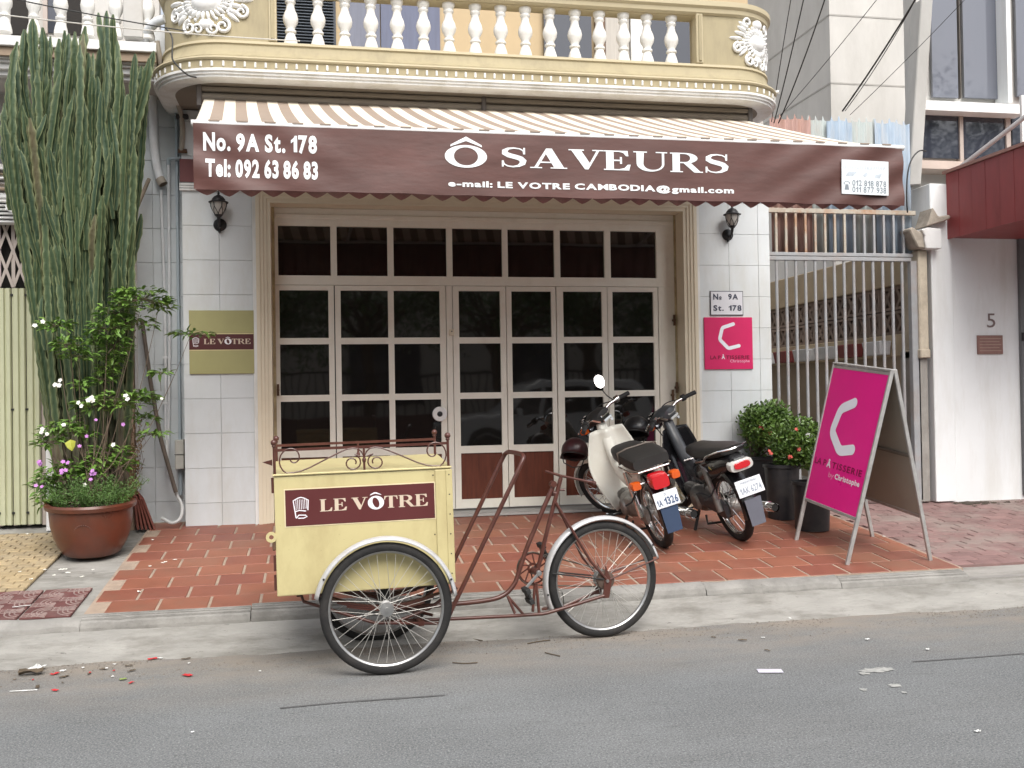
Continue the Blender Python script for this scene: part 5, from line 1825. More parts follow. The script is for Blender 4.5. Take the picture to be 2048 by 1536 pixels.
    loft([ring((.86, 0, .88), .045, .05, tilt=.35), ring((.78, 0, .74), .050, .05, tilt=.5), ring((.67, 0, .58), .050, .050, tilt=.75), ring((.53, 0, .49), .055, .055, tilt=1.1 * .5), ring((.38, 0, .50), .07, .08), ring((.25, 0, .54), .075, .09)]).build('spine_cover', bc, B, smooth=True)
    if white:
        st = MB().prism([(-.034, 0), (.034, 0), (.034, .07), (-.034, .07)], (.595, 0, .615), (0, 1, 0), (.62, 0, .78), (-.003, 0, .0022)).build('paper_sticker', mat('paper_label', (.62, .62, .58), .6, var=.1, vs=60), B)
    else:
        MB().prism([(-.045, 0), (.045, 0), (.045, .014), (-.045, .014)], (.565, .02, .585), (0, 1, 0), (.6, 0, .8), (-.003, 0, .0022)).build('name_badge', M_CHROME, B)
    # --- engine, footrests, stand
    loft([ring((.30, 0, .27), .085, .075), ring((.42, 0, .27), .11, .10), ring((.54, 0, .27), .10, .095), ring((.60, 0, .28), .075, .07)]).build('engine', M_ALLOY, B, smooth=True)
    cyb = MB()
    for k in range(7):
        cyb.lathe([(0, .60 + .024 * k), (.062, .60 + .024 * k), (.062, .611 + .024 * k), (.045, .612 + .024 * k), (.045, .624 + .024 * k)], 14, (0, 0, .30), 'X')
    cyb.build('cylinder_fins', M_ALLOY, B)
    for sd in (-1, 1):
        MB().lathe([(0, sd * .125), (.055, sd * .122), (.07, sd * .105), (.07, sd * .09)], 20, (.43, 0, .27), 'Y').build('engine_cover', M_ALLOY, B, smooth=True)
        MB().tube([(.50, sd * .10, .215), (.50, sd * .20, .215)], .008, 8).tube([(.50, sd * .19, .218), (.50, sd * .285, .222)], .019, 10).build('footrest', M_BLACKP, B, smooth=True)
        MB().tube([(.02, sd * .10, .30), (.10, sd * .115, .62)], .022, 12).tube([(.0, sd * .10, .27), (.03, sd * .10, .36)], .030, 12).build('shock_absorber', M_CHROME if white else M_ALLOY, B, smooth=True)
        MB().bar((0, sd * .085, r), (.40, sd * .075, .30), .035, .022, up=(0, 1, 0)).build('swing_arm', M_BBODY if not white else M_ALLOY, B, bev=.006)
        MB().tube([(.02, sd * .10, .46), (.03, sd * .145, .40), (.06, sd * .19, .38)], .007, 8).build('rear_footrest', M_BLACKP, B, smooth=True)
    MB().bar((.42, .10, .20), (.36, .235, .012), .022, .012).tube([(.36, .225, .012), (.33, .255, .006)], .012, 8).build('side_stand', M_BLACKP, B)
    MB().tube([(.33, -.09, .17), (.27, -.12, .12), (.25, 0, .10), (.27, .12, .12), (.33, .09, .17)], .010, 8).build('centre_stand', M_BLACKP, B, smooth=True)
    MB().tube([(.56, .06, .19), (.62, .17, .19), (.66, .20, .20)], .007, 8).build('gear_pedal', M_CHROME, B, smooth=True)
    # chain case on the left
    loft([ring((-.055, .075, r), .018, .055), ring((.0, .075, r), .020, .082), ring((.10, .078, r + .01), .020, .065), ring((.36, .085, .31), .020, .055), ring((.43, .085, .30), .018, .04)]).build('chain_case', M_ALLOY if white else M_GREYBODY, B, smooth=True)
    # exhaust on the right
    MB().tube([(.66, -.03, .24), (.60, -.12, .16), (.45, -.14, .17), (.30, -.14, .20), (.12, -.165, .23)], [.016, .016, .018, .028, .036], 12).tube([(.12, -.165, .23), (-.24, -.185, .265)], [.040, .040], 16).tube([(-.24, -.185, .265), (-.33, -.19, .272)], [.036, .033], 16, caps=False).build('exhaust', M_CHROME, B, smooth=True)
    MB().tube([(-.245, -.185, .2655), (-.322, -.1895, .2714)], [.030, .027], 14).build('exhaust_mouth', mat('exhaust_black', (.006, .006, .006), .9), B)  # near-black plug set inside the pipe end
    # rear mudguard
    g = MB()
    for i in range(19):
        a = math.radians(20 + 165 * i / 18)
        k = 1.0
        for yy, rr in ((-.068, -.035), (-.06, .0), (0, .016), (.06, .0), (.068, -.035)):
            R_ = r + .055 + rr
            g.v.append((R_ * math.cos(a) * 1.0, yy, r + R_ * math.sin(a)))
    g.f = [(i * 5 + j, i * 5 + j + 1, (i + 1) * 5 + j + 1, (i + 1) * 5 + j) for i in range(18) for j in range(4)]
    g.build('rear_mudguard', M_WBODY if False else M_BBODY, B, smooth=True)
    MB().hexa([(-.392, -.058, .215), (-.392, .058, .215), (-.385, .058, .215), (-.385, -.058, .215), (-.380, -.068, .42), (-.380, .068, .42), (-.373, .068, .42), (-.373, -.068, .42)]).build('mudflap', M_FLAPB if white else M_FLAPG, B)
    if white:
        # tank/side cover under a short padded saddle with a strap, steel carrier behind it
        loft([ring((.34, 0, .55), .075, .10), ring((.22, 0, .56), .10, .11), ring((.05, 0, .58), .10, .09), ring((-.08, 0, .60), .085, .06)]).build('side_cover', M_WBODY, B, smooth=True)
        loft([ring((.42, 0, .735), .07, .028, p=3), ring((.36, 0, .745), .115, .045, p=3), ring((.25, 0, .735), .14, .050, p=3.4), ring((.08, 0, .725), .15, .050, p=3.6), ring((.03, 0, .722), .148, .042, p=3.6)]).build('saddle', M_SEAT, B, smooth=True)
        loft([ring((.045, 0, .745), .155, .052, p=4.5), ring((-.05, 0, .735), .158, .056, p=4.5), ring((-.20, 0, .725), .150, .050, p=4.5), ring((-.235, 0, .722), .14, .040, p=4.5)]).build('pillion_pad', M_SEAT, B, smooth=True)
        MB().tube([(.045, .158, .70), (.045, .155, .79), (.045, .08, .803), (.045, -.08, .803), (.045, -.155, .79), (.045, -.158, .70)], .008, 8).build('seat_strap', mat('strap_brown', (.09, .07, .055), .5), B, smooth=True)
        MB().tube([(.10, .155, .675), (-.20, .155, .67), (-.25, .12, .67), (-.25, -.12, .67), (-.20, -.155, .67), (.10, -.155, .675)], .007, 8).tube([(-.05, .15, .67), (-.02, .11, .60)], .006, 6).tube([(-.05, -.15, .67), (-.02, -.11, .60)], .006, 6).build('carrier', M_CHROME, B, smooth=True)
        loft([ring((-.14, 0, .60), .05, .03), ring((-.24, 0, .595), .05, .03)]).build('lamp_bracket', M_BBODY, B, smooth=True)
        T = loft([ring((-.24, 0, .592), .066, .050, p=5), ring((-.30, 0, .587), .070, .054, p=5), ring((-.345, 0, .582), .064, .047, p=5)]).build('tail_light', M_REDL, B, smooth=True)
        for sd in (-1, 1):
            MB().tube([(-.20, sd * .03, .575), (-.20, sd * .13, .575)], .008, 8).build('indicator_stalk', M_CHROME, B)
            loft([ring((-.175, sd * .155, .575), .036, .028, p=4), ring((-.225, sd * .155, .575), .040, .032, p=4), ring((-.25, sd * .155, .575), .032, .026, p=4)]).build('indicator', M_ORL, B, smooth=True)
        plate(B, (-.388, 0, .405), .185, .115, math.radians(14), [('1A', .07, .12, .28, .55, .02), ('1326', .38, .12, .95, .62, .03), ('D', .44, .72, .52, .86, .01)])
    else:
        loft([ring((.40, 0, .52), .07, .10), ring((.24, 0, .56), .105, .12), ring((.02, 0, .62), .115, .10), ring((-.18, 0, .68), .10, .075), ring((-.30, 0, .71), .07, .04)]).build('tail_fairing', M_BBODY, B, smooth=True)
        loft([ring((.48, 0, .69), .06, .03, p=3), ring((.40, 0, .715), .10, .045, p=3), ring((.26, 0, .715), .125, .05, p=3.2), ring((.08, 0, .735), .135, .05, p=3.4), ring((-.12, 0, .765), .12, .045, p=3.4), ring((-.24, 0, .785), .10, .03, p=3)]).build('saddle', M_SEAT, B, smooth=True)
        for sd in (-1, 1):
            MB().tube([(.16, sd * .135, .665), (.0, sd * .142, .70), (-.06, sd * .142, .745), (-.24, sd * .12, .80), (-.30, sd * .05, .805), (-.30, 0, .805)], .009, 8).build('grab_rail', M_CHROME if sd > 0 else M_BBODY, B, smooth=True)
            MB().prism([(0, 0), (.11, .022), (.115, .042), (.02, .028)], (.02, sd * .121, .60), (1, 0, 0), (0, 0, 1), (0, sd * .003, 0)).build('side_decal', mat('silver_decal', (.42, .44, .48), .35), B)
            MB().prism([(0, 0), (.05, .006), (.04, .022)], (-.06, sd * .120, .63), (1, 0, 0), (0, 0, 1), (0, sd * .003, 0)).build('side_decal', mat('yellow_decal', (.55, .40, .05), .4), B)
        loft([ring((-.27, 0, .675), .095, .042, p=3.2), ring((-.315, 0, .672), .100, .044, p=3.2), ring((-.335, 0, .67), .094, .038, p=3.2)]).build('lamp_surround', mat('pale_lens', (.55, .55, .52), .25, coat=.5), B, smooth=True)
        loft([ring((-.325, 0, .678), .068, .027, p=3.2), ring((-.347, 0, .676), .066, .025, p=3.2)]).build('tail_light', M_REDL, B, smooth=True)
        MB().bar((-.31, -.045, .725), (-.31, .045, .725), .02, .014).build('lamp_bar', M_CHROME, B)
        plate(B, (-.395, 0, .452), .215, .125, math.radians(16), [('1AK 6274', .10, .15, .92, .55, .01), ('PHNOM PENH', .2, .74, .8, .88, .0)], mat('plate_grey_print', (.22, .26, .32), .4))
    return B
BW = motorbike('white', 'ivory white motorbike with red tail light and orange indicators at the glass doors', 1327, 1093, 91, -15.5, 34)
BK = motorbike('black', 'black motorbike with long saddle parked beside the shrub tubs', 1481, 1079, 94.5, -16, 28)

# helmets hung on the bars
def helmet(bike, off, m, label, sc_=.88):
    H = thing('helmet', label, 'helmet', (0, 0, 0), group='helmets hung on the motorbikes')
    bpy.context.view_layer.update()
    H.matrix_world = bike.matrix_world @ Matrix.Translation(off) @ Matrix.Rotation(.5, 4, 'X') @ Matrix.Rotation(.4, 4, 'Y')
    b = MB()
    n = 20
    prof = [(.02, .128), (.06, .118), (.10, .088), (.122, .045), (.128, .0), (.124, -.03), (.115, -.05)]
    b.lathe([(.0, .13)] + prof, n)
    b.v = [(x * 1.12, y, z) for x, y, z in b.v]
    o = b.build('shell', m, H, smooth=True)
    md = o.modifiers.new('thick', 'SOLIDIFY'); md.thickness = .012
    MB().lathe([(.119 * 1, -.046), (.128, -.046), (.128, -.054), (.119, -.054), (.119, -.046)], n, (0, 0, 0)).build('rim', M_BLACKP, H, smooth=True)
    b = MB()
    b.prism([(-.10, .0), (.10, .0), (.085, .05), (-.085, .05)], (.128, 0, -.035), (0, 1, 0), (.9, 0, -.25), (0, 0, .006))
    b.build('peak', m, H)
    MB().tube([(.03, .115, -.05), (.02, .09, -.13), (.0, .0, -.165), (.02, -.09, -.13), (.03, -.115, -.05)], .006, 6).build('strap', M_BLACKP, H)
    MB().prism([(-.03, 0), (.05, .015), (.03, .045), (-.04, .03)], (-.05, -.132, .015), (1, 0, 0), (0, 0, 1), (0, -.004, 0)).build('badge', M_CHROME, H)
    H.scale = (sc_, sc_, sc_)
    return H
helmet(BW, (1.02, .24, .70), M_HELM, 'dark red helmet hanging below the handlebar of the white motorbike')
helmet(BK, (.98, .25, .88), M_HELM2, 'black domed helmet hanging on the handlebar of the black motorbike')
# ------------------------------------------------------------------ the house beside the cactus
def rct(px0, py0, px1, py1, Y):
    """photo rectangle on the plane y = Y -> x0, x1, z0, z1"""
    a, c = on_y(px0, py0, Y), on_y(px1, py1, Y)
    return min(a.x, c.x), max(a.x, c.x), min(a.z, c.z), max(a.z, c.z)
def slab(name, m, parent, px0, py0, px1, py1, Y, dep, bev=0.0):
    x0, x1, z0, z1 = rct(px0, py0, px1, py1, Y)
    return MB().box(x0, x1, Y, Y + dep, z0, z1).build(name, m, parent, bev=bev)
M_STUC = mat('pale_stucco', (.50, .485, .46), .8, var=.08, vs=3, bump=.1, bs=25, dirt=(.40, .36, .31), dirt_amt=.5, ds=2.2)
M_STUCW = mat('white_stucco', (.72, .72, .71), .75, var=.06, vs=4, bump=.08, bs=30, dirt=(.50, .46, .41), dirt_amt=.5, ds=3)
M_MOULD = mat('brown_moulding', (.30, .225, .16), .8, var=.12, vs=5)
M_PEACH = mat('peach_paint', (.50, .36, .26), .8, var=.10, vs=5, bump=.1, bs=30, dirt=(.36, .27, .20), dirt_amt=.5, ds=3)
M_BTILE = mat('blue_white_tile', (.50, .535, .55), .42, var=.06, vs=3, rnd=.04, dirt=(.40, .40, .38), dirt_amt=.4, ds=1.8)
M_DKIN = mat('opening_shade', (.022, .019, .017), .9, var=.1)  # near-black colour stands in for the shade inside openings
M_SHUT = mat('pale_green_shutter', (.46, .47, .315), .5, var=.05, vs=3, dirt=(.38, .36, .24), dirt_amt=.35, ds=2)
M_LATT = mat('lattice_pinkish_grey', (.42, .36, .32), .55, var=.1, vs=9)
NH = thing('neighbour_house', 'pale stucco house with white balustrade behind the tall cactus', 'building', (-2.2, .3, .4), world=True)
NY = .22
xw = on_y(270, 600, NY).x
# tiled return wall between the two houses
RW = MB().box(xw, XL0 - .002, NY + .012, NY + .3, -.03, 4.6).build('return_wall', M_WGROUT, NH)
zj = [.36, .595]
while zj[-1] < 4.3:
    zj.append(zj[-1] + .2885)
xm_ = on_y(322, 600, NY).x
for a, c in zip(zj[:-1], zj[1:]):
    for x0, x1 in ((xw, xm_ - .06), (xm_ - .06, XL0 - .002)):
        put('wall_tile', MB().box(x0 + .0015, x1 - .0015, NY, NY + .02, a + .0015, c - .0015).mesh('wall_tile', M_BTILE, bev=.0015), RW)
# peach column, white door post, walls
slab('column', M_PEACH, NH, 232, 380, 270, 1062, .08, .25)
slab('column_edge', M_STUCW, NH, 268, 560, 274, 1056, .10, .1)
slab('door_post', M_STUCW, NH, 88, 560, 128, 1060, .14, .2)
x0, x1, z0, z1 = rct(-260, 440, 100, 1055, .42)
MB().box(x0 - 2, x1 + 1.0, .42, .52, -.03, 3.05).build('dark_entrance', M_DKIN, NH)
MB().box(on_y(90, 500, .2).x, xw + .02, .20, .40, -.03, 4.4).build('wall', M_STUC, NH)
MB().box(-9, on_y(90, 500, .2).x + .02, .20, .40, 3.02, 4.4).build('wall', M_STUC, NH)
# arched fanlight, mouldings and capital above the gate
x0, x1, z0, z1 = rct(-150, 228, 30, 328, .195)
ar = [(x0, z0), (x1 - .03, z0)] + [(x1 - .02 - .42 * (1 - math.cos(k / 8 * PI / 2)), z0 + .28 + .16 * math.sin(k / 8 * PI / 2)) for k in range(9)] + [(x0, z0 + .44)]
MB().prism(ar, (0, .198, 0), (1, 0, 0), (0, 0, 1), (0, .03, 0)).build('fanlight', M_GLASS, NH)
arc_ = [(x1 - .02 - .42 * (1 - math.cos(k / 10 * PI / 2)), .17, z0 + .28 + .17 * math.sin(k / 10 * PI / 2)) for k in range(11)]
MB().tube([(x1 - .015, .17, z0)] + arc_, .03, 8).build('arch_moulding', M_STUCW, NH, smooth=True)
for (pa, pb, dy, m) in ((330, 338, .0, M_STUCW), (340, 349, .03, M_MOULD), (350, 356, .01, M_STUCW), (357, 371, .05, M_STUC), (372, 377, .02, M_MOULD), (378, 397, .06, M_STUCW)):
    slab('moulding', m, NH, -300, pa, 110, pb, .12 + dy, .2, bev=.006)
b = MB()                                                 # stepped capital with a scroll
for k in range(6):
    x0, x1, z0, z1 = rct(-120 + 6 * k, 398 + 8 * k, 92 - 2 * k - (10 if k > 3 else 0), 405.5 + 8 * k, .10 + .012 * k)
    b.box(x0, x1, .10 + .016 * k, .3, z0, z1)
b.build('capital', M_STUCW, NH, bev=.008)
pts = []
c0 = on_y(36, 415, .08)
for k in range(30):
    a = k / 29 * 2.2 * 2 * PI
    pts.append((c0.x + .075 * (1 - k / 34) * math.cos(a) * 1.5, .085, c0.z + .055 * (1 - k / 34) * math.sin(a)))
MB().tube(pts, .009, 6).build('scroll_ornament', M_STUCW, NH, smooth=True)
# cornice bands under the balcony, balcony slab, balusters
def nb_band(py0, py1, Y, m, nm='cornice_band'):
    x0, x1, z0, z1 = rct(-400, py0, 312, py1, Y)
    return MB().box(-9, on_y(312, py0, Y).x, Y, .4, z0, z1).build(nm, m, NH, bev=.004)
for i, (p0, p1, dY, m) in enumerate(((70, 85, -.42, M_STUCW), (86, 91, -.36, M_MOULD), (92, 96, -.39, M_MOULD), (97, 104, -.37, M_STUC), (105, 114, -.34, M_STUCW), (115, 119, -.29, M_MOULD), (120, 127, -.31, M_STUCW),
                                    (128, 132, -.25, M_MOULD), (133, 139, -.27, M_STUCW), (140, 160, -.20, M_STUC))):
    nb_band(p0, p1, dY, m)
zb_ = on_y(150, 70, -.36).z
nbal = baluster_mesh(.46, M_BALU, 1.12)
NB = MB().box(-9, on_y(300, 20, -.36).x, -.42, -.26, zb_ + .46, zb_ + .60).build('balcony_rail', M_STUCW, NH)
for px in (-46, 10, 68, 122, 176, 232, 296):
    p = on_y(px, 60, -.34)
    put('baluster', nbal, NB, loc=(p.x, -.34, zb_))
x0 = on_y(242, 40, -.36).x
MB().box(x0 + .02, on_y(287, 40, -.36).x, -.40, -.22, zb_ - .01, zb_ + .46).build('balcony_pier', M_STUC, NH, bev=.01)
MB().box(-9, -1.3, .40, .5, 4.2, 7.0).build('upper_wall', M_STUC, NH)
slab('window_pane', M_GLASS2, NH, 95, -60, 118, 66, .385, .02)
slab('window_frame', M_LATT, NH, 85, -60, 95, 66, .37, .03)
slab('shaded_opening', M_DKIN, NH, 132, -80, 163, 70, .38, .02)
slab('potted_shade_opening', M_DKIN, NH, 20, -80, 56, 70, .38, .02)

# folding gate: corrugated panels below, scissor lattice above
FG = thing('folding_gate', 'pale green corrugated folding gate with scissor lattice on top', 'gate', (on_y(40, 1050, .30).x, .30, .40), world=True)
zt_, zb2 = on_y(40, 577, .30).z, on_y(40, 1052, .30).z
zl_ = on_y(40, 428, .30).z
bars = [-60.5, -32, -3.5, 25, 53.5, 82]
for i in range(len(bars) - 1):
    xa_, xb_ = on_y(bars[i], 800, .30).x, on_y(bars[i + 1], 800, .30).x
    wv = xb_ - xa_
    pr = [(0, 0), (.10, 0), (.18, -.022), (.46, -.022), (.54, -.004), (.60, -.004), (.68, -.022), (.93, -.022), (1.0, 0)]
    b = MB()
    b.v = [(xa_ + .004 + (wv - .008) * u, .30 + y_, z_) for z_ in (zb2 + .012, zt_) for u, y_ in pr]
    n_ = len(pr)
    b.f = [(k, k + 1, n_ + k + 1, n_ + k) for k in range(n_ - 1)]
    o = b.build('shutter_panel', M_SHUT, FG)
    md = o.modifiers.new('thick', 'SOLIDIFY'); md.thickness = .002
    for zz_ in (zt_ - .055, (zt_ + zb2) / 2 - .02, zb2 + .11):
        MB().box(xa_ - .012, xa_ + .012, .286, .304, zz_ - .008, zz_ + .008).build('panel_clip', M_BLACKP, o)
for bx in bars:
    x_ = on_y(bx, 500, .30).x
    MB().box(x_ - .014, x_ + .014, .318, .335, zb2 + .0, zl_ + .12).build('gate_upright', M_LATT, FG)
step = on_y(bars[1], 500, .31).x - on_y(bars[0], 500, .31).x
hh = (zl_ - zt_) / 2
for i in range(len(bars)):
    x_ = on_y(bars[i], 500, .30).x
    for k in range(2):
        z0_ = zt_ + .01 + hh * k
        MB().bar((x_ - step, .312, z0_), (x_, .312, z0_ + hh), .004, .022, up=(0, 0, 1)).build('lattice_bar', M_LATT, FG)
        MB().bar((x_ - step, .306, z0_ + hh), (x_, .306, z0_), .004, .022, up=(0, 0, 1)).build('lattice_bar', M_LATT, FG)

# ------------------------------------------------------------------ the narrow side gate on the other side of the shop
M_GATE = mat('grey_gate_paint', (.315, .325, .335), .5, var=.10, vs=12, dirt=(.38, .20, .09), dirt_amt=.25, ds=4)
M_GATER = mat('rust_streaked_paint', (.42, .385, .32), .6, var=.12, vs=12, dirt=(.36, .14, .04), dirt_amt=.85, ds=3.2)
M_CREAMP2 = mat('peeling_cream_post', (.52, .46, .36), .85, var=.12, vs=7, bump=.35, bs=25, dirt=(.30, .25, .19), dirt_amt=.75, ds=5)
GY = .05
SG = thing('side_gate', 'grey vertical bar gate with rusty top rail between shop and white wall', 'gate', (4.9, GY, .4), world=True)
x0g, x1g = XR1 + .004, on_y(1822, 600, GY).x
def rail(py0, py1, m, nm='rail', x1=None, dy=0.0):
    z1, z0 = on_y(1680, py0, GY).z, on_y(1680, py1, GY).z
    return MB().box(x0g, x1 or x1g, GY - .018 + dy, GY + .018 + dy, z0, z1).build(nm, m, SG, bev=.003)
rail(419, 428, M_GATER, x1=x1g + .06)
rail(506, 513, M_GATE, x1=x1g + .02)
rail(514.5, 522, M_GATE, dy=-.004)
zt1, zm0, zm1 = on_y(1680, 427, GY).z, on_y(1680, 507, GY).z, on_y(1680, 521, GY).z
for k, px in enumerate([1552 + 19.55 * i for i in range(14)]):
    x_ = on_y(px, 470, GY).x
    MB().bar((x_, GY, zm0), (x_, GY, zt1), .022, .022, up=(0, 1, 0)).build('bar', M_GATER if px < 1700 else M_GATE, SG)
for k, px in enumerate([1554 + 19.3 * i for i in range(14)]):
    x_ = on_y(px, 600, GY).x
    MB().tube([(x_, GY, .43), (x_, GY, zm1 + .005)], .0145, 8).build('bar', M_GATE, SG, smooth=True)
MB().box(x0g, x1g, GY - .015, GY + .015, .40, .43).build('rail', M_GATE, SG)
x_ = on_y(1828, 600, GY).x
MB().box(x_ - .045, x_ + .035, GY - .03, GY + .03, .38, zm1).build('stile', M_GATE, SG, bev=.004)
# corrugated sheets fixed behind the top of the gate
M_CBLUE = mat('faded_blue_sheet', (.26, .33, .41), .6, var=.14, vs=6, dirt=(.36, .34, .31), dirt_amt=.6, ds=3, stretch=(3, 3, .6))
M_CGREEN = mat('grey_green_sheet', (.33, .37, .36), .6, var=.14, vs=6, dirt=(.26, .17, .12), dirt_amt=.5, ds=3, stretch=(3, 3, .6))
M_CPINK = mat('rusty_pink_sheet', (.33, .20, .17), .7, var=.2, vs=6, dirt=(.24, .12, .08), dirt_amt=.7, ds=3.5, stretch=(3, 3, .6))
CS = thing('corrugated_fence', 'rusty pink and faded blue corrugated sheets with jagged tops above side gate', 'fence', (4.9, .13, 2.5), world=True)
def corr(pxa, pxb, m, Y):
    xa, xb = on_y(pxa, 350, Y).x, on_y(pxb, 350, Y).x
    pitch = .076
    n_ = max(2, int((xb - xa) / pitch * 8))
    z0 = on_y(1680, 508, Y).z
    b = MB()
    for k in range(n_ + 1):
        x = xa + (xb - xa) * k / n_
        ph = x / pitch * 2 * PI
        top = on_y(1680, 243, Y).z + .055 * max(0, math.cos(ph)) ** 3 + .02 * mnoise.noise((x * 9, 0, 3))
        b.v += [(x, Y + .011 * math.cos(ph), z0), (x, Y + .011 * math.cos(ph), top)]
    b.f = [(2 * k, 2 * k + 2, 2 * k + 3, 2 * k + 1) for k in range(n_)]
    o = b.build('corrugated_sheet', m, CS, smooth=True)
    md = o.modifiers.new('thick', 'SOLIDIFY'); md.thickness = .001
corr(1540, 1624, M_CPINK, .11)
corr(1616, 1662, M_CGREEN, .135)
corr(1655, 1706, M_CBLUE, .11)
corr(1700, 1760, M_CGREEN, .135)
corr(1752, 1822, M_CBLUE, .11)
# peeling gate post with a broken concrete beam end
GP = thing('gate_post', 'peeling cream gate post with broken beam end beside white wall', 'post', (on_y(1845, 990, 0).x, .1, .40), world=True)
x0, x1, z0, z1 = rct(1831, 500, 1862, 995, .02)
MB().box(x0, x1, .02, .32, .36, on_y(1845, 700, .02).z).build('lower_shaft', mat('grey_damp_plaster', (.30, .285, .26), .9, var=.15, vs=6, bump=.3, bs=25, dirt=(.20, .18, .16), dirt_amt=.6, ds=4), GP, bev=.01)
MB().box(x0 + .01, x1, -.01, .30, on_y(1845, 712, .0).z, on_y(1845, 500, .0).z).build('upper_shaft', M_CREAMP2, GP, bev=.012)
MB().box(x0 + .0, x1, -.03, .30, on_y(1845, 716, -.03).z, on_y(1845, 698, -.03).z).build('shaft_collar', M_CREAMP2, GP, bev=.008)
q = on_y(1838, 478, -.03)
M_BROKEN = mat('broken_concrete', (.33, .29, .24), .95, var=.25, vs=12, bump=.6, bs=25)
MB().prism([(-.13, .08), (-.10, .11), (-.02, .06), (.03, .09), (.02, .0), (.05, -.10), (-.04, -.09), (-.08, -.02)], (q.x, -.08, q.z), (1, 0, 0), (0, 0, 1), (0, .18, 0)).build('broken_end', M_BROKEN, GP, bev=.01)
MB().prism([(-.045, .08), (.02, .10), (.16, .09), (.165, -.10), (.0, -.10), (-.015, -.03), (-.01, .02)], (q.x + .03, -.10, q.z), (1, 0, 0), (0, 0, 1), (0, .2, 0)).build('painted_block', M_STUCW, GP, bev=.006)
q = on_y(1872, 445, -.05)
MB().prism([(-.13, -.05), (.05, .0), (.13, .035), (.12, .07), (.0, .05), (-.06, .14), (-.10, .02)], (q.x, -.10, q.z), (1, 0, 0), (0, 0, 1), (0, .22, 0)).build('rubble_block', M_BROKEN, GP, bev=.012)

# passage behind the gate: stained retaining wall topped with pierced blocks, running back from the street
M_OCW = mat('stained_ochre_wall', (.37, .30, .225), .85, var=.12, vs=4, bump=.15, bs=25, dirt=(.26, .20, .145), dirt_amt=.6, ds=2)
M_BLOCK = mat('pierced_block', (.29, .225, .185), .9, var=.2, vs=9, rnd=.15, dirt=(.14, .11, .09), dirt_amt=.6, ds=5)
CW = thing('courtyard_wall', 'stained ochre courtyard wall with pierced blocks seen through gate bars', 'wall', (5.8, 2.5, .4), world=True)
WX = 5.78
Y0, Y1 = .34, 5.0
MB().box(WX, WX + .15, Y0, Y1, .30, 1.78).build('wall_base', M_OCW, CW)
MB().box(WX - .05, WX + .15, Y0, Y1, 1.78, 2.0).build('wall_ledge', mat('pale_ochre_ledge', (.48, .385, .26), .85, var=.12, vs=4, dirt=(.3, .24, .18), dirt_amt=.5, ds=3), CW, bev=.008)
MB().box(WX - .03, WX + .15, Y0, Y1, 2.50, 2.86).build('wall_coping', MATS['pale_ochre_ledge'], CW, bev=.008)
MB().box(WX + .10, WX + .15, Y0, Y1, 2.0, 2.5).build('shade_backing', MATS['opening_shade'], CW)  # near-black sheet standing in for shade behind the pierced blocks
blk = MB()
bw, bh = .235, .245
for sg in (0, 1):
    blk.bar((0, 0, sg * (bh - .03)), (0, bw, sg * (bh - .03)), .09, .03) if False else None
blk.box(0, .09, .004, bw - .004, .004, .034)
blk.box(0, .09, .004, bw - .004, bh - .034, bh - .004)
blk.box(0, .09, .004, .034, .034, bh - .034)
blk.box(0, .09, bw - .034, bw - .004, .034, bh - .034)
blk.hexa([(.01, .034, .034), (.09, .034, .034), (.09, .075, .034), (.01, .075, .034), (.01, bw - .085, bh - .034), (.09, bw - .085, bh - .034), (.09, bw - .034, bh - .034), (.01, bw - .034, bh - .034)])
blk.hexa([(.012, bw - .075, .034), (.088, bw - .075, .034), (.088, bw - .034, .034), (.012, bw - .034, .034), (.012, .034, bh - .034), (.088, .034, bh - .034), (.088, .085, bh - .034), (.012, .085, bh - .034)])
blk_me = blk.mesh('pierced_block', M_BLOCK)
for r_ in range(2):
    for k in range(20):
        put('pierced_block', blk_me, CW, loc=(WX, Y0 + .05 + bw * k, 2.003 + .2475 * r_))
for k in range(7):
    yy = Y0 + .25 + .52 * k
    m_ = [mat('white_trough', (.62, .63, .65), .5), mat('red_tin', (.22, .05, .05), .5), MATS['white_trough']][k % 3]
    MB().hexa([(WX - .17, yy, 1.80), (WX - .06, yy, 1.80), (WX - .06, yy + .30, 1.80), (WX - .17, yy + .30, 1.80), (WX - .19, yy - .02, 1.94), (WX - .055, yy - .02, 1.94), (WX - .055, yy + .32, 1.94), (WX - .19, yy + .32, 1.94)]).build('flower_trough', m_, CW, bev=.006)
MB().box(4.16, WX, 5.0, 5.1, -.03, 3.3).build('end_wall', mat('dark_taupe_wall', (.26, .215, .18), .9, var=.2, vs=2), CW)
PF = MB().box(4.16, WX, .32, 6.0, -.03, .42).build('passage_floor', M_CONC); struct(PF)
MB().box(4.146, 4.30, .41, 6.0, -.03, 4.4).build('side_wall', M_STUC, SHOP)
# small upright tank in the passage
q = on_y(1605, 830, 3.4)
TK = thing('water_tank', 'dull grey upright tank standing in passage behind gate', 'tank', (q.x, 3.4, .42))
MB().lathe([(0, 0), (.30, 0), (.31, .03), (.31, 1.0), (.27, 1.14), (.12, 1.22), (0, 1.23)], 24).build('body', mat('dull_tank', (.11, .12, .13), .6, var=.15), TK, smooth=True)
MB().lathe([(.09, 1.20), (.10, 1.20), (.10, 1.27), (.0, 1.28)], 16).build('cap', M_BLACKP, TK, smooth=True)

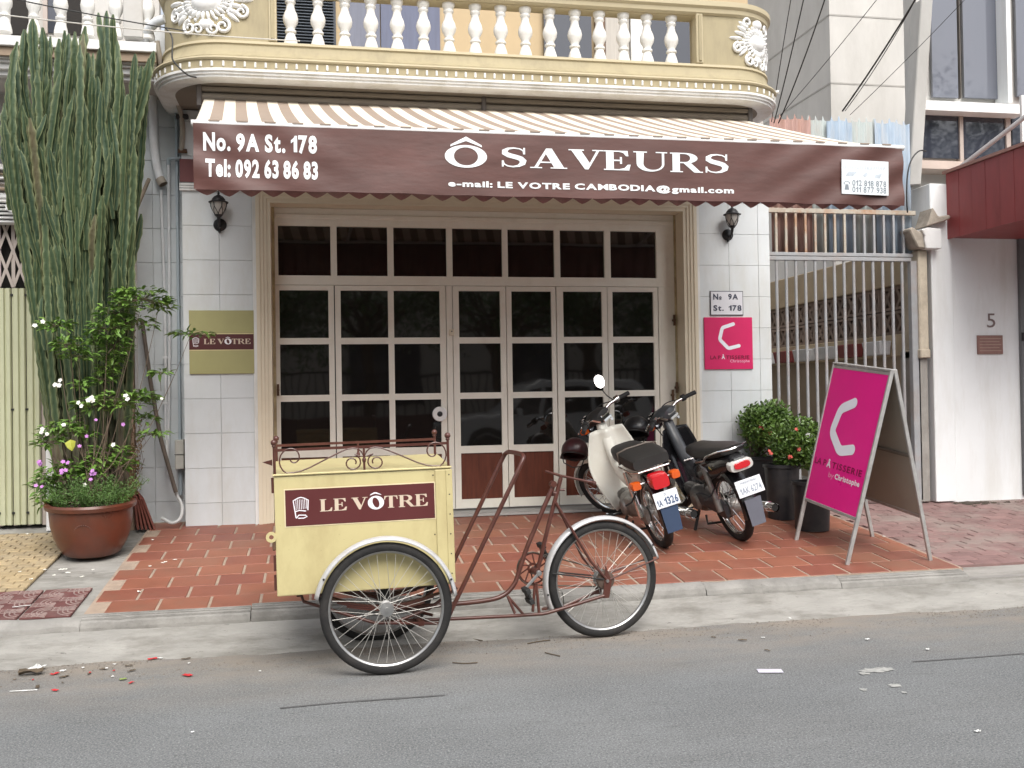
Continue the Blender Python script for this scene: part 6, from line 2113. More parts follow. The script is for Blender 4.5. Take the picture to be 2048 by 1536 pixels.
# ------------------------------------------------------------------ white house with the red canopy, concrete block behind
RH = thing('white_house', 'white walled house with red canopy and tall dark windows', 'building', (6.6, .1, .4), world=True)
M_RWALL = mat('bright_white_wall', (.78, .80, .80), .7, var=.03, vs=2, bump=.05, bs=20, dirt=(.60, .59, .55), dirt_amt=.5, ds=1.6, dstretch=(2.2, 2.2, .4))
M_REDC = mat('red_canopy_board', (.26, .048, .048), .5, var=.10, vs=5, dirt=(.16, .03, .03), dirt_amt=.4, ds=2, stretch=(3, 3, .7))
xc = on_y(1866, 700, 0).x
xp = on_y(1906, 700, 0).x
MB().box(xc, xp, -.004, .35, .36, 3.42).build('corner_pier', M_RWALL, RH, bev=.006)
MB().box(xp - .01, 9.5, .03, .35, .34, 3.42).build('wall', M_RWALL, RH)
MB().tube([(xp + .012, .02, .40), (xp + .012, .02, 2.85)], .012, 8).build('conduit', M_RWALL, RH)
x0, x1, z0, z1 = rct(2037, 470, 2200, 985, .0)
MB().box(x0, x0 + 1.6, -.01, .04, .40, z1).build('door', mat('dark_grey_door', (.14, .145, .15), .5, var=.1), RH)
MB().box(x0 + .0, x0 + .03, -.03, -.008, 1.9, 1.98).build('door_hinge', M_BLACKP, RH)
# house number and a small plaque
c = on_y(1974, 640, .028)
NUM = lay(text_mesh('5', .0), on_y(1974, 655, .028), (on_y(1991, 655, .028).x - c.x, 0, 0), (0, 0, on_y(1974, 627, .028).z - on_y(1974, 655, .028).z), (0, -1, 0), .002)
NUM.build('house_number', mat('grey_brown_numeral', (.19, .14, .13), .6), RH)
x0, x1, z0, z1 = rct(1953, 671, 2004, 708, .03)
PQ = MB().box(x0, x1, .012, .030, z0, z1).build('plaque', mat('copper_plaque', (.27, .15, .125), .45, metal=.3, var=.15, vs=14), RH, bev=.002)
b = MB()
for k in range(5):
    zz_ = z0 + (z1 - z0) * (.16 + .16 * k)
    b.box(x0 + .02, x1 - .02 - .02 * (k % 2), .0105, .0119, zz_, zz_ + .008)
o = b.build('engraved_lines', mat('plaque_relief', (.38, .25, .21), .5), PQ); o['kind'] = 'stuff'
# red canopy boards seen from the side
cx0 = on_y(1893, 420, 0).x
CA = MB().box(cx0 + .02, 9.5, -1.7, .02, 2.90, 3.50).build('canopy', M_REDC, RH)
ny = 9
for k in range(ny):
    ya, yb = .0 - 1.72 * (k + 1) / ny, .0 - 1.72 * k / ny
    MB().box(cx0 + .002 * (k % 2), cx0 + .019, ya + .002, yb - .002, 2.885, 3.515).build('board', M_REDC, CA)
MB().box(cx0 - .02, 9.5, -1.75, .03, 3.517, 3.545).build('canopy_cap', mat('rusty_flashing', (.30, .16, .13), .6, var=.2, vs=8), CA)
MB().tube([(cx0 + .12, .0, 3.56), on_y(2052, 232, -.55)], .022, 10).build('brace', mat('grey_brace', (.36, .35, .35), .5), CA, smooth=True)
MB().box(8.0, 8.1, -1.75, -1.65, .36, 2.9).build('canopy_post', M_RWALL, CA)
# upper storey: raked concrete fin and windows
M_CONCW = mat('grey_weathered_concrete', (.56, .545, .515), .85, var=.08, vs=1.6, bump=.15, bs=18, dirt=(.44, .42, .385), dirt_amt=.55, ds=.9, stretch=(1.6, 1.6, .6))
M_CONCD = mat('darker_concrete', (.46, .45, .425), .85, var=.12, vs=1.6, bump=.15, bs=18, dirt=(.36, .345, .315), dirt_amt=.55, ds=1.1, stretch=(1.6, 1.6, .6))
WYU = .25
UWX = on_y(1848, 300, WYU).x
MB().box(UWX, 9.6, WYU + .08, WYU + .3, 3.42, 9.0).build('upper_wall', M_CONCW, RH)
P = lambda px, py, Y=WYU: on_y(px, py, Y)
# fin leaning outwards as it rises
a0, a1, b0, b1 = P(1826, 340, .05), P(1842, 340, .05), P(1868, -40, .05), P(1850, -40, .05)
fin = MB()
fin.hexa([(P(1824, 345, .05).x, .10, 3.42), (P(1842, 345, .05).x, .05, 3.42), (P(1842, 345, .05).x, .26, 3.42), (P(1824, 345, .05).x, .26, 3.42),
          (P(1848, -30, .05).x, .10, 5.25), (P(1866, -30, .05).x, .05, 5.25), (P(1866, -30, .05).x, .26, 5.25), (P(1848, -30, .05).x, .26, 5.25)])
fin.build('raked_fin', M_CONCD, RH, bev=.008)
def uslab(nm, m, p0, q0, p1, q1, Y, d):
    return slab(nm, m, RH, p0, q0, p1, q1, Y, d)
M_GLASS3 = glass_mat('painted_sky_glass', (.14, .15, .18), .03)  # pale base colour stands in for the sky's reflection
uslab('window_pane', M_GLASS3, 1858, -160, 1917, 196, .27, .03)
uslab('window_pane', M_GLASS3, 1921, -160, 1998, 198, .272, .03)
uslab('mullion', MATS['dark_strut'], 1915, -160, 1922, 196, .255, .05)
uslab('mullion', mat('dark_brown_frame', (.06, .045, .04), .6), 1996, -160, 2010, 202, .24, .08)
uslab('window_frame', M_RWALL, 2008, -160, 2025, 205, .12, .2)
uslab('window_sill', M_RWALL, 1845, 200, 2052, 228, .10, .25)
uslab('window_pane', M_GLASS2, 1845, 228, 1922, 318, .27, .03)
uslab('window_pane', M_GLASS2, 1925, 229, 2012, 320, .272, .03)
uslab('mullion', M_LATT, 1919, 227, 1928, 322, .25, .06)
uslab('mullion', M_LATT, 2012, 227, 2023, 324, .25, .06)
uslab('window_pane', M_GLASS3, 2027, -160, 2300, 205, .27, .03)
uslab('window_pane', M_GLASS2, 2024, 229, 2300, 320, .274, .03)
uslab('window_sill', mat('pink_beige_sill', (.52, .43, .37), .7, var=.08), 1838, 320, 2052, 343, .08, .28)
uslab('downpipe', M_RWALL, 2043, 190, 2056, 345, -.2, .03)

# bare concrete block standing behind the side gate
CBK = thing('concrete_building', 'bare grey concrete building rising behind side gate', 'building', (8, 6, .4), world=True)
KY_ = 5.2
cxe = on_y(1660, 100, KY_).x
CF = MB().box(cxe, 13.5, KY_, 9.0, -.03, 14).build('front', M_CONCW, CBK)
MB().box(4.35, 13.0, 9.2, 9.6, -.03, 14).build('flank', M_CONCD, CBK)
for py in (35, 170):
    zz_ = on_y(1750, py, KY_).z
    MB().box(cxe - .002, 13, KY_ - .006, KY_ - .001, zz_ - .012, zz_ + .012).build('joint_line', mat('concrete_joint', (.40, .385, .36), .9), CF)
    MB().box(cxe - .006, cxe - .001, KY_, 9.0, zz_ - .012, zz_ + .012).build('joint_line', MATS['concrete_joint'], CF)
xj = on_y(1812, 90, KY_).x
MB().box(xj - .012, xj + .012, KY_ - .007, KY_ - .0012, 3.0, 13).build('joint_line', MATS['concrete_joint'], CF)
MB().box(4.4, cxe - .01, 9.17, 9.199, on_y(1600, 82, 9.19).z - .02, on_y(1600, 82, 9.19).z + .02).build('joint_line', MATS['concrete_joint'], CBK)

# damp moss and grit gathered at the foot of the white wall
random.seed(41)
b = MB()
for k in range(70):
    t_ = abs(random.gauss(0, .28))
    x_ = xp + .05 + t_ * random.choice((1, 1, -.3))
    y_ = -.02 - abs(random.gauss(0, .05))
    r_ = random.uniform(.008, .035) * (1 - min(.7, t_))
    b.ball((x_, y_, pave_z(y_) - .052), r_, 7, 4, (1.6, 1.1, .5))
o = b.build('moss_stain', mat('dark_moss', (.06, .048, .036), .95, var=.3, vs=30, bump=.5, bs=60), None)
tag(o, 'dark moss and grit along the foot of white wall', 'moss', kind='stuff')
# ------------------------------------------------------------------ tall tree cactus behind the pot
def cactus_material():
    m = bpy.data.materials.new('cactus_skin')
    m.use_nodes = True
    n, l = m.node_tree.nodes, m.node_tree.links
    b = n['Principled BSDF']
    at = n.new('ShaderNodeAttribute'); at.attribute_name = 'rib'
    wd = n.new('ShaderNodeAttribute'); wd.attribute_name = 'wood'
    g = n.new('ShaderNodeNewGeometry')
    t = n.new('ShaderNodeTexNoise'); t.inputs['Scale'].default_value = 5; t.inputs['Detail'].default_value = 6
    l.new(g.outputs['Position'], t.inputs['Vector'])
    oi = n.new('ShaderNodeObjectInfo')
    def mix(f, a, c):
        x = n.new('ShaderNodeMix'); x.data_type = 'RGBA'
        l.new(f, x.inputs[0])
        for k, v in ((6, a), (7, c)):
            if isinstance(v, tuple):
                x.inputs[k].default_value = (*v, 1)
            else:
                l.new(v, x.inputs[k])
        return x.outputs[2]
    base = mix(oi.outputs['Random'], (.026, .064, .034), (.070, .112, .042))
    dead = n.new('ShaderNodeMath'); dead.operation = 'GREATER_THAN'; dead.inputs[1].default_value = .955
    l.new(oi.outputs['Random'], dead.inputs[0])
    base = mix(dead.outputs[0], base, (.17, .125, .065))
    base = mix(t.outputs['Fac'], base, (.036, .064, .036))
    pw = n.new('ShaderNodeMath'); pw.operation = 'POWER'; pw.inputs[1].default_value = 3.0
    l.new(at.outputs['Fac'], pw.inputs[0])
    mu = n.new('ShaderNodeMath'); mu.operation = 'MULTIPLY'; mu.inputs[1].default_value = .85
    l.new(pw.outputs[0], mu.inputs[0])
    c = mix(mu.outputs[0], base, (.25, .275, .13))  # pale spiny ribs; valleys darkened to stand in for shade in the gaps
    t2 = n.new('ShaderNodeTexNoise'); t2.inputs['Scale'].default_value = 12; t2.inputs['Detail'].default_value = 6
    l.new(g.outputs['Position'], t2.inputs['Vector'])
    bark = mix(t2.outputs['Fac'], (.10, .075, .055), (.20, .165, .125))
    c = mix(wd.outputs['Fac'], c, bark)
    l.new(c, b.inputs['Base Color'])
    b.inputs['Roughness'].default_value = .6
    bp = n.new('ShaderNodeBump'); bp.inputs['Strength'].default_value = .4; bp.inputs['Distance'].default_value = .008
    t3 = n.new('ShaderNodeTexNoise'); t3.inputs['Scale'].default_value = 45
    l.new(g.outputs['Position'], t3.inputs['Vector']); l.new(t3.outputs['Fac'], bp.inputs['Height']); l.new(bp.outputs[0], b.inputs['Normal'])
    return m
M_CACT = cactus_material()
random.seed(17)
CBASE = on_p(190, 1020)
CYB = -.20
CBASE = Vector((on_y(190, 1000, CYB).x, CYB, pave_z(CYB)))
CAC = thing('tree_cactus', 'very tall many stemmed green cactus rising behind terracotta pot', 'cactus', tuple(CBASE), world=True)
def stem(p0, p1, bow, r0, woody=0.0, tip=.09):
    """one four-ribbed stem from p0 to p1, bowed sideways"""
    p0, p1 = Vector(p0), Vector(p1)
    L = (p1 - p0).length
    N = max(8, int(L / .050))
    pts = []
    sx, sy = random.uniform(-.03, .03), random.uniform(-.03, .03)
    for k in range(N + 1):
        t = k / N
        q = p0.lerp(p1, t) + Vector(bow) * (4 * t * (1 - t))
        q += Vector((sx * math.sin(t * 6.3 + p0.x * 5), sy * math.sin(t * 5.1 + p0.x * 9), 0)) * min(1, L)
        pts.append(q)
    n = 8
    b = MB()
    rib, wood = [], []
    tw = random.uniform(0, PI / 2)
    segw = random.uniform(.5, 1.1)
    for k, q in enumerate(pts):
        t = k / N
        tn = (pts[min(k + 1, N)] - pts[max(k - 1, 0)]).normalized()
        u = tn.cross(Vector((0, 1, 0))).normalized()
        v = tn.cross(u)
        s = t * L
        end = (L - s)
        r = r0 * (1 - .12 * math.sin(s / segw * PI) ** 8) * min(1, .25 + end / tip * .75 if end < tip else 1) * (.82 + .3 * min(1, t * 3))
        for j in range(n):
            a = tw + 2 * PI * j / n + .15 * t
            isr = j % 2 == 0
            rr = r * (1.0 + (.16 if k % 2 else -.10) + random.uniform(-.05, .05) if isr else .46)
            b.v.append(tuple(q + (u * math.cos(a) + v * math.sin(a)) * rr))
            rib.append(1.0 if isr else 0.0)
            zz_ = q.z - .4
            wood.append(max(0.0, min(1.0, (woody - zz_) / .55 + .3 * mnoise.noise((q.x * 6, q.y * 6, q.z * 3)))))
    for k in range(N):
        for j in range(n):
            b.f.append((k * n + j, k * n + (j + 1) % n, (k + 1) * n + (j + 1) % n, (k + 1) * n + j))
    b.f.append(tuple(N * n + j for j in range(n)))
    b.f.append(tuple(reversed(range(n))))
    me = bpy.data.meshes.new('stem')
    me.from_pydata(b.v, [], b.f)
    for p in me.polygons:
        p.use_smooth = False
    for nm, vals in (('rib', rib), ('wood', wood)):
        a = me.attributes.new(nm, 'FLOAT', 'POINT')
        a.data.foreach_set('value', vals)
    me.materials.append(M_CACT)
    return put('stem', me, CAC)
def cpt(px, py, dy=0.0):
    # the clump leans out over the pavement as it rises, clear of the neighbour's cornice
    k = max(0.0, min(1.0, (900 - py) / 650.0))
    return on_y(px, py, CYB - .50 * k ** 1.3 + dy * (1 - .35 * k))
# envelope of the clump in the photograph: y -> (left, right)
ENV = [(1010, 125, 248), (900, 112, 250), (800, 98, 256), (700, 72, 262), (600, 66, 264), (500, 52, 266), (400, 28, 274), (300, 10, 282), (200, 14, 288), (120, 24, 292), (60, 40, 280)]
def env(py):
    for (ya, la, ra), (yb, lb, rb) in zip(ENV[:-1], ENV[1:]):
        if yb <= py <= ya:
            k = (ya - py) / (ya - yb)
            return la + (lb - la) * k, ra + (rb - ra) * k
    return ENV[-1][1:] if py < 60 else ENV[0][1:]
def envx(u, py):
    a, c = env(py)
    return a + (c - a) * u
def stem_px(u0, u1, y0, y1, dy0, dy1, r, woody):
    p0 = cpt(envx(u0, y0), y0, dy0)
    p1 = cpt(envx(u1, y1), y1, dy1)
    um = (u0 + u1) / 2
    pm = cpt(envx(um, (y0 + y1) / 2), (y0 + y1) / 2, (dy0 + dy1) / 2)
    bow = (pm - (p0 + p1) / 2)
    if y0 > 980:
        p0.z = pave_z(p0.y) - .01
    return stem(p0, p1, bow * 1.0, r, woody)
nst = 0
# full-height stems
for i in range(66):
    u = (i + .5) / 66 + random.uniform(-.02, .02)
    u = min(.97, max(.03, u))
    dy = random.uniform(-.26, .26)
    top = random.uniform(70, 330) if random.random() < .62 else random.uniform(330, 520)
    if u < .12:
        top = random.uniform(170, 330)
    stem_px(u, min(.99, max(.01, u + random.uniform(-.06, .06))), 1005, top, dy * .45, dy * 1.2, random.uniform(.024, .034), random.uniform(.75, 1.25))
# branches that leave the clump higher up
for i in range(150):
    u = random.uniform(.02, .98)
    y0 = random.uniform(380, 840)
    ln = random.uniform(130, 400)
    y1 = max(62 + 50 * abs(u - .45), y0 - ln)
    dy = random.uniform(-.32, .24)
    stem_px(u, min(1.03, max(-.03, u + random.uniform(-.11, .11))), y0, y1, dy * .6, dy, random.uniform(.022, .032), -.2)
# the prominent ones: lone arms and high tips
for (xa, ya, xb, yb, dy) in ((235, 420, 303, 100, -.1), (250, 400, 296, 118, -.2), (262, 330, 302, 150, -.05), (215, 330, 232, 30, .0), (195, 300, 205, 26, .1), (206, 320, 218, 22, -.1), (75, 260, 66, 38, -.05),
                             (58, 250, 46, 60, .05), (90, 260, 84, 55, .0), (112, 300, 130, 62, .1), (60, 330, 92, 228, -.32), (170, 280, 168, 52, 0), (145, 300, 152, 66, -.1), (20, 420, 8, 205, -.1), (36, 420, 26, 150, -.05),
                             (78, 720, 72, 500, -.3), (95, 700, 88, 590, -.33), (120, 430, 128, 235, -.3), (150, 440, 140, 250, -.31), (172, 500, 178, 280, -.32), (205, 470, 214, 240, -.3), (232, 420, 222, 215, -.3), (30, 300, 38, 118, 0)):
    p0, p1 = cpt(xa, ya, dy * .7), cpt(xb, yb, dy * .7)
    stem(p0, p1, (random.uniform(-.02, .02), 0, 0), random.uniform(.025, .033), -.2)

# ------------------------------------------------------------------ leaves
M_LEAF = mat('bright_leaf', (.135, .255, .045), .45, var=.25, vs=14, rnd=.1, dirt=(.16, .22, .04), dirt_amt=.6, ds=6)
M_LEAFD = mat('fern_leaf', (.075, .150, .030), .55, var=.3, vs=14)
M_TWIG = mat('twig_bark', (.13, .095, .065), .85, var=.2, vs=20)
M_PETW = mat('white_petal', (.78, .77, .70), .6, var=.05)
M_PETL = mat('lilac_petal', (.46, .19, .50), .6, var=.1, vs=20)
for m_ in (M_LEAF, M_LEAFD):
    bs_ = m_.node_tree.nodes['Principled BSDF']
    bs_.inputs['Subsurface Weight'].default_value = 0.0
def leaf(b, p, d, up, L, W, fold=.25):
    """a pointed leaf with a folded midrib: 6 triangles"""
    p, d, up = Vector(p), Vector(d).normalized(), Vector(up).normalized()
    s = d.cross(up)
    if s.length < 1e-4:
        s = Vector((1, 0, 0))
    s.normalize()
    n_ = s.cross(d)
    k = len(b.v)
    droop = -n_ * L * .10
    b.v += [tuple(p), tuple(p + d * L * .35 + s * W * .5 + n_ * W * fold), tuple(p + d * L * .4), tuple(p + d * L * .35 - s * W * .5 + n_ * W * fold),
            tuple(p + d * L * .75 + s * W * .33 + n_ * W * fold * .6 + droop), tuple(p + d * L * .75 - s * W * .33 + n_ * W * fold * .6 + droop), tuple(p + d * L + droop * 2.2), tuple(p + d * L * .75 + droop)]
    b.f += [(k, k + 1, k + 2), (k, k + 2, k + 3), (k + 1, k + 4, k + 7, k + 2), (k + 2, k + 7, k + 5, k + 3), (k + 4, k + 6, k + 7), (k + 7, k + 6, k + 5)]
def flower(b, p, r, n=5):
    p = Vector(p)
    ax = Vector((random.uniform(-.5, .5), -1, random.uniform(.2, .9))).normalized()
    u = ax.cross(Vector((0, 0, 1))).normalized(); v = ax.cross(u)
    a0 = random.uniform(0, 6)
    for j in range(n):
        a = a0 + 2 * PI * j / n
        d = u * math.cos(a) + v * math.sin(a)
        s = u * -math.sin(a) + v * math.cos(a)
        k = len(b.v)
        b.v += [tuple(p), tuple(p + d * r * .6 + s * r * .42 + ax * r * .15), tuple(p + d * r + ax * r * .1), tuple(p + d * r * .6 - s * r * .42 + ax * r * .15)]
        b.f += [(k, k + 1, k + 2, k + 3)]
# terracotta pot
M_POT = mat('glazed_terracotta', (.130, .036, .019), .30, var=.25, vs=5, bump=.06, bs=18, dirt=(.075, .042, .030), dirt_amt=.65, ds=2.6)
pb = on_p(176, 1108)
PX_, PY_ = pb.x, -.92
PC = on_p(177, 1116)
POT = thing('terracotta_pot', 'wide terracotta tub of flowering shrub at the foot of cactus', 'pot', (PC.x, PC.y + .12, pave_z(PC.y + .12) + .004), rot=(math.atan(SLOPE) * .6, 0, 0))
MB().lathe([(0, .0), (.178, .0), (.196, .012), (.232, .07), (.262, .145), (.280, .225), (.286, .30), (.288, .335), (.310, .345), (.317, .372), (.305, .388), (.282, .385), (.276, .33), (.0, .325)], 44).build('tub', M_POT, POT, smooth=True, auto=45)
rl = MB()
for k in range(26):                                         # faint moulded emblem on the belly
    a = 2 * PI * k / 26
    ph = -PI / 2 + .20 * math.cos(a) * 1.1
    zz_ = .20 + .055 * math.sin(a)
    rr = .225 + (zz_ - .06) * .27 + .006
    rl.ball((rr * math.cos(ph), rr * math.sin(ph), zz_), .006, 6, 4)
rl.build('emblem', M_POT, POT, smooth=True)
MB().lathe([(0, .352), (.19, .350), (.278, .336)], 24).build('soil', mat('dark_soil', (.045, .032, .022), .95, var=.3, vs=20, bump=.5, bs=40), POT)
bpy.context.view_layer.update()
PTOP = POT.matrix_world @ Vector((0, 0, .36))

# shrub growing in the pot: twigs carry flat tiers of leaves, white and lilac flowers
SH = thing('flowering_shrub', 'leafy shrub with white and lilac flowers growing in terracotta tub', 'shrub', tuple(PTOP), world=True)
random.seed(31)
TIERS = [(285, 598, 46, 26), (250, 590, 26, 14), (318, 612, 26, 12), (232, 626, 34, 18), (268, 648, 36, 18), (215, 660, 30, 18), (112, 652, 30, 14), (140, 690, 30, 16), (158, 712, 26, 14), (230, 690, 26, 22), (382, 668, 34, 8),
         (185, 680, 20, 12), (225, 716, 20, 12), (245, 800, 50, 20), (190, 812, 36, 16), (285, 795, 26, 12), (165, 770, 16, 10), (205, 758, 20, 10), (120, 862, 30, 18), (140, 850, 18, 10), (95, 885, 22, 14), (170, 868, 14, 10), (285, 835, 22, 10),
         (305, 868, 22, 7), (220, 905, 34, 18), (200, 925, 30, 14), (245, 930, 22, 12), (118, 945, 34, 20), (150, 935, 26, 14), (95, 970, 24, 20), (90, 1000, 16, 14), (180, 945, 20, 12), (320, 745, 14, 6), (215, 740, 18, 12)]
lf, tw, ylw = MB(), MB(), MB()
root = PTOP
for (px, py, wx, wz) in TIERS:
    c = on_y(px, py, max(-.75, PTOP.y) + random.uniform(-.10, .08))
    s = 1 / 245.0
    # twig from the pot, with an elbow
    mid = Vector((root.x * .45 + c.x * .55 + random.uniform(-.05, .05), root.y + random.uniform(-.05, .08), root.z * .55 + c.z * .45 + random.uniform(-.05, .05)))
    st = root + Vector((random.uniform(-.14, .14), random.uniform(-.1, .1), -.02))
    tw.tube(smooth_path([st, st * .5 + mid * .5 + Vector((random.uniform(-.04, .04), 0, .03)), mid, mid * .4 + c * .6 + Vector((0, 0, -.03)), c], 1), [.0042, .004, .0038, .0034, .003, .0027, .0024, .002, .0018, .0015][:10], 5) if random.random() < .62 else tw.tube([c, c + Vector((random.uniform(-.06, .06), .06, -.14))], .002, 4)
    nlf = int(22 + wx * wz / 9)
    for k in range(nlf):
        a = random.uniform(0, 2 * PI)
        rr = math.sqrt(random.random())
        p = c + Vector((wx * s * rr * math.cos(a), random.uniform(-.07, .07), wz * s * rr * math.sin(a) * .8))
        d = Vector((math.cos(a) * rr + random.uniform(-.5, .5), random.uniform(-1.0, .5), random.uniform(-.25, .45)))
        leaf(lf, p, d, Vector((random.uniform(-.3, .3), random.uniform(-.4, .2), 1)), random.uniform(.046, .080), random.uniform(.022, .034))
        if k % 4 == 0:
            tw.tube([c, p], .0014, 4, caps=False)
o = lf.build('leaves', M_LEAF, SH); o['kind'] = 'stuff'
o = tw.build('twigs', M_TWIG, SH, smooth=True); o['kind'] = 'stuff'
big = MB()
q = on_y(141, 893, PTOP.y - .16)
leaf(big, q + Vector((0, 0, .05)), (.2, -.5, -1), (0, -1, .3), .085, .075)
big.build('yellow_leaf', mat('yellowing_leaf', (.33, .35, .04), .5), SH)
for (px, py, n_, r_, m_) in ((118, 766, 4, .020, M_PETW), (128, 758, 2, .018, M_PETW), (176, 800, 5, .020, M_PETW), (188, 798, 4, .020, M_PETW), (157, 810, 4, .018, M_PETW), (256, 794, 4, .020, M_PETW), (316, 802, 1, .014, M_PETW), (229, 893, 3, .020, M_PETW),
                           (80, 862, 4, .017, M_PETW), (93, 868, 2, .016, M_PETW), (122, 849, 3, .018, M_PETW), (75, 648, 3, .020, M_PETW), (93, 644, 2, .018, M_PETW), (170, 973, 2, .016, M_PETW),
                           (74, 925, 6, .018, M_PETL), (131, 922, 4, .018, M_PETL), (126, 945, 5, .018, M_PETL), (183, 943, 5, .018, M_PETL), (187, 955, 3, .016, M_PETL), (79, 969, 4, .016, M_PETL), (158, 891, 3, .016, M_PETL), (178, 872, 3, .015, M_PETL),
                           (244, 850, 3, .016, M_PETL), (199, 839, 2, .014, M_PETL)):
    b = MB()
    for k in range(max(1, n_ - 2)):
        p = on_y(px + random.uniform(-8, 8), py + random.uniform(-5, 5), PTOP.y - .17 + random.uniform(-.03, .03))
        flower(b, p, r_)
    o = b.build('flower_cluster', m_, SH)
# feathery low growth spilling over the rim
FE = thing('feathery_plant', 'low feathery green plant filling the terracotta tub', 'plant', (PTOP.x, PTOP.y, PTOP.z - .02), world=True)
b = MB(); tb = MB()
for k in range(150):
    a = random.uniform(0, 2 * PI)
    rr = .245 * math.sqrt(random.random())
    p0 = PTOP + Vector((rr * math.cos(a), rr * math.sin(a), -.02))
    h = random.uniform(.08, .24)
    p1 = p0 + Vector((math.cos(a) * rr * .5 + random.uniform(-.06, .06), math.sin(a) * rr * .4 - .03, h))
    tb.tube([p0, (p0 + p1) / 2 + Vector((0, 0, .02)), p1], .0016, 4, caps=False)
    for j in range(26):
        t = random.uniform(.25, 1)
        q = p0.lerp(p1, t) + Vector((random.uniform(-.02, .02), random.uniform(-.02, .02), random.uniform(-.01, .02)))
        leaf(b, q, (random.uniform(-1, 1), random.uniform(-1, .6), random.uniform(-.2, 1)), (random.uniform(-1, 1), -.5, 1), random.uniform(.014, .026), random.uniform(.005, .008))
o = b.build('leaves', M_LEAFD, FE); o['kind'] = 'stuff'
o = tb.build('stalks', M_LEAFD, FE); o['kind'] = 'stuff'
# dry brown vine on the peach column
DV = thing('dry_vine', 'dry brown creeper clinging to peach column beside cactus', 'plant', tuple(on_y(250, 990, .0)), world=True)
b = MB(); lv_ = MB()
random.seed(8)
for k in range(46):
    p = on_y(random.uniform(235, 275), random.uniform(900, 1010), random.uniform(-.05, .06))
    q = p + Vector((random.uniform(-.08, .10), random.uniform(-.05, .02), random.uniform(.05, .35)))
    b.tube([p, (p + q) / 2 + Vector((random.uniform(-.05, .05), 0, 0)), q], .0016, 4, caps=False)
    for j in range(8):
        r_ = p.lerp(q, random.random()) + Vector((random.uniform(-.03, .03), random.uniform(-.03, .01), 0))
        leaf(lv_, r_, (random.uniform(-1, 1), -.5, random.uniform(-1, 1)), (0, -1, .2), random.uniform(.014, .03), .010)
for (px, py) in ((248, 560), (252, 600), (246, 520), (258, 640)):
    for k in range(9):
        p = on_y(px + random.uniform(-10, 12), py + random.uniform(-35, 35), -.03)
        b.tube([p, p + Vector((random.uniform(-.05, .08), -.03, random.uniform(-.12, .15)))], .003, 5)
o = b.build('stems', mat('dry_stem', (.16, .10, .07), .9, var=.2), DV); o['kind'] = 'stuff'
o = lv_.build('leaves', mat('dry_leaf', (.24, .15, .06), .8, var=.3, vs=20), DV); o['kind'] = 'stuff'
# thin weed by the folding gate
WD = thing('weed', 'thin dark weed sprouting at the foot of the folding gate', 'weed', tuple(on_p(68, 1046)), world=True)
b = MB()
base = on_p(68, 1046)
for (px, py) in ((50, 1006), (62, 1018), (75, 1022), (82, 1020), (66, 1028)):
    e = on_y(px, py, base.y)
    b.tube([base, (base + e) / 2 + Vector((.01, 0, .01)), e], .002, 4)
    for j in range(7):
        r_ = base.lerp(e, .5 + .5 * random.random())
        leaf(b, r_, (random.uniform(-1, 1), -.4, random.uniform(-.3, 1)), (0, -1, .4), .025, .012)
o = b.build('leaves', M_LEAFD, WD); o['kind'] = 'stuff'

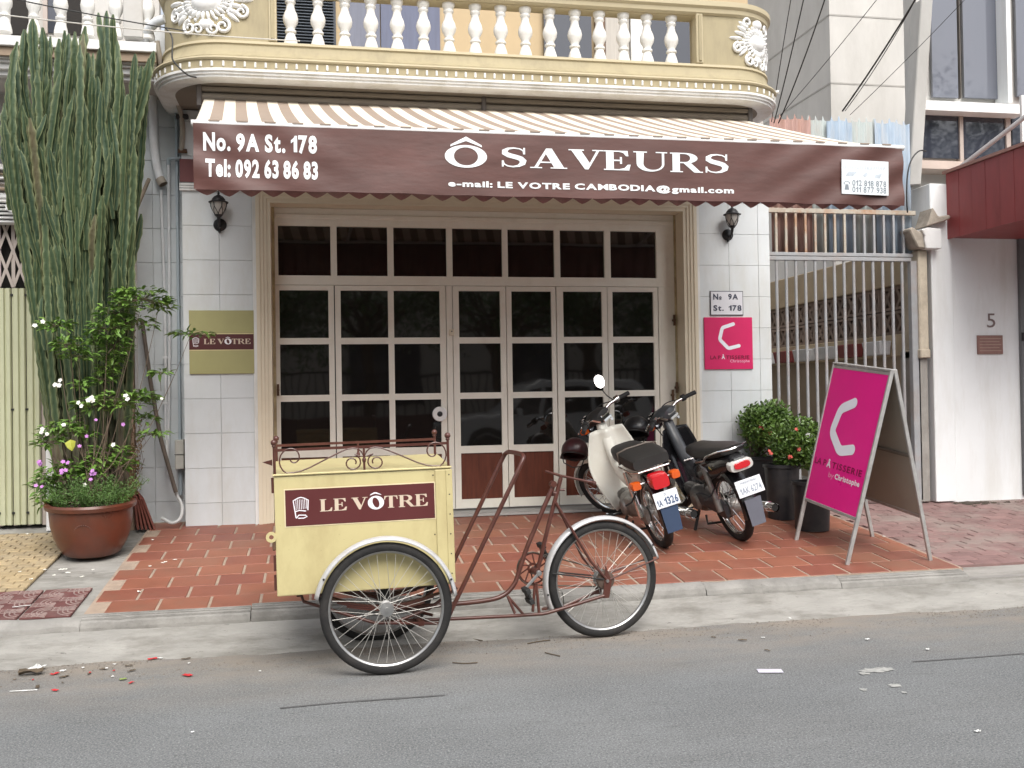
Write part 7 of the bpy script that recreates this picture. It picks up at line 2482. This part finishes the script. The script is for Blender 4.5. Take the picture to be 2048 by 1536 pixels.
# ------------------------------------------------------------------ dark planters with clipped shrubs
M_PLANTER = mat('dark_plastic_planter', (.022, .022, .025), .45, var=.2, vs=10, dirt=(.07, .06, .05), dirt_amt=.4, ds=5)
M_BUSH = mat('clipped_bush_leaf', (.082, .155, .026), .42, var=.35, vs=9, rnd=.0, dirt=(.14, .21, .035), dirt_amt=.6, ds=5)
M_REDF = mat('coral_flower', (.62, .10, .075), .6, var=.1)
def planter(px, py, h, rt, rb, ball, label_p, label_s, square=False):
    p = on_p(px, py)
    PL = thing('planter', label_p, 'planter', (p.x, p.y + rb, pave_z(p.y + rb) + .001), group='dark planters beside the side gate')
    if square:
        b = MB()
        b.hexa([(-rb, -rb, 0), (rb, -rb, 0), (rb, rb, 0), (-rb, rb, 0), (-rt, -rt, h), (rt, -rt, h), (rt, rt, h), (-rt, rt, h)])
        b.build('tub', M_PLANTER, PL, bev=.012, seg=2)
        MB().box(-rt - .008, rt + .008, -rt - .008, rt + .008, h - .03, h + .004).build('rim', M_PLANTER, PL, bev=.006)
    else:
        MB().lathe([(0, 0), (rb, 0), (rt, h - .03), (rt + .012, h - .028), (rt + .012, h), (rt - .015, h), (rt - .02, h - .03), (0, h - .035)], 30).build('tub', M_PLANTER, PL, smooth=True, auto=40)
    if ball is None:
        return
    bx, by, br = ball
    c = on_y(bx, by, p.y + rb - .02)
    S = thing('clipped_shrub', label_s, 'shrub', (p.x, p.y + rb, pave_z(p.y + rb) + h - .03), world=True, group='clipped shrubs in dark planters')
    b = MB(); tk = MB()
    base = Vector((p.x, p.y + rb, pave_z(p.y + rb) + h - .03))
    for k in range(16):
        a = random.uniform(0, 2 * PI)
        e = c + Vector((br * .6 * math.cos(a), br * .6 * math.sin(a), random.uniform(-.5, .5) * br))
        tk.tube([base + Vector((random.uniform(-.03, .03), random.uniform(-.03, .03), 0)), (base + e) / 2 + Vector((random.uniform(-.03, .03), 0, 0)), e], [.009, .006, .003], 5)
    lobes = [(c + Vector((random.uniform(-1, 1), random.uniform(-1, 1), random.uniform(-.8, .8))).normalized() * br * random.uniform(.25, .55), br * random.uniform(.45, .68)) for _ in range(13)]
    lobes.append((Vector((c.x, c.y, (c.z + base.z) / 2)), br * .62))
    for k in range(4600):
        lc, lr = random.choice(lobes)
        d = Vector((random.gauss(0, 1), random.gauss(0, 1), random.gauss(0, 1))).normalized()
        q = lc + d * lr * random.uniform(.70, 1.05)
        if q.z < base.z:
            continue
        leaf(b, q, d * .6 + Vector((random.uniform(-1, 1), random.uniform(-1, 1), random.uniform(-.3, .9))), d, random.uniform(.030, .052), random.uniform(.018, .028), .3)
    o = b.build('leaves', M_BUSH, S); o['kind'] = 'stuff'
    o = tk.build('stems', M_TWIG, S, smooth=True); o['kind'] = 'stuff'
    return S, c
random.seed(12)
r1 = planter(1520, 1020, .46, .15, .125, (1528, 852, .265), 'square dark planter nearest the black motorbike and the pier', 'round clipped shrub with coral flowers close to the pier', True)
r2 = planter(1578, 1043, .47, .148, .118, (1594, 892, .250), 'round dark planter standing between square planter and A-frame sign', 'lower clipped shrub with coral flowers against the A-frame sign')
r3 = planter(1641, 1067, .40, .150, .135, (1652, 930, .14), 'round dark planter half hidden under the A-frame sign', 'small clipped shrub hidden behind the A-frame sign')
for (S, c), lst in ((r1, [(1523, 855), (1541, 866)]), (r2, [(1592, 857), (1597, 898), (1582, 914), (1540, 905)])):
    for px, py in lst:
        b = MB()
        q = on_y(px, py, c.y - .20)
        for k in range(4):
            flower(b, q + Vector((random.uniform(-.012, .012), random.uniform(-.01, .01), random.uniform(-.012, .012))), .016)
        b.build('flower', M_REDF, S)
q = on_y(1617, 872, r2[1].y - .2)
BT = thing('spot_lamp', 'small white spot lamp on a stake among the clipped shrubs', 'lamp', tuple(q), world=True)
MB().tube([q + Vector((-.02, -.03, .006)), q + Vector((.03, .02, 0))], [.022, .016], 12).build('lamp_head', M_WHITE, BT, smooth=True)
MB().tube([q + Vector((.03, .02, 0)), q + Vector((.06, .04, -.03)), q + Vector((.05, .05, -.5))], .006, 6).build('stake', M_BLACKP, BT)
# ------------------------------------------------------------------ pipes, cables and odds and ends on the return wall
M_PVC = mat('white_pvc', (.64, .66, .68), .4, var=.05, vs=6, dirt=(.42, .40, .37), dirt_amt=.4, ds=4)
M_PVCG = mat('blue_grey_pvc', (.33, .385, .42), .45, var=.06, vs=6)
M_CABLE = mat('black_cable', (.03, .03, .03), .6, var=.2)
M_TAN = mat('tan_hose', (.33, .29, .24), .6, var=.15, vs=12)
def pipe(name, label, cat, pts, r, m, n=10, sm=2):
    P_ = [on_y(a, b_, Y) for a, b_, Y in pts]
    T = thing(name, label, cat, tuple(P_[-1]), world=True)
    MB().tube(smooth_path(P_, sm) if sm else P_, r, n).build('run', m, T, smooth=True)
    return T
T = pipe('drain_pipe', 'crooked white drain pipe descending beside the curved balcony', 'pipe', [(330, 38, -.45), (310, 44, -.42), (292, 66, -.36), (288, 100, -.25), (300, 130, -.1), (304, 170, .1), (306, 230, .16), (308, 290, .17), (314, 335, .17), (322, 362, .15)], .036, M_PVC, 12)
p = on_y(322, 362, .15)
MB().tube([p + Vector((-.01, 0, .02)), p + Vector((.02, -.01, -.03))], .038, 12, caps=False).build('spout', M_TAN, T, smooth=True)
T = pipe('drain_hose', 'bent tan hose running down the pier from the balcony corner', 'hose', [(314, 82, -.40), (318, 108, -.38), (326, 150, -.30), (350, 190, -.12), (362, 225, -.03), (366, 260, -.03), (363, 302, -.03)], .021, M_TAN, 10)
p = on_y(364, 233, -.03)
MB().box(p.x - .05, p.x + .05, -.05, -.002, p.z - .018, p.z + .018).build('clamp', M_CABLE, T, bev=.006)
p = on_y(364, 302, -.03)
MB().tube([p + Vector((-.03, 0, 0)), p + Vector((.04, 0, .0))], .018, 8).build('fitting', M_RUST, T)
T = pipe('conduit', 'thin pale conduit running down the tiled return wall', 'pipe', [(322, 380, .17), (327, 520, .18), (331, 700, .18), (331, 800, .18), (331, 905, .18)], .012, M_PVC, 8, 1)
for py in (597, 715, 806):
    p = on_y(331, py, .18)
    MB().box(p.x - .022, p.x + .022, p.y - .012, p.y + .02, p.z - .01, p.z + .01).build('saddle_clip', M_PVC, T)
T = pipe('conduit', 'thin white conduit with elbow beside the blue grey duct', 'pipe', [(337, 330, .16), (338, 480, .17), (339, 680, .17), (337, 860, .17), (335, 950, .17)], .012, M_PVC, 8, 0)
a = on_y(337, 330, .16); c = on_y(337, 318, .16); d = on_y(362, 316, .10)
MB().tube([a, c], .017, 8).tube([c, d], .014, 8).build('elbow', M_PVCG, T, smooth=True)
DT = thing('duct', 'blue grey flat duct in the corner between return wall and pier', 'duct', tuple(on_y(356, 880, .14)), world=True)
x0, x1, z0, z1 = rct(349, 200, 362, 885, .15)
MB().box(x0, x1, .15, .215, z0, z1).build('run', M_PVCG, DT, bev=.004)
x0, x1, z0, z1 = rct(350, 880, 371, 938, .10)
BXx = MB().box(x0, x1 - .01, .08, .215, z0, z1).build('junction_box', mat('beige_grey_box', (.42, .41, .37), .55, var=.06), DT, bev=.006)
MB().box(x0 - .004, x1 - .006, .074, .079, z0 + (z1 - z0) * .50, z0 + (z1 - z0) * .515).build('box_seam', M_CABLE, BXx)
MB().tube([on_y(360, 938, .16), on_y(361, 990, .16)], .016, 8).build('tail_pipe', M_PVCG, DT, smooth=True)
PO = pipe('wooden_pole', 'dark wooden pole leaning in the corner behind the pot', 'pole', [(284, 640, .12), (302, 770, .05), (322, 880, .0), (352, 985, -.02)], .017, mat('dark_pole', (.095, .075, .06), .8, var=.25, vs=14), 10, 0)
P2 = pipe('wooden_pole', 'weathered pole leaning against return wall behind cactus top', 'pole', [(298, 358, .14), (272, 420, .05), (255, 490, -.05)], .016, mat('weathered_pole', (.20, .165, .125), .85, var=.25, vs=14), 10, 0)
pipe('garden_hose', 'grey hose looping to the ground in the corner by the pier', 'hose', [(333, 880, .08), (335, 930, .05), (350, 985, .03), (366, 1010, .0), (362, 1038, -.05), (345, 1048, -.08), (330, 1040, -.06), (324, 1036, -.04)], .014, mat('grey_hose', (.52, .53, .52), .5, var=.08), 10)
# maroon capital band of the pier with white fillets
x0, x1, z0, z1 = rct(366, 318, 470, 366, -.012)
MB().box(XL0 - .012, XL1 - .05, -.016, -.002, z0, z1).build('pier_band', M_MAROON2 if False else mat('maroon_pier_band', (.16, .045, .045), .6, var=.1), SHOP)
for k in range(3):
    MB().box(XL0 - .016, XL1 - .05, -.022, -.002, z0 - .028 - .022 * k, z0 - .012 - .022 * k).build('pier_fillet', M_WHITE, SHOP)
# red tiles stacked on edge
for k in range(5):
    p = on_p(276 + 8 * k, 1052)
    T = thing('spare_tile', 'spare red roof tile leaning on edge against the peach column', 'tile', (p.x, p.y - .06, p.z), rot=(.10, -.10 - .06 * k, .25), group='spare tiles leaning by the column')
    MB().box(-.009, .009, -.12, .12, 0, .30 - .02 * (k % 3)).build('slab', mat('spare_tile_red', (.20, .062, .045), .75, var=.25, vs=10), T, bev=.003)

# ------------------------------------------------------------------ overhead wires
def wire(label, a, c, sag, r=.005, group='overhead wires'):
    A, C_ = on_y(*a), on_y(*c)
    pts = [A.lerp(C_, k / 16) - Vector((0, 0, sag * 4 * (k / 16) * (1 - k / 16))) for k in range(17)]
    o = MB().tube(pts, r * .75, 6).build('overhead_wire', M_CABLE, None)
    tag(o, label, 'wire', group)
    return o
wire('dark wire crossing from the cactus top to the plaster cartouche', (-160, -45, -1.2), (372, 62, -.95), .02, .006)
o = wire('pale wire crossing the neighbour balustrade to the curved balcony', (-160, 8, -1.25), (600, 82, -1.0), .03, .006)
o.data.materials[0] = mat('pale_cable', (.55, .53, .48), .6)
wire('thick twisted cable pair rising past the concrete building', (1685, 222, -.05), (1872, -70, -1.6), .03, .011)
wire('thin wire rising beside the thick twisted cable', (1690, 222, -.05), (1868, -70, -1.5), .06, .005)
wire('black wire climbing from awning end past the balcony curve', (1548, 246, -.2), (1620, -60, -1.3), .03, .007)
wire('second black wire climbing from awning end past the balcony curve', (1557, 246, -.2), (1672, -70, -1.5), .05, .008)
wire('thin slack wire just outside the balcony curve', (1543, 244, -.2), (1592, -60, -1.2), -.03, .005)
wire('fine diagonal wire across the grey concrete wall', (1560, 232, .1), (1800, -60, -1.2), .02, .004)
o = wire('fine pale wire across the tall dark windows', (1700, 230, .1), (1985, -60, -1.2), .02, .0035)
T = pipe('cable', 'black cable looping down from the tall window past the awning end', 'cable', [(1852, 302, -.02), (1838, 300, -.06), (1822, 318, -.08), (1814, 350, -.08), (1813, 400, -.06), (1815, 425, .0)], .007, M_CABLE, 6)
pipe('cable', 'dark cable drooping over the curved balcony moulding', 'cable', [(330, 55, -.92), (346, 72, -.95), (344, 110, -.98), (345, 122, -.98), (375, 152, -.98), (394, 155, -.80)], .006, M_CABLE, 6)

# ------------------------------------------------------------------ litter on the road and pavement
random.seed(77)
M_LITR = mat('red_paper', (.50, .03, .035), .7, var=.15)
M_LITW = mat('white_paper', (.68, .68, .66), .75, var=.06)
M_LITB = mat('dry_leaf_litter', (.10, .075, .05), .9, var=.3)
M_LITG = mat('green_leaf_litter', (.20, .27, .07), .7, var=.2)
def scrap(name, label, cat, px, py, w_, h_, m, group, z=.004, crumple=.006, rot=None, ground='road'):
    p = on_z(px, py, z) if ground == 'road' else on_p(px, py)
    zz_ = z if ground == 'road' else p.z + .006
    if ground == 'apron':
        p = on_z(px, py, .06); zz_ = max(.008, .085 - (-2.47 - p.y) * .27) + .004 if p.y > -2.85 else .006
    a = random.uniform(0, 3.1) if rot is None else rot
    b = MB()
    b.grid(lambda u, v: ((u - .5) * w_, (v - .5) * h_, crumple * (.5 + mnoise.noise((u * 3 + px, v * 3 + py, 0))) + .001), 4, 4)
    me = b.mesh(name, m)
    o = put(name, me, None, loc=(p.x, p.y, zz_), rot=(0, 0, a))
    md = o.modifiers.new('thick', 'SOLIDIFY'); md.thickness = .0008
    return tag(o, label, cat, group)
for px, py, s in ((375, 1351, .055), (262, 1366, .030), (110, 1348, .045), (110, 1381, .035), (305, 1318, .05), (228, 1342, .018), (180, 1346, .02), (66, 1360, .016)):
    scrap('paper_scrap', 'small red paper scrap lying among road litter', 'litter', px, py, s, s * .55, M_LITR, 'red paper scraps on the road')
for px, py, s in ((126, 1342, .03), (166, 1336, .02), (213, 1337, .022), (229, 1329, .018), (385, 1465, .015), (320, 1317, .025), (225, 1354, .015), (520, 1343, .014), (378, 1327, .02), (1526, 1276, .02), (1735, 1279, .03), (1855, 1299, .03), (1955, 1463, .025),
                  (1505, 1234, .02), (1580, 1237, .02), (1847, 1214, .018)):
    scrap('paper_scrap', 'tiny white scrap lying on the asphalt', 'litter', px, py, s, s * .6, M_LITW, 'white scraps on the road')
for px, py, s in ((128, 1354, .05), (258, 1332, .04), (263, 1342, .045), (75, 1374, .05), (178, 1348, .03), (125, 1366, .02), (372, 1318, .05), (492, 1300, .03), (205, 1339, .03), (1427, 1275, .03), (1535, 1301, .035), (1485, 1281, .05), (1018, 1262, .07), (1008, 1268, .04), (30, 1360, .02), (495, 1290, .015), (200, 1311, .02)):
    scrap('fallen_leaf', 'dry brown fallen leaf lying on the road edge', 'litter', px, py, s, s * .35, M_LITB, 'dry leaves on the road')
scrap('fallen_leaf', 'single green leaf among the red paper scraps', 'litter', 246, 1359, .035, .02, M_LITG, None)
scrap('paper_slip', 'flat white paper slip lying alone on the asphalt', 'litter', 1540, 1342, .125, .065, mat('lilac_white_slip', (.62, .60, .68), .6), None, rot=-.25, crumple=.001)
scrap('paper_wrapper', 'crumpled white wrapper at the foot of the concrete apron', 'litter', 1551, 1230, .10, .05, M_LITW, None, crumple=.025, rot=.1)
scrap('paper_wrapper', 'yellow green paper tag on the concrete apron', 'litter', 68, 1288, .075, .035, mat('yellow_green_paper', (.55, .62, .30), .6), None, rot=.9, crumple=.004, ground='apron')
scrap('plastic_wrapper', 'crumpled clear wrapper with dark debris on the concrete apron', 'litter', 74, 1320, .10, .06, M_LITW, None, crumple=.03, ground='apron')
scrap('debris_clump', 'dark debris clump beside the crumpled wrapper', 'litter', 62, 1328, .12, .05, M_LITB, None, crumple=.035, rot=.1, ground='apron')
scrap('drinking_straw', 'thin white drinking straw lying on the asphalt', 'litter', 47, 1382, .13, .007, M_LITW, None, rot=-.05, crumple=.004)
scrap('drinking_straw', 'short white straw lying on the dark patterned pavers', 'litter', 43, 1215, .10, .010, M_LITW, None, rot=.35, crumple=.004, ground='pave')
for px, py in ((122, 1142), (130, 1141), (136, 1148), (186, 1142), (164, 1156), (40, 1146), (62, 1161), (90, 1142), (108, 1153), (330, 1127), (305, 1082), (300, 1135), (440, 1053), (350, 1122), (278, 1186), (55, 1070), (325, 1128), (1768, 1075)):
    scrap('fallen_petal', 'fallen white petal on the pavement near the pot', 'petal', px, py, random.uniform(.018, .034), random.uniform(.014, .02), M_PETW, 'white petals on the pavement', ground='pave', crumple=.008)
# grit washed into the gutter along the apron
random.seed(55)
b = MB()
for k in range(5200):
    x_ = random.uniform(-2.6, 5.4)
    y_ = -2.80 - abs(random.gauss(0, .16)) + .06 * mnoise.noise((x_ * 1.3, 3.1, 0))
    if mnoise.noise((x_ * 1.7, y_ * 3, 9)) < -.15:
        continue
    r_ = random.choice((.002, .002, .003, .004, .007))
    a = random.uniform(0, 6.3)
    c = Vector((x_, y_, .001))
    kk = len(b.v)
    b.v += [tuple(c + Vector((r_ * math.cos(a + q * 2.1), r_ * math.sin(a + q * 2.1), 0))) for q in range(3)] + [tuple(c + Vector((0, 0, r_ * random.uniform(.4, .9))))]
    b.f += [(kk, kk + 1, kk + 3), (kk + 1, kk + 2, kk + 3), (kk + 2, kk, kk + 3)]
o = b.build('gutter_grit', mat('grit', (.20, .175, .145), .95, var=.5, vs=60))
tag(o, 'fine grit and sand gathered along the road edge', 'grit', kind='stuff')
# splash of dried paint and a tar line on the road
b = MB()
random.seed(3)
for (px, py, rx, ry) in ((1750, 1340, .085, .022), (1730, 1347, .03, .012), (1792, 1371, .035, .012), (1727, 1379, .02, .010), (1772, 1338, .05, .016), (1808, 1385, .014, .008)):
    c = on_z(px, py, .003)
    n_ = 22
    k = len(b.v)
    for j in range(n_):
        a = 2 * PI * j / n_
        f_ = random.uniform(.55, 1.15)
        b.v.append((c.x + rx * f_ * math.cos(a), c.y + ry * 2.2 * f_ * math.sin(a), .0035 + .0002 * len(b.f)))
    b.f.append(tuple(range(k, k + n_)))
o = tag(b.build('paint_splash', mat('dried_white_paint', (.36, .36, .34), .85, var=.3, vs=40)), 'faint patch of dried white paint splashed on the road', 'stain', kind='stuff')
def tar(label, pts, wd):
    P_ = [on_z(px, py, .003) for px, py in pts]
    b = MB()
    sm_ = smooth_path(P_, 3)
    for i, q in enumerate(sm_):
        t = (sm_[min(i + 1, len(sm_) - 1)] - sm_[max(i - 1, 0)]).normalized()
        n_ = Vector((-t.y, t.x, 0)) * wd * (.6 + .8 * abs(mnoise.noise((q.x * 9, q.y * 9, 1))))
        b.v += [tuple(q + n_), tuple(q - n_)]
    b.f = [(2 * i, 2 * i + 1, 2 * i + 3, 2 * i + 2) for i in range(len(sm_) - 1)]
    tag(b.build('tar_line', mat('tar', (.105, .105, .104), .85, var=.3, vs=40)), label, 'stain')
tar('long dark tar line on the road beyond the paint splash', [(1825, 1323), (1900, 1318), (1980, 1312), (2080, 1304)], .012)
tar('dark tar line on the road in front of tricycle', [(560, 1416), (660, 1406), (770, 1398), (890, 1390)], .012)
for pts in ([(880, 1270), (905, 1274), (935, 1276), (965, 1281)], [(1055, 1287), (1075, 1283), (1100, 1280)], [(1090, 1305), (1120, 1312)], [(905, 1325), (930, 1327), (955, 1325)]):
    P_ = [on_z(a, c, .006) for a, c in pts]
    o = MB().tube(smooth_path(P_, 1), .0032, 5).build('fallen_twig', M_LITB)
    tag(o, 'thin dark twig lying on the road beside tricycle', 'twig', 'twigs on the road')

# ------------------------------------------------------------------ the other side of the street, seen only as reflections in the door glass
ground_sheet('far_pavement', M_CONC, -60, 60, -13.6, -9.4, .12)
struct(MB().box(-60, 60, -9.5, -9.4, -.03, .118).build('far_kerb', M_KERB))
FW = thing('street_wall', 'low maroon wall with iron railings across the street', 'wall', (0, -13.6, .12), world=True)
MB().box(-26, 34, -13.9, -13.6, .1, 1.05).build('plinth', mat('dark_red_plinth', (.13, .05, .045), .8, var=.15), FW)
MB().box(-26, 34, -13.82, -13.72, 2.0, 2.06).build('top_rail', M_BLACKP, FW)
rb_ = MB().box(-.012, .012, -.012, .012, 0, 1.0).mesh('railing_bar', M_BLACKP)
for k in range(150):
    put('railing_bar', rb_, FW, loc=(-7 + .17 * k, -13.77, 1.05))
FB = thing('far_building', 'pale building standing across the street behind trees', 'building', (0, -24, .1), world=True)
MB().box(-30, 40, -30, -24, -.03, 7.5).build('wall', mat('far_cream_wall', (.50, .46, .40), .85, var=.1, vs=.6), FB)
for k in range(12):
    MB().box(-24 + 5 * k, -21.6 + 5 * k, -24.02, -23.95, 1.2, 3.4).build('window', M_GLASS2, FB)
MB().box(-31, 41, -31, -23.6, 7.5, 7.9).build('roof', mat('far_roof', (.20, .12, .09), .8), FB)
def street_tree(x, y, h, r, seed, label):
    random.seed(seed)
    T = thing('street_tree', label, 'tree', (x, y, .12), group='trees across the street')
    tk = MB()
    tk.tube([(0, 0, -.1), (.05, 0, h * .25), (-.05, .1, h * .5), (.1, 0, h * .75)], [.17, .14, .11, .05], 9)
    b = MB()
    cl = []
    for k in range(34):
        a = random.uniform(0, 2 * PI); e = random.uniform(-.35, 1)
        rr = r * random.uniform(.4, 1)
        c = Vector((rr * math.cos(a) * math.cos(e), rr * math.sin(a) * math.cos(e), h * .62 + rr * .8 * math.sin(e)))
        cl.append(c)
        tk.tube([(0, 0, h * random.uniform(.35, .6)), c * .5 + Vector((0, 0, h * .25)), c], [.05, .03, .01], 5)
    for k in range(4200):
        c = random.choice(cl)
        d = Vector((random.gauss(0, 1), random.gauss(0, 1), random.gauss(0, .8)))
        q = c + d * r * .17
        leaf(b, q, (random.uniform(-1, 1), random.uniform(-1, 1), random.uniform(-.6, .4)), (0, 0, 1), random.uniform(.10, .18), random.uniform(.05, .08))
    tk.build('trunk', M_TWIG, T, smooth=True)
    o = b.build('crown', M_LEAFD, T); o['kind'] = 'stuff'
street_tree(-1.5, -13.1, 4.6, 1.9, 1, 'leafy tree added across the road to darken glass reflections')
street_tree(4.0, -13.2, 5.4, 2.2, 2, 'leafy tree added across the road to darken glass reflections')
street_tree(8.6, -13.1, 4.8, 2.0, 3, 'leafy tree added across the road to darken glass reflections')
street_tree(1.2, -14.6, 6.2, 2.4, 9, 'leafy tree added across the road to darken glass reflections')  # this tree and the next are added to darken the door glass reflections
street_tree(6.6, -14.8, 6.4, 2.4, 10, 'leafy tree added across the road to darken glass reflections')
street_tree(-6.5, -12.5, 5.0, 2.1, 5, 'leafy tree added across the road to darken glass reflections')
street_tree(14.6, -12.6, 11.0, 2.6, 6, 'leafy tree added across the road to darken glass reflections')
# white off-road car parked across the street
CR = thing('parked_car', 'white off-road car parked across the street', 'car', (4.55, -10.45, 0.0))
M_CARW = mat('white_car_paint', (.72, .72, .71), .25, var=.02, coat=.6)
side = [(-2.15, .45), (-2.2, .75), (-2.12, .98), (-1.98, 1.05), (-1.75, 1.62), (-1.5, 1.74), (.35, 1.76), (.62, 1.68), (1.05, 1.12), (2.05, 1.02), (2.22, .88), (2.25, .5), (2.1, .38), (-2.05, .38)]
MB().prism([(-x, z) for x, z in side], (0, -.86, 0), (1, 0, 0), (0, 0, 1), (0, 1.72, 0)).build('body', M_CARW, CR, bev=.05, seg=2)
for sd in (-1, 1):
    y0 = sd * .862
    for poly in ([(1.62, 1.12), (1.50, 1.58), (.72, 1.62), (.72, 1.12)], [(.64, 1.12), (.64, 1.62), (-.28, 1.63), (-.28, 1.12)], [(-.36, 1.12), (-.36, 1.62), (-.55, 1.58), (-.95, 1.12)]):
        MB().prism(poly, (0, y0, 0), (1, 0, 0), (0, 0, 1), (0, sd * .006, 0)).build('side_window', M_GLASS, CR)
    for x in (-1.38, 1.38):
        MB().lathe([(0, sd * .90), (.20, sd * .90), (.22, sd * .885), (.35, sd * .885), (.37, sd * .86), (.37, sd * .70), (0, sd * .70)], 28, (x, 0, .37), 'Y').build('wheel', M_MTYRE, CR, smooth=True, auto=40)
        MB().lathe([(.36, sd * .868), (.46, sd * .868), (.46, sd * .874), (.36, sd * .874), (.36, sd * .868)], 28, (x, 0, .40), 'Y', a0=0, a1=PI).build('wheel_arch', M_BLACKP, CR)
    MB().box(-.2, -.05, y0 - .006, y0 + .02 * sd + .006, .98, 1.01).build('door_handle', M_BLACKP, CR)
    MB().box(-.85, -.75, sd * .90, sd * 1.02, 1.10, 1.25).build('wing_mirror', M_CARW, CR, bev=.02)
MB().box(-2.28, -2.20, -.8, .8, .40, .58).build('bumper', M_BLACKP, CR, bev=.02)
for sd in (-1, 1):
    MB().box(-2.26, -2.19, sd * .62 - .12, sd * .62 + .12, .78, .92).build('headlight', M_MIRR, CR, bev=.02)
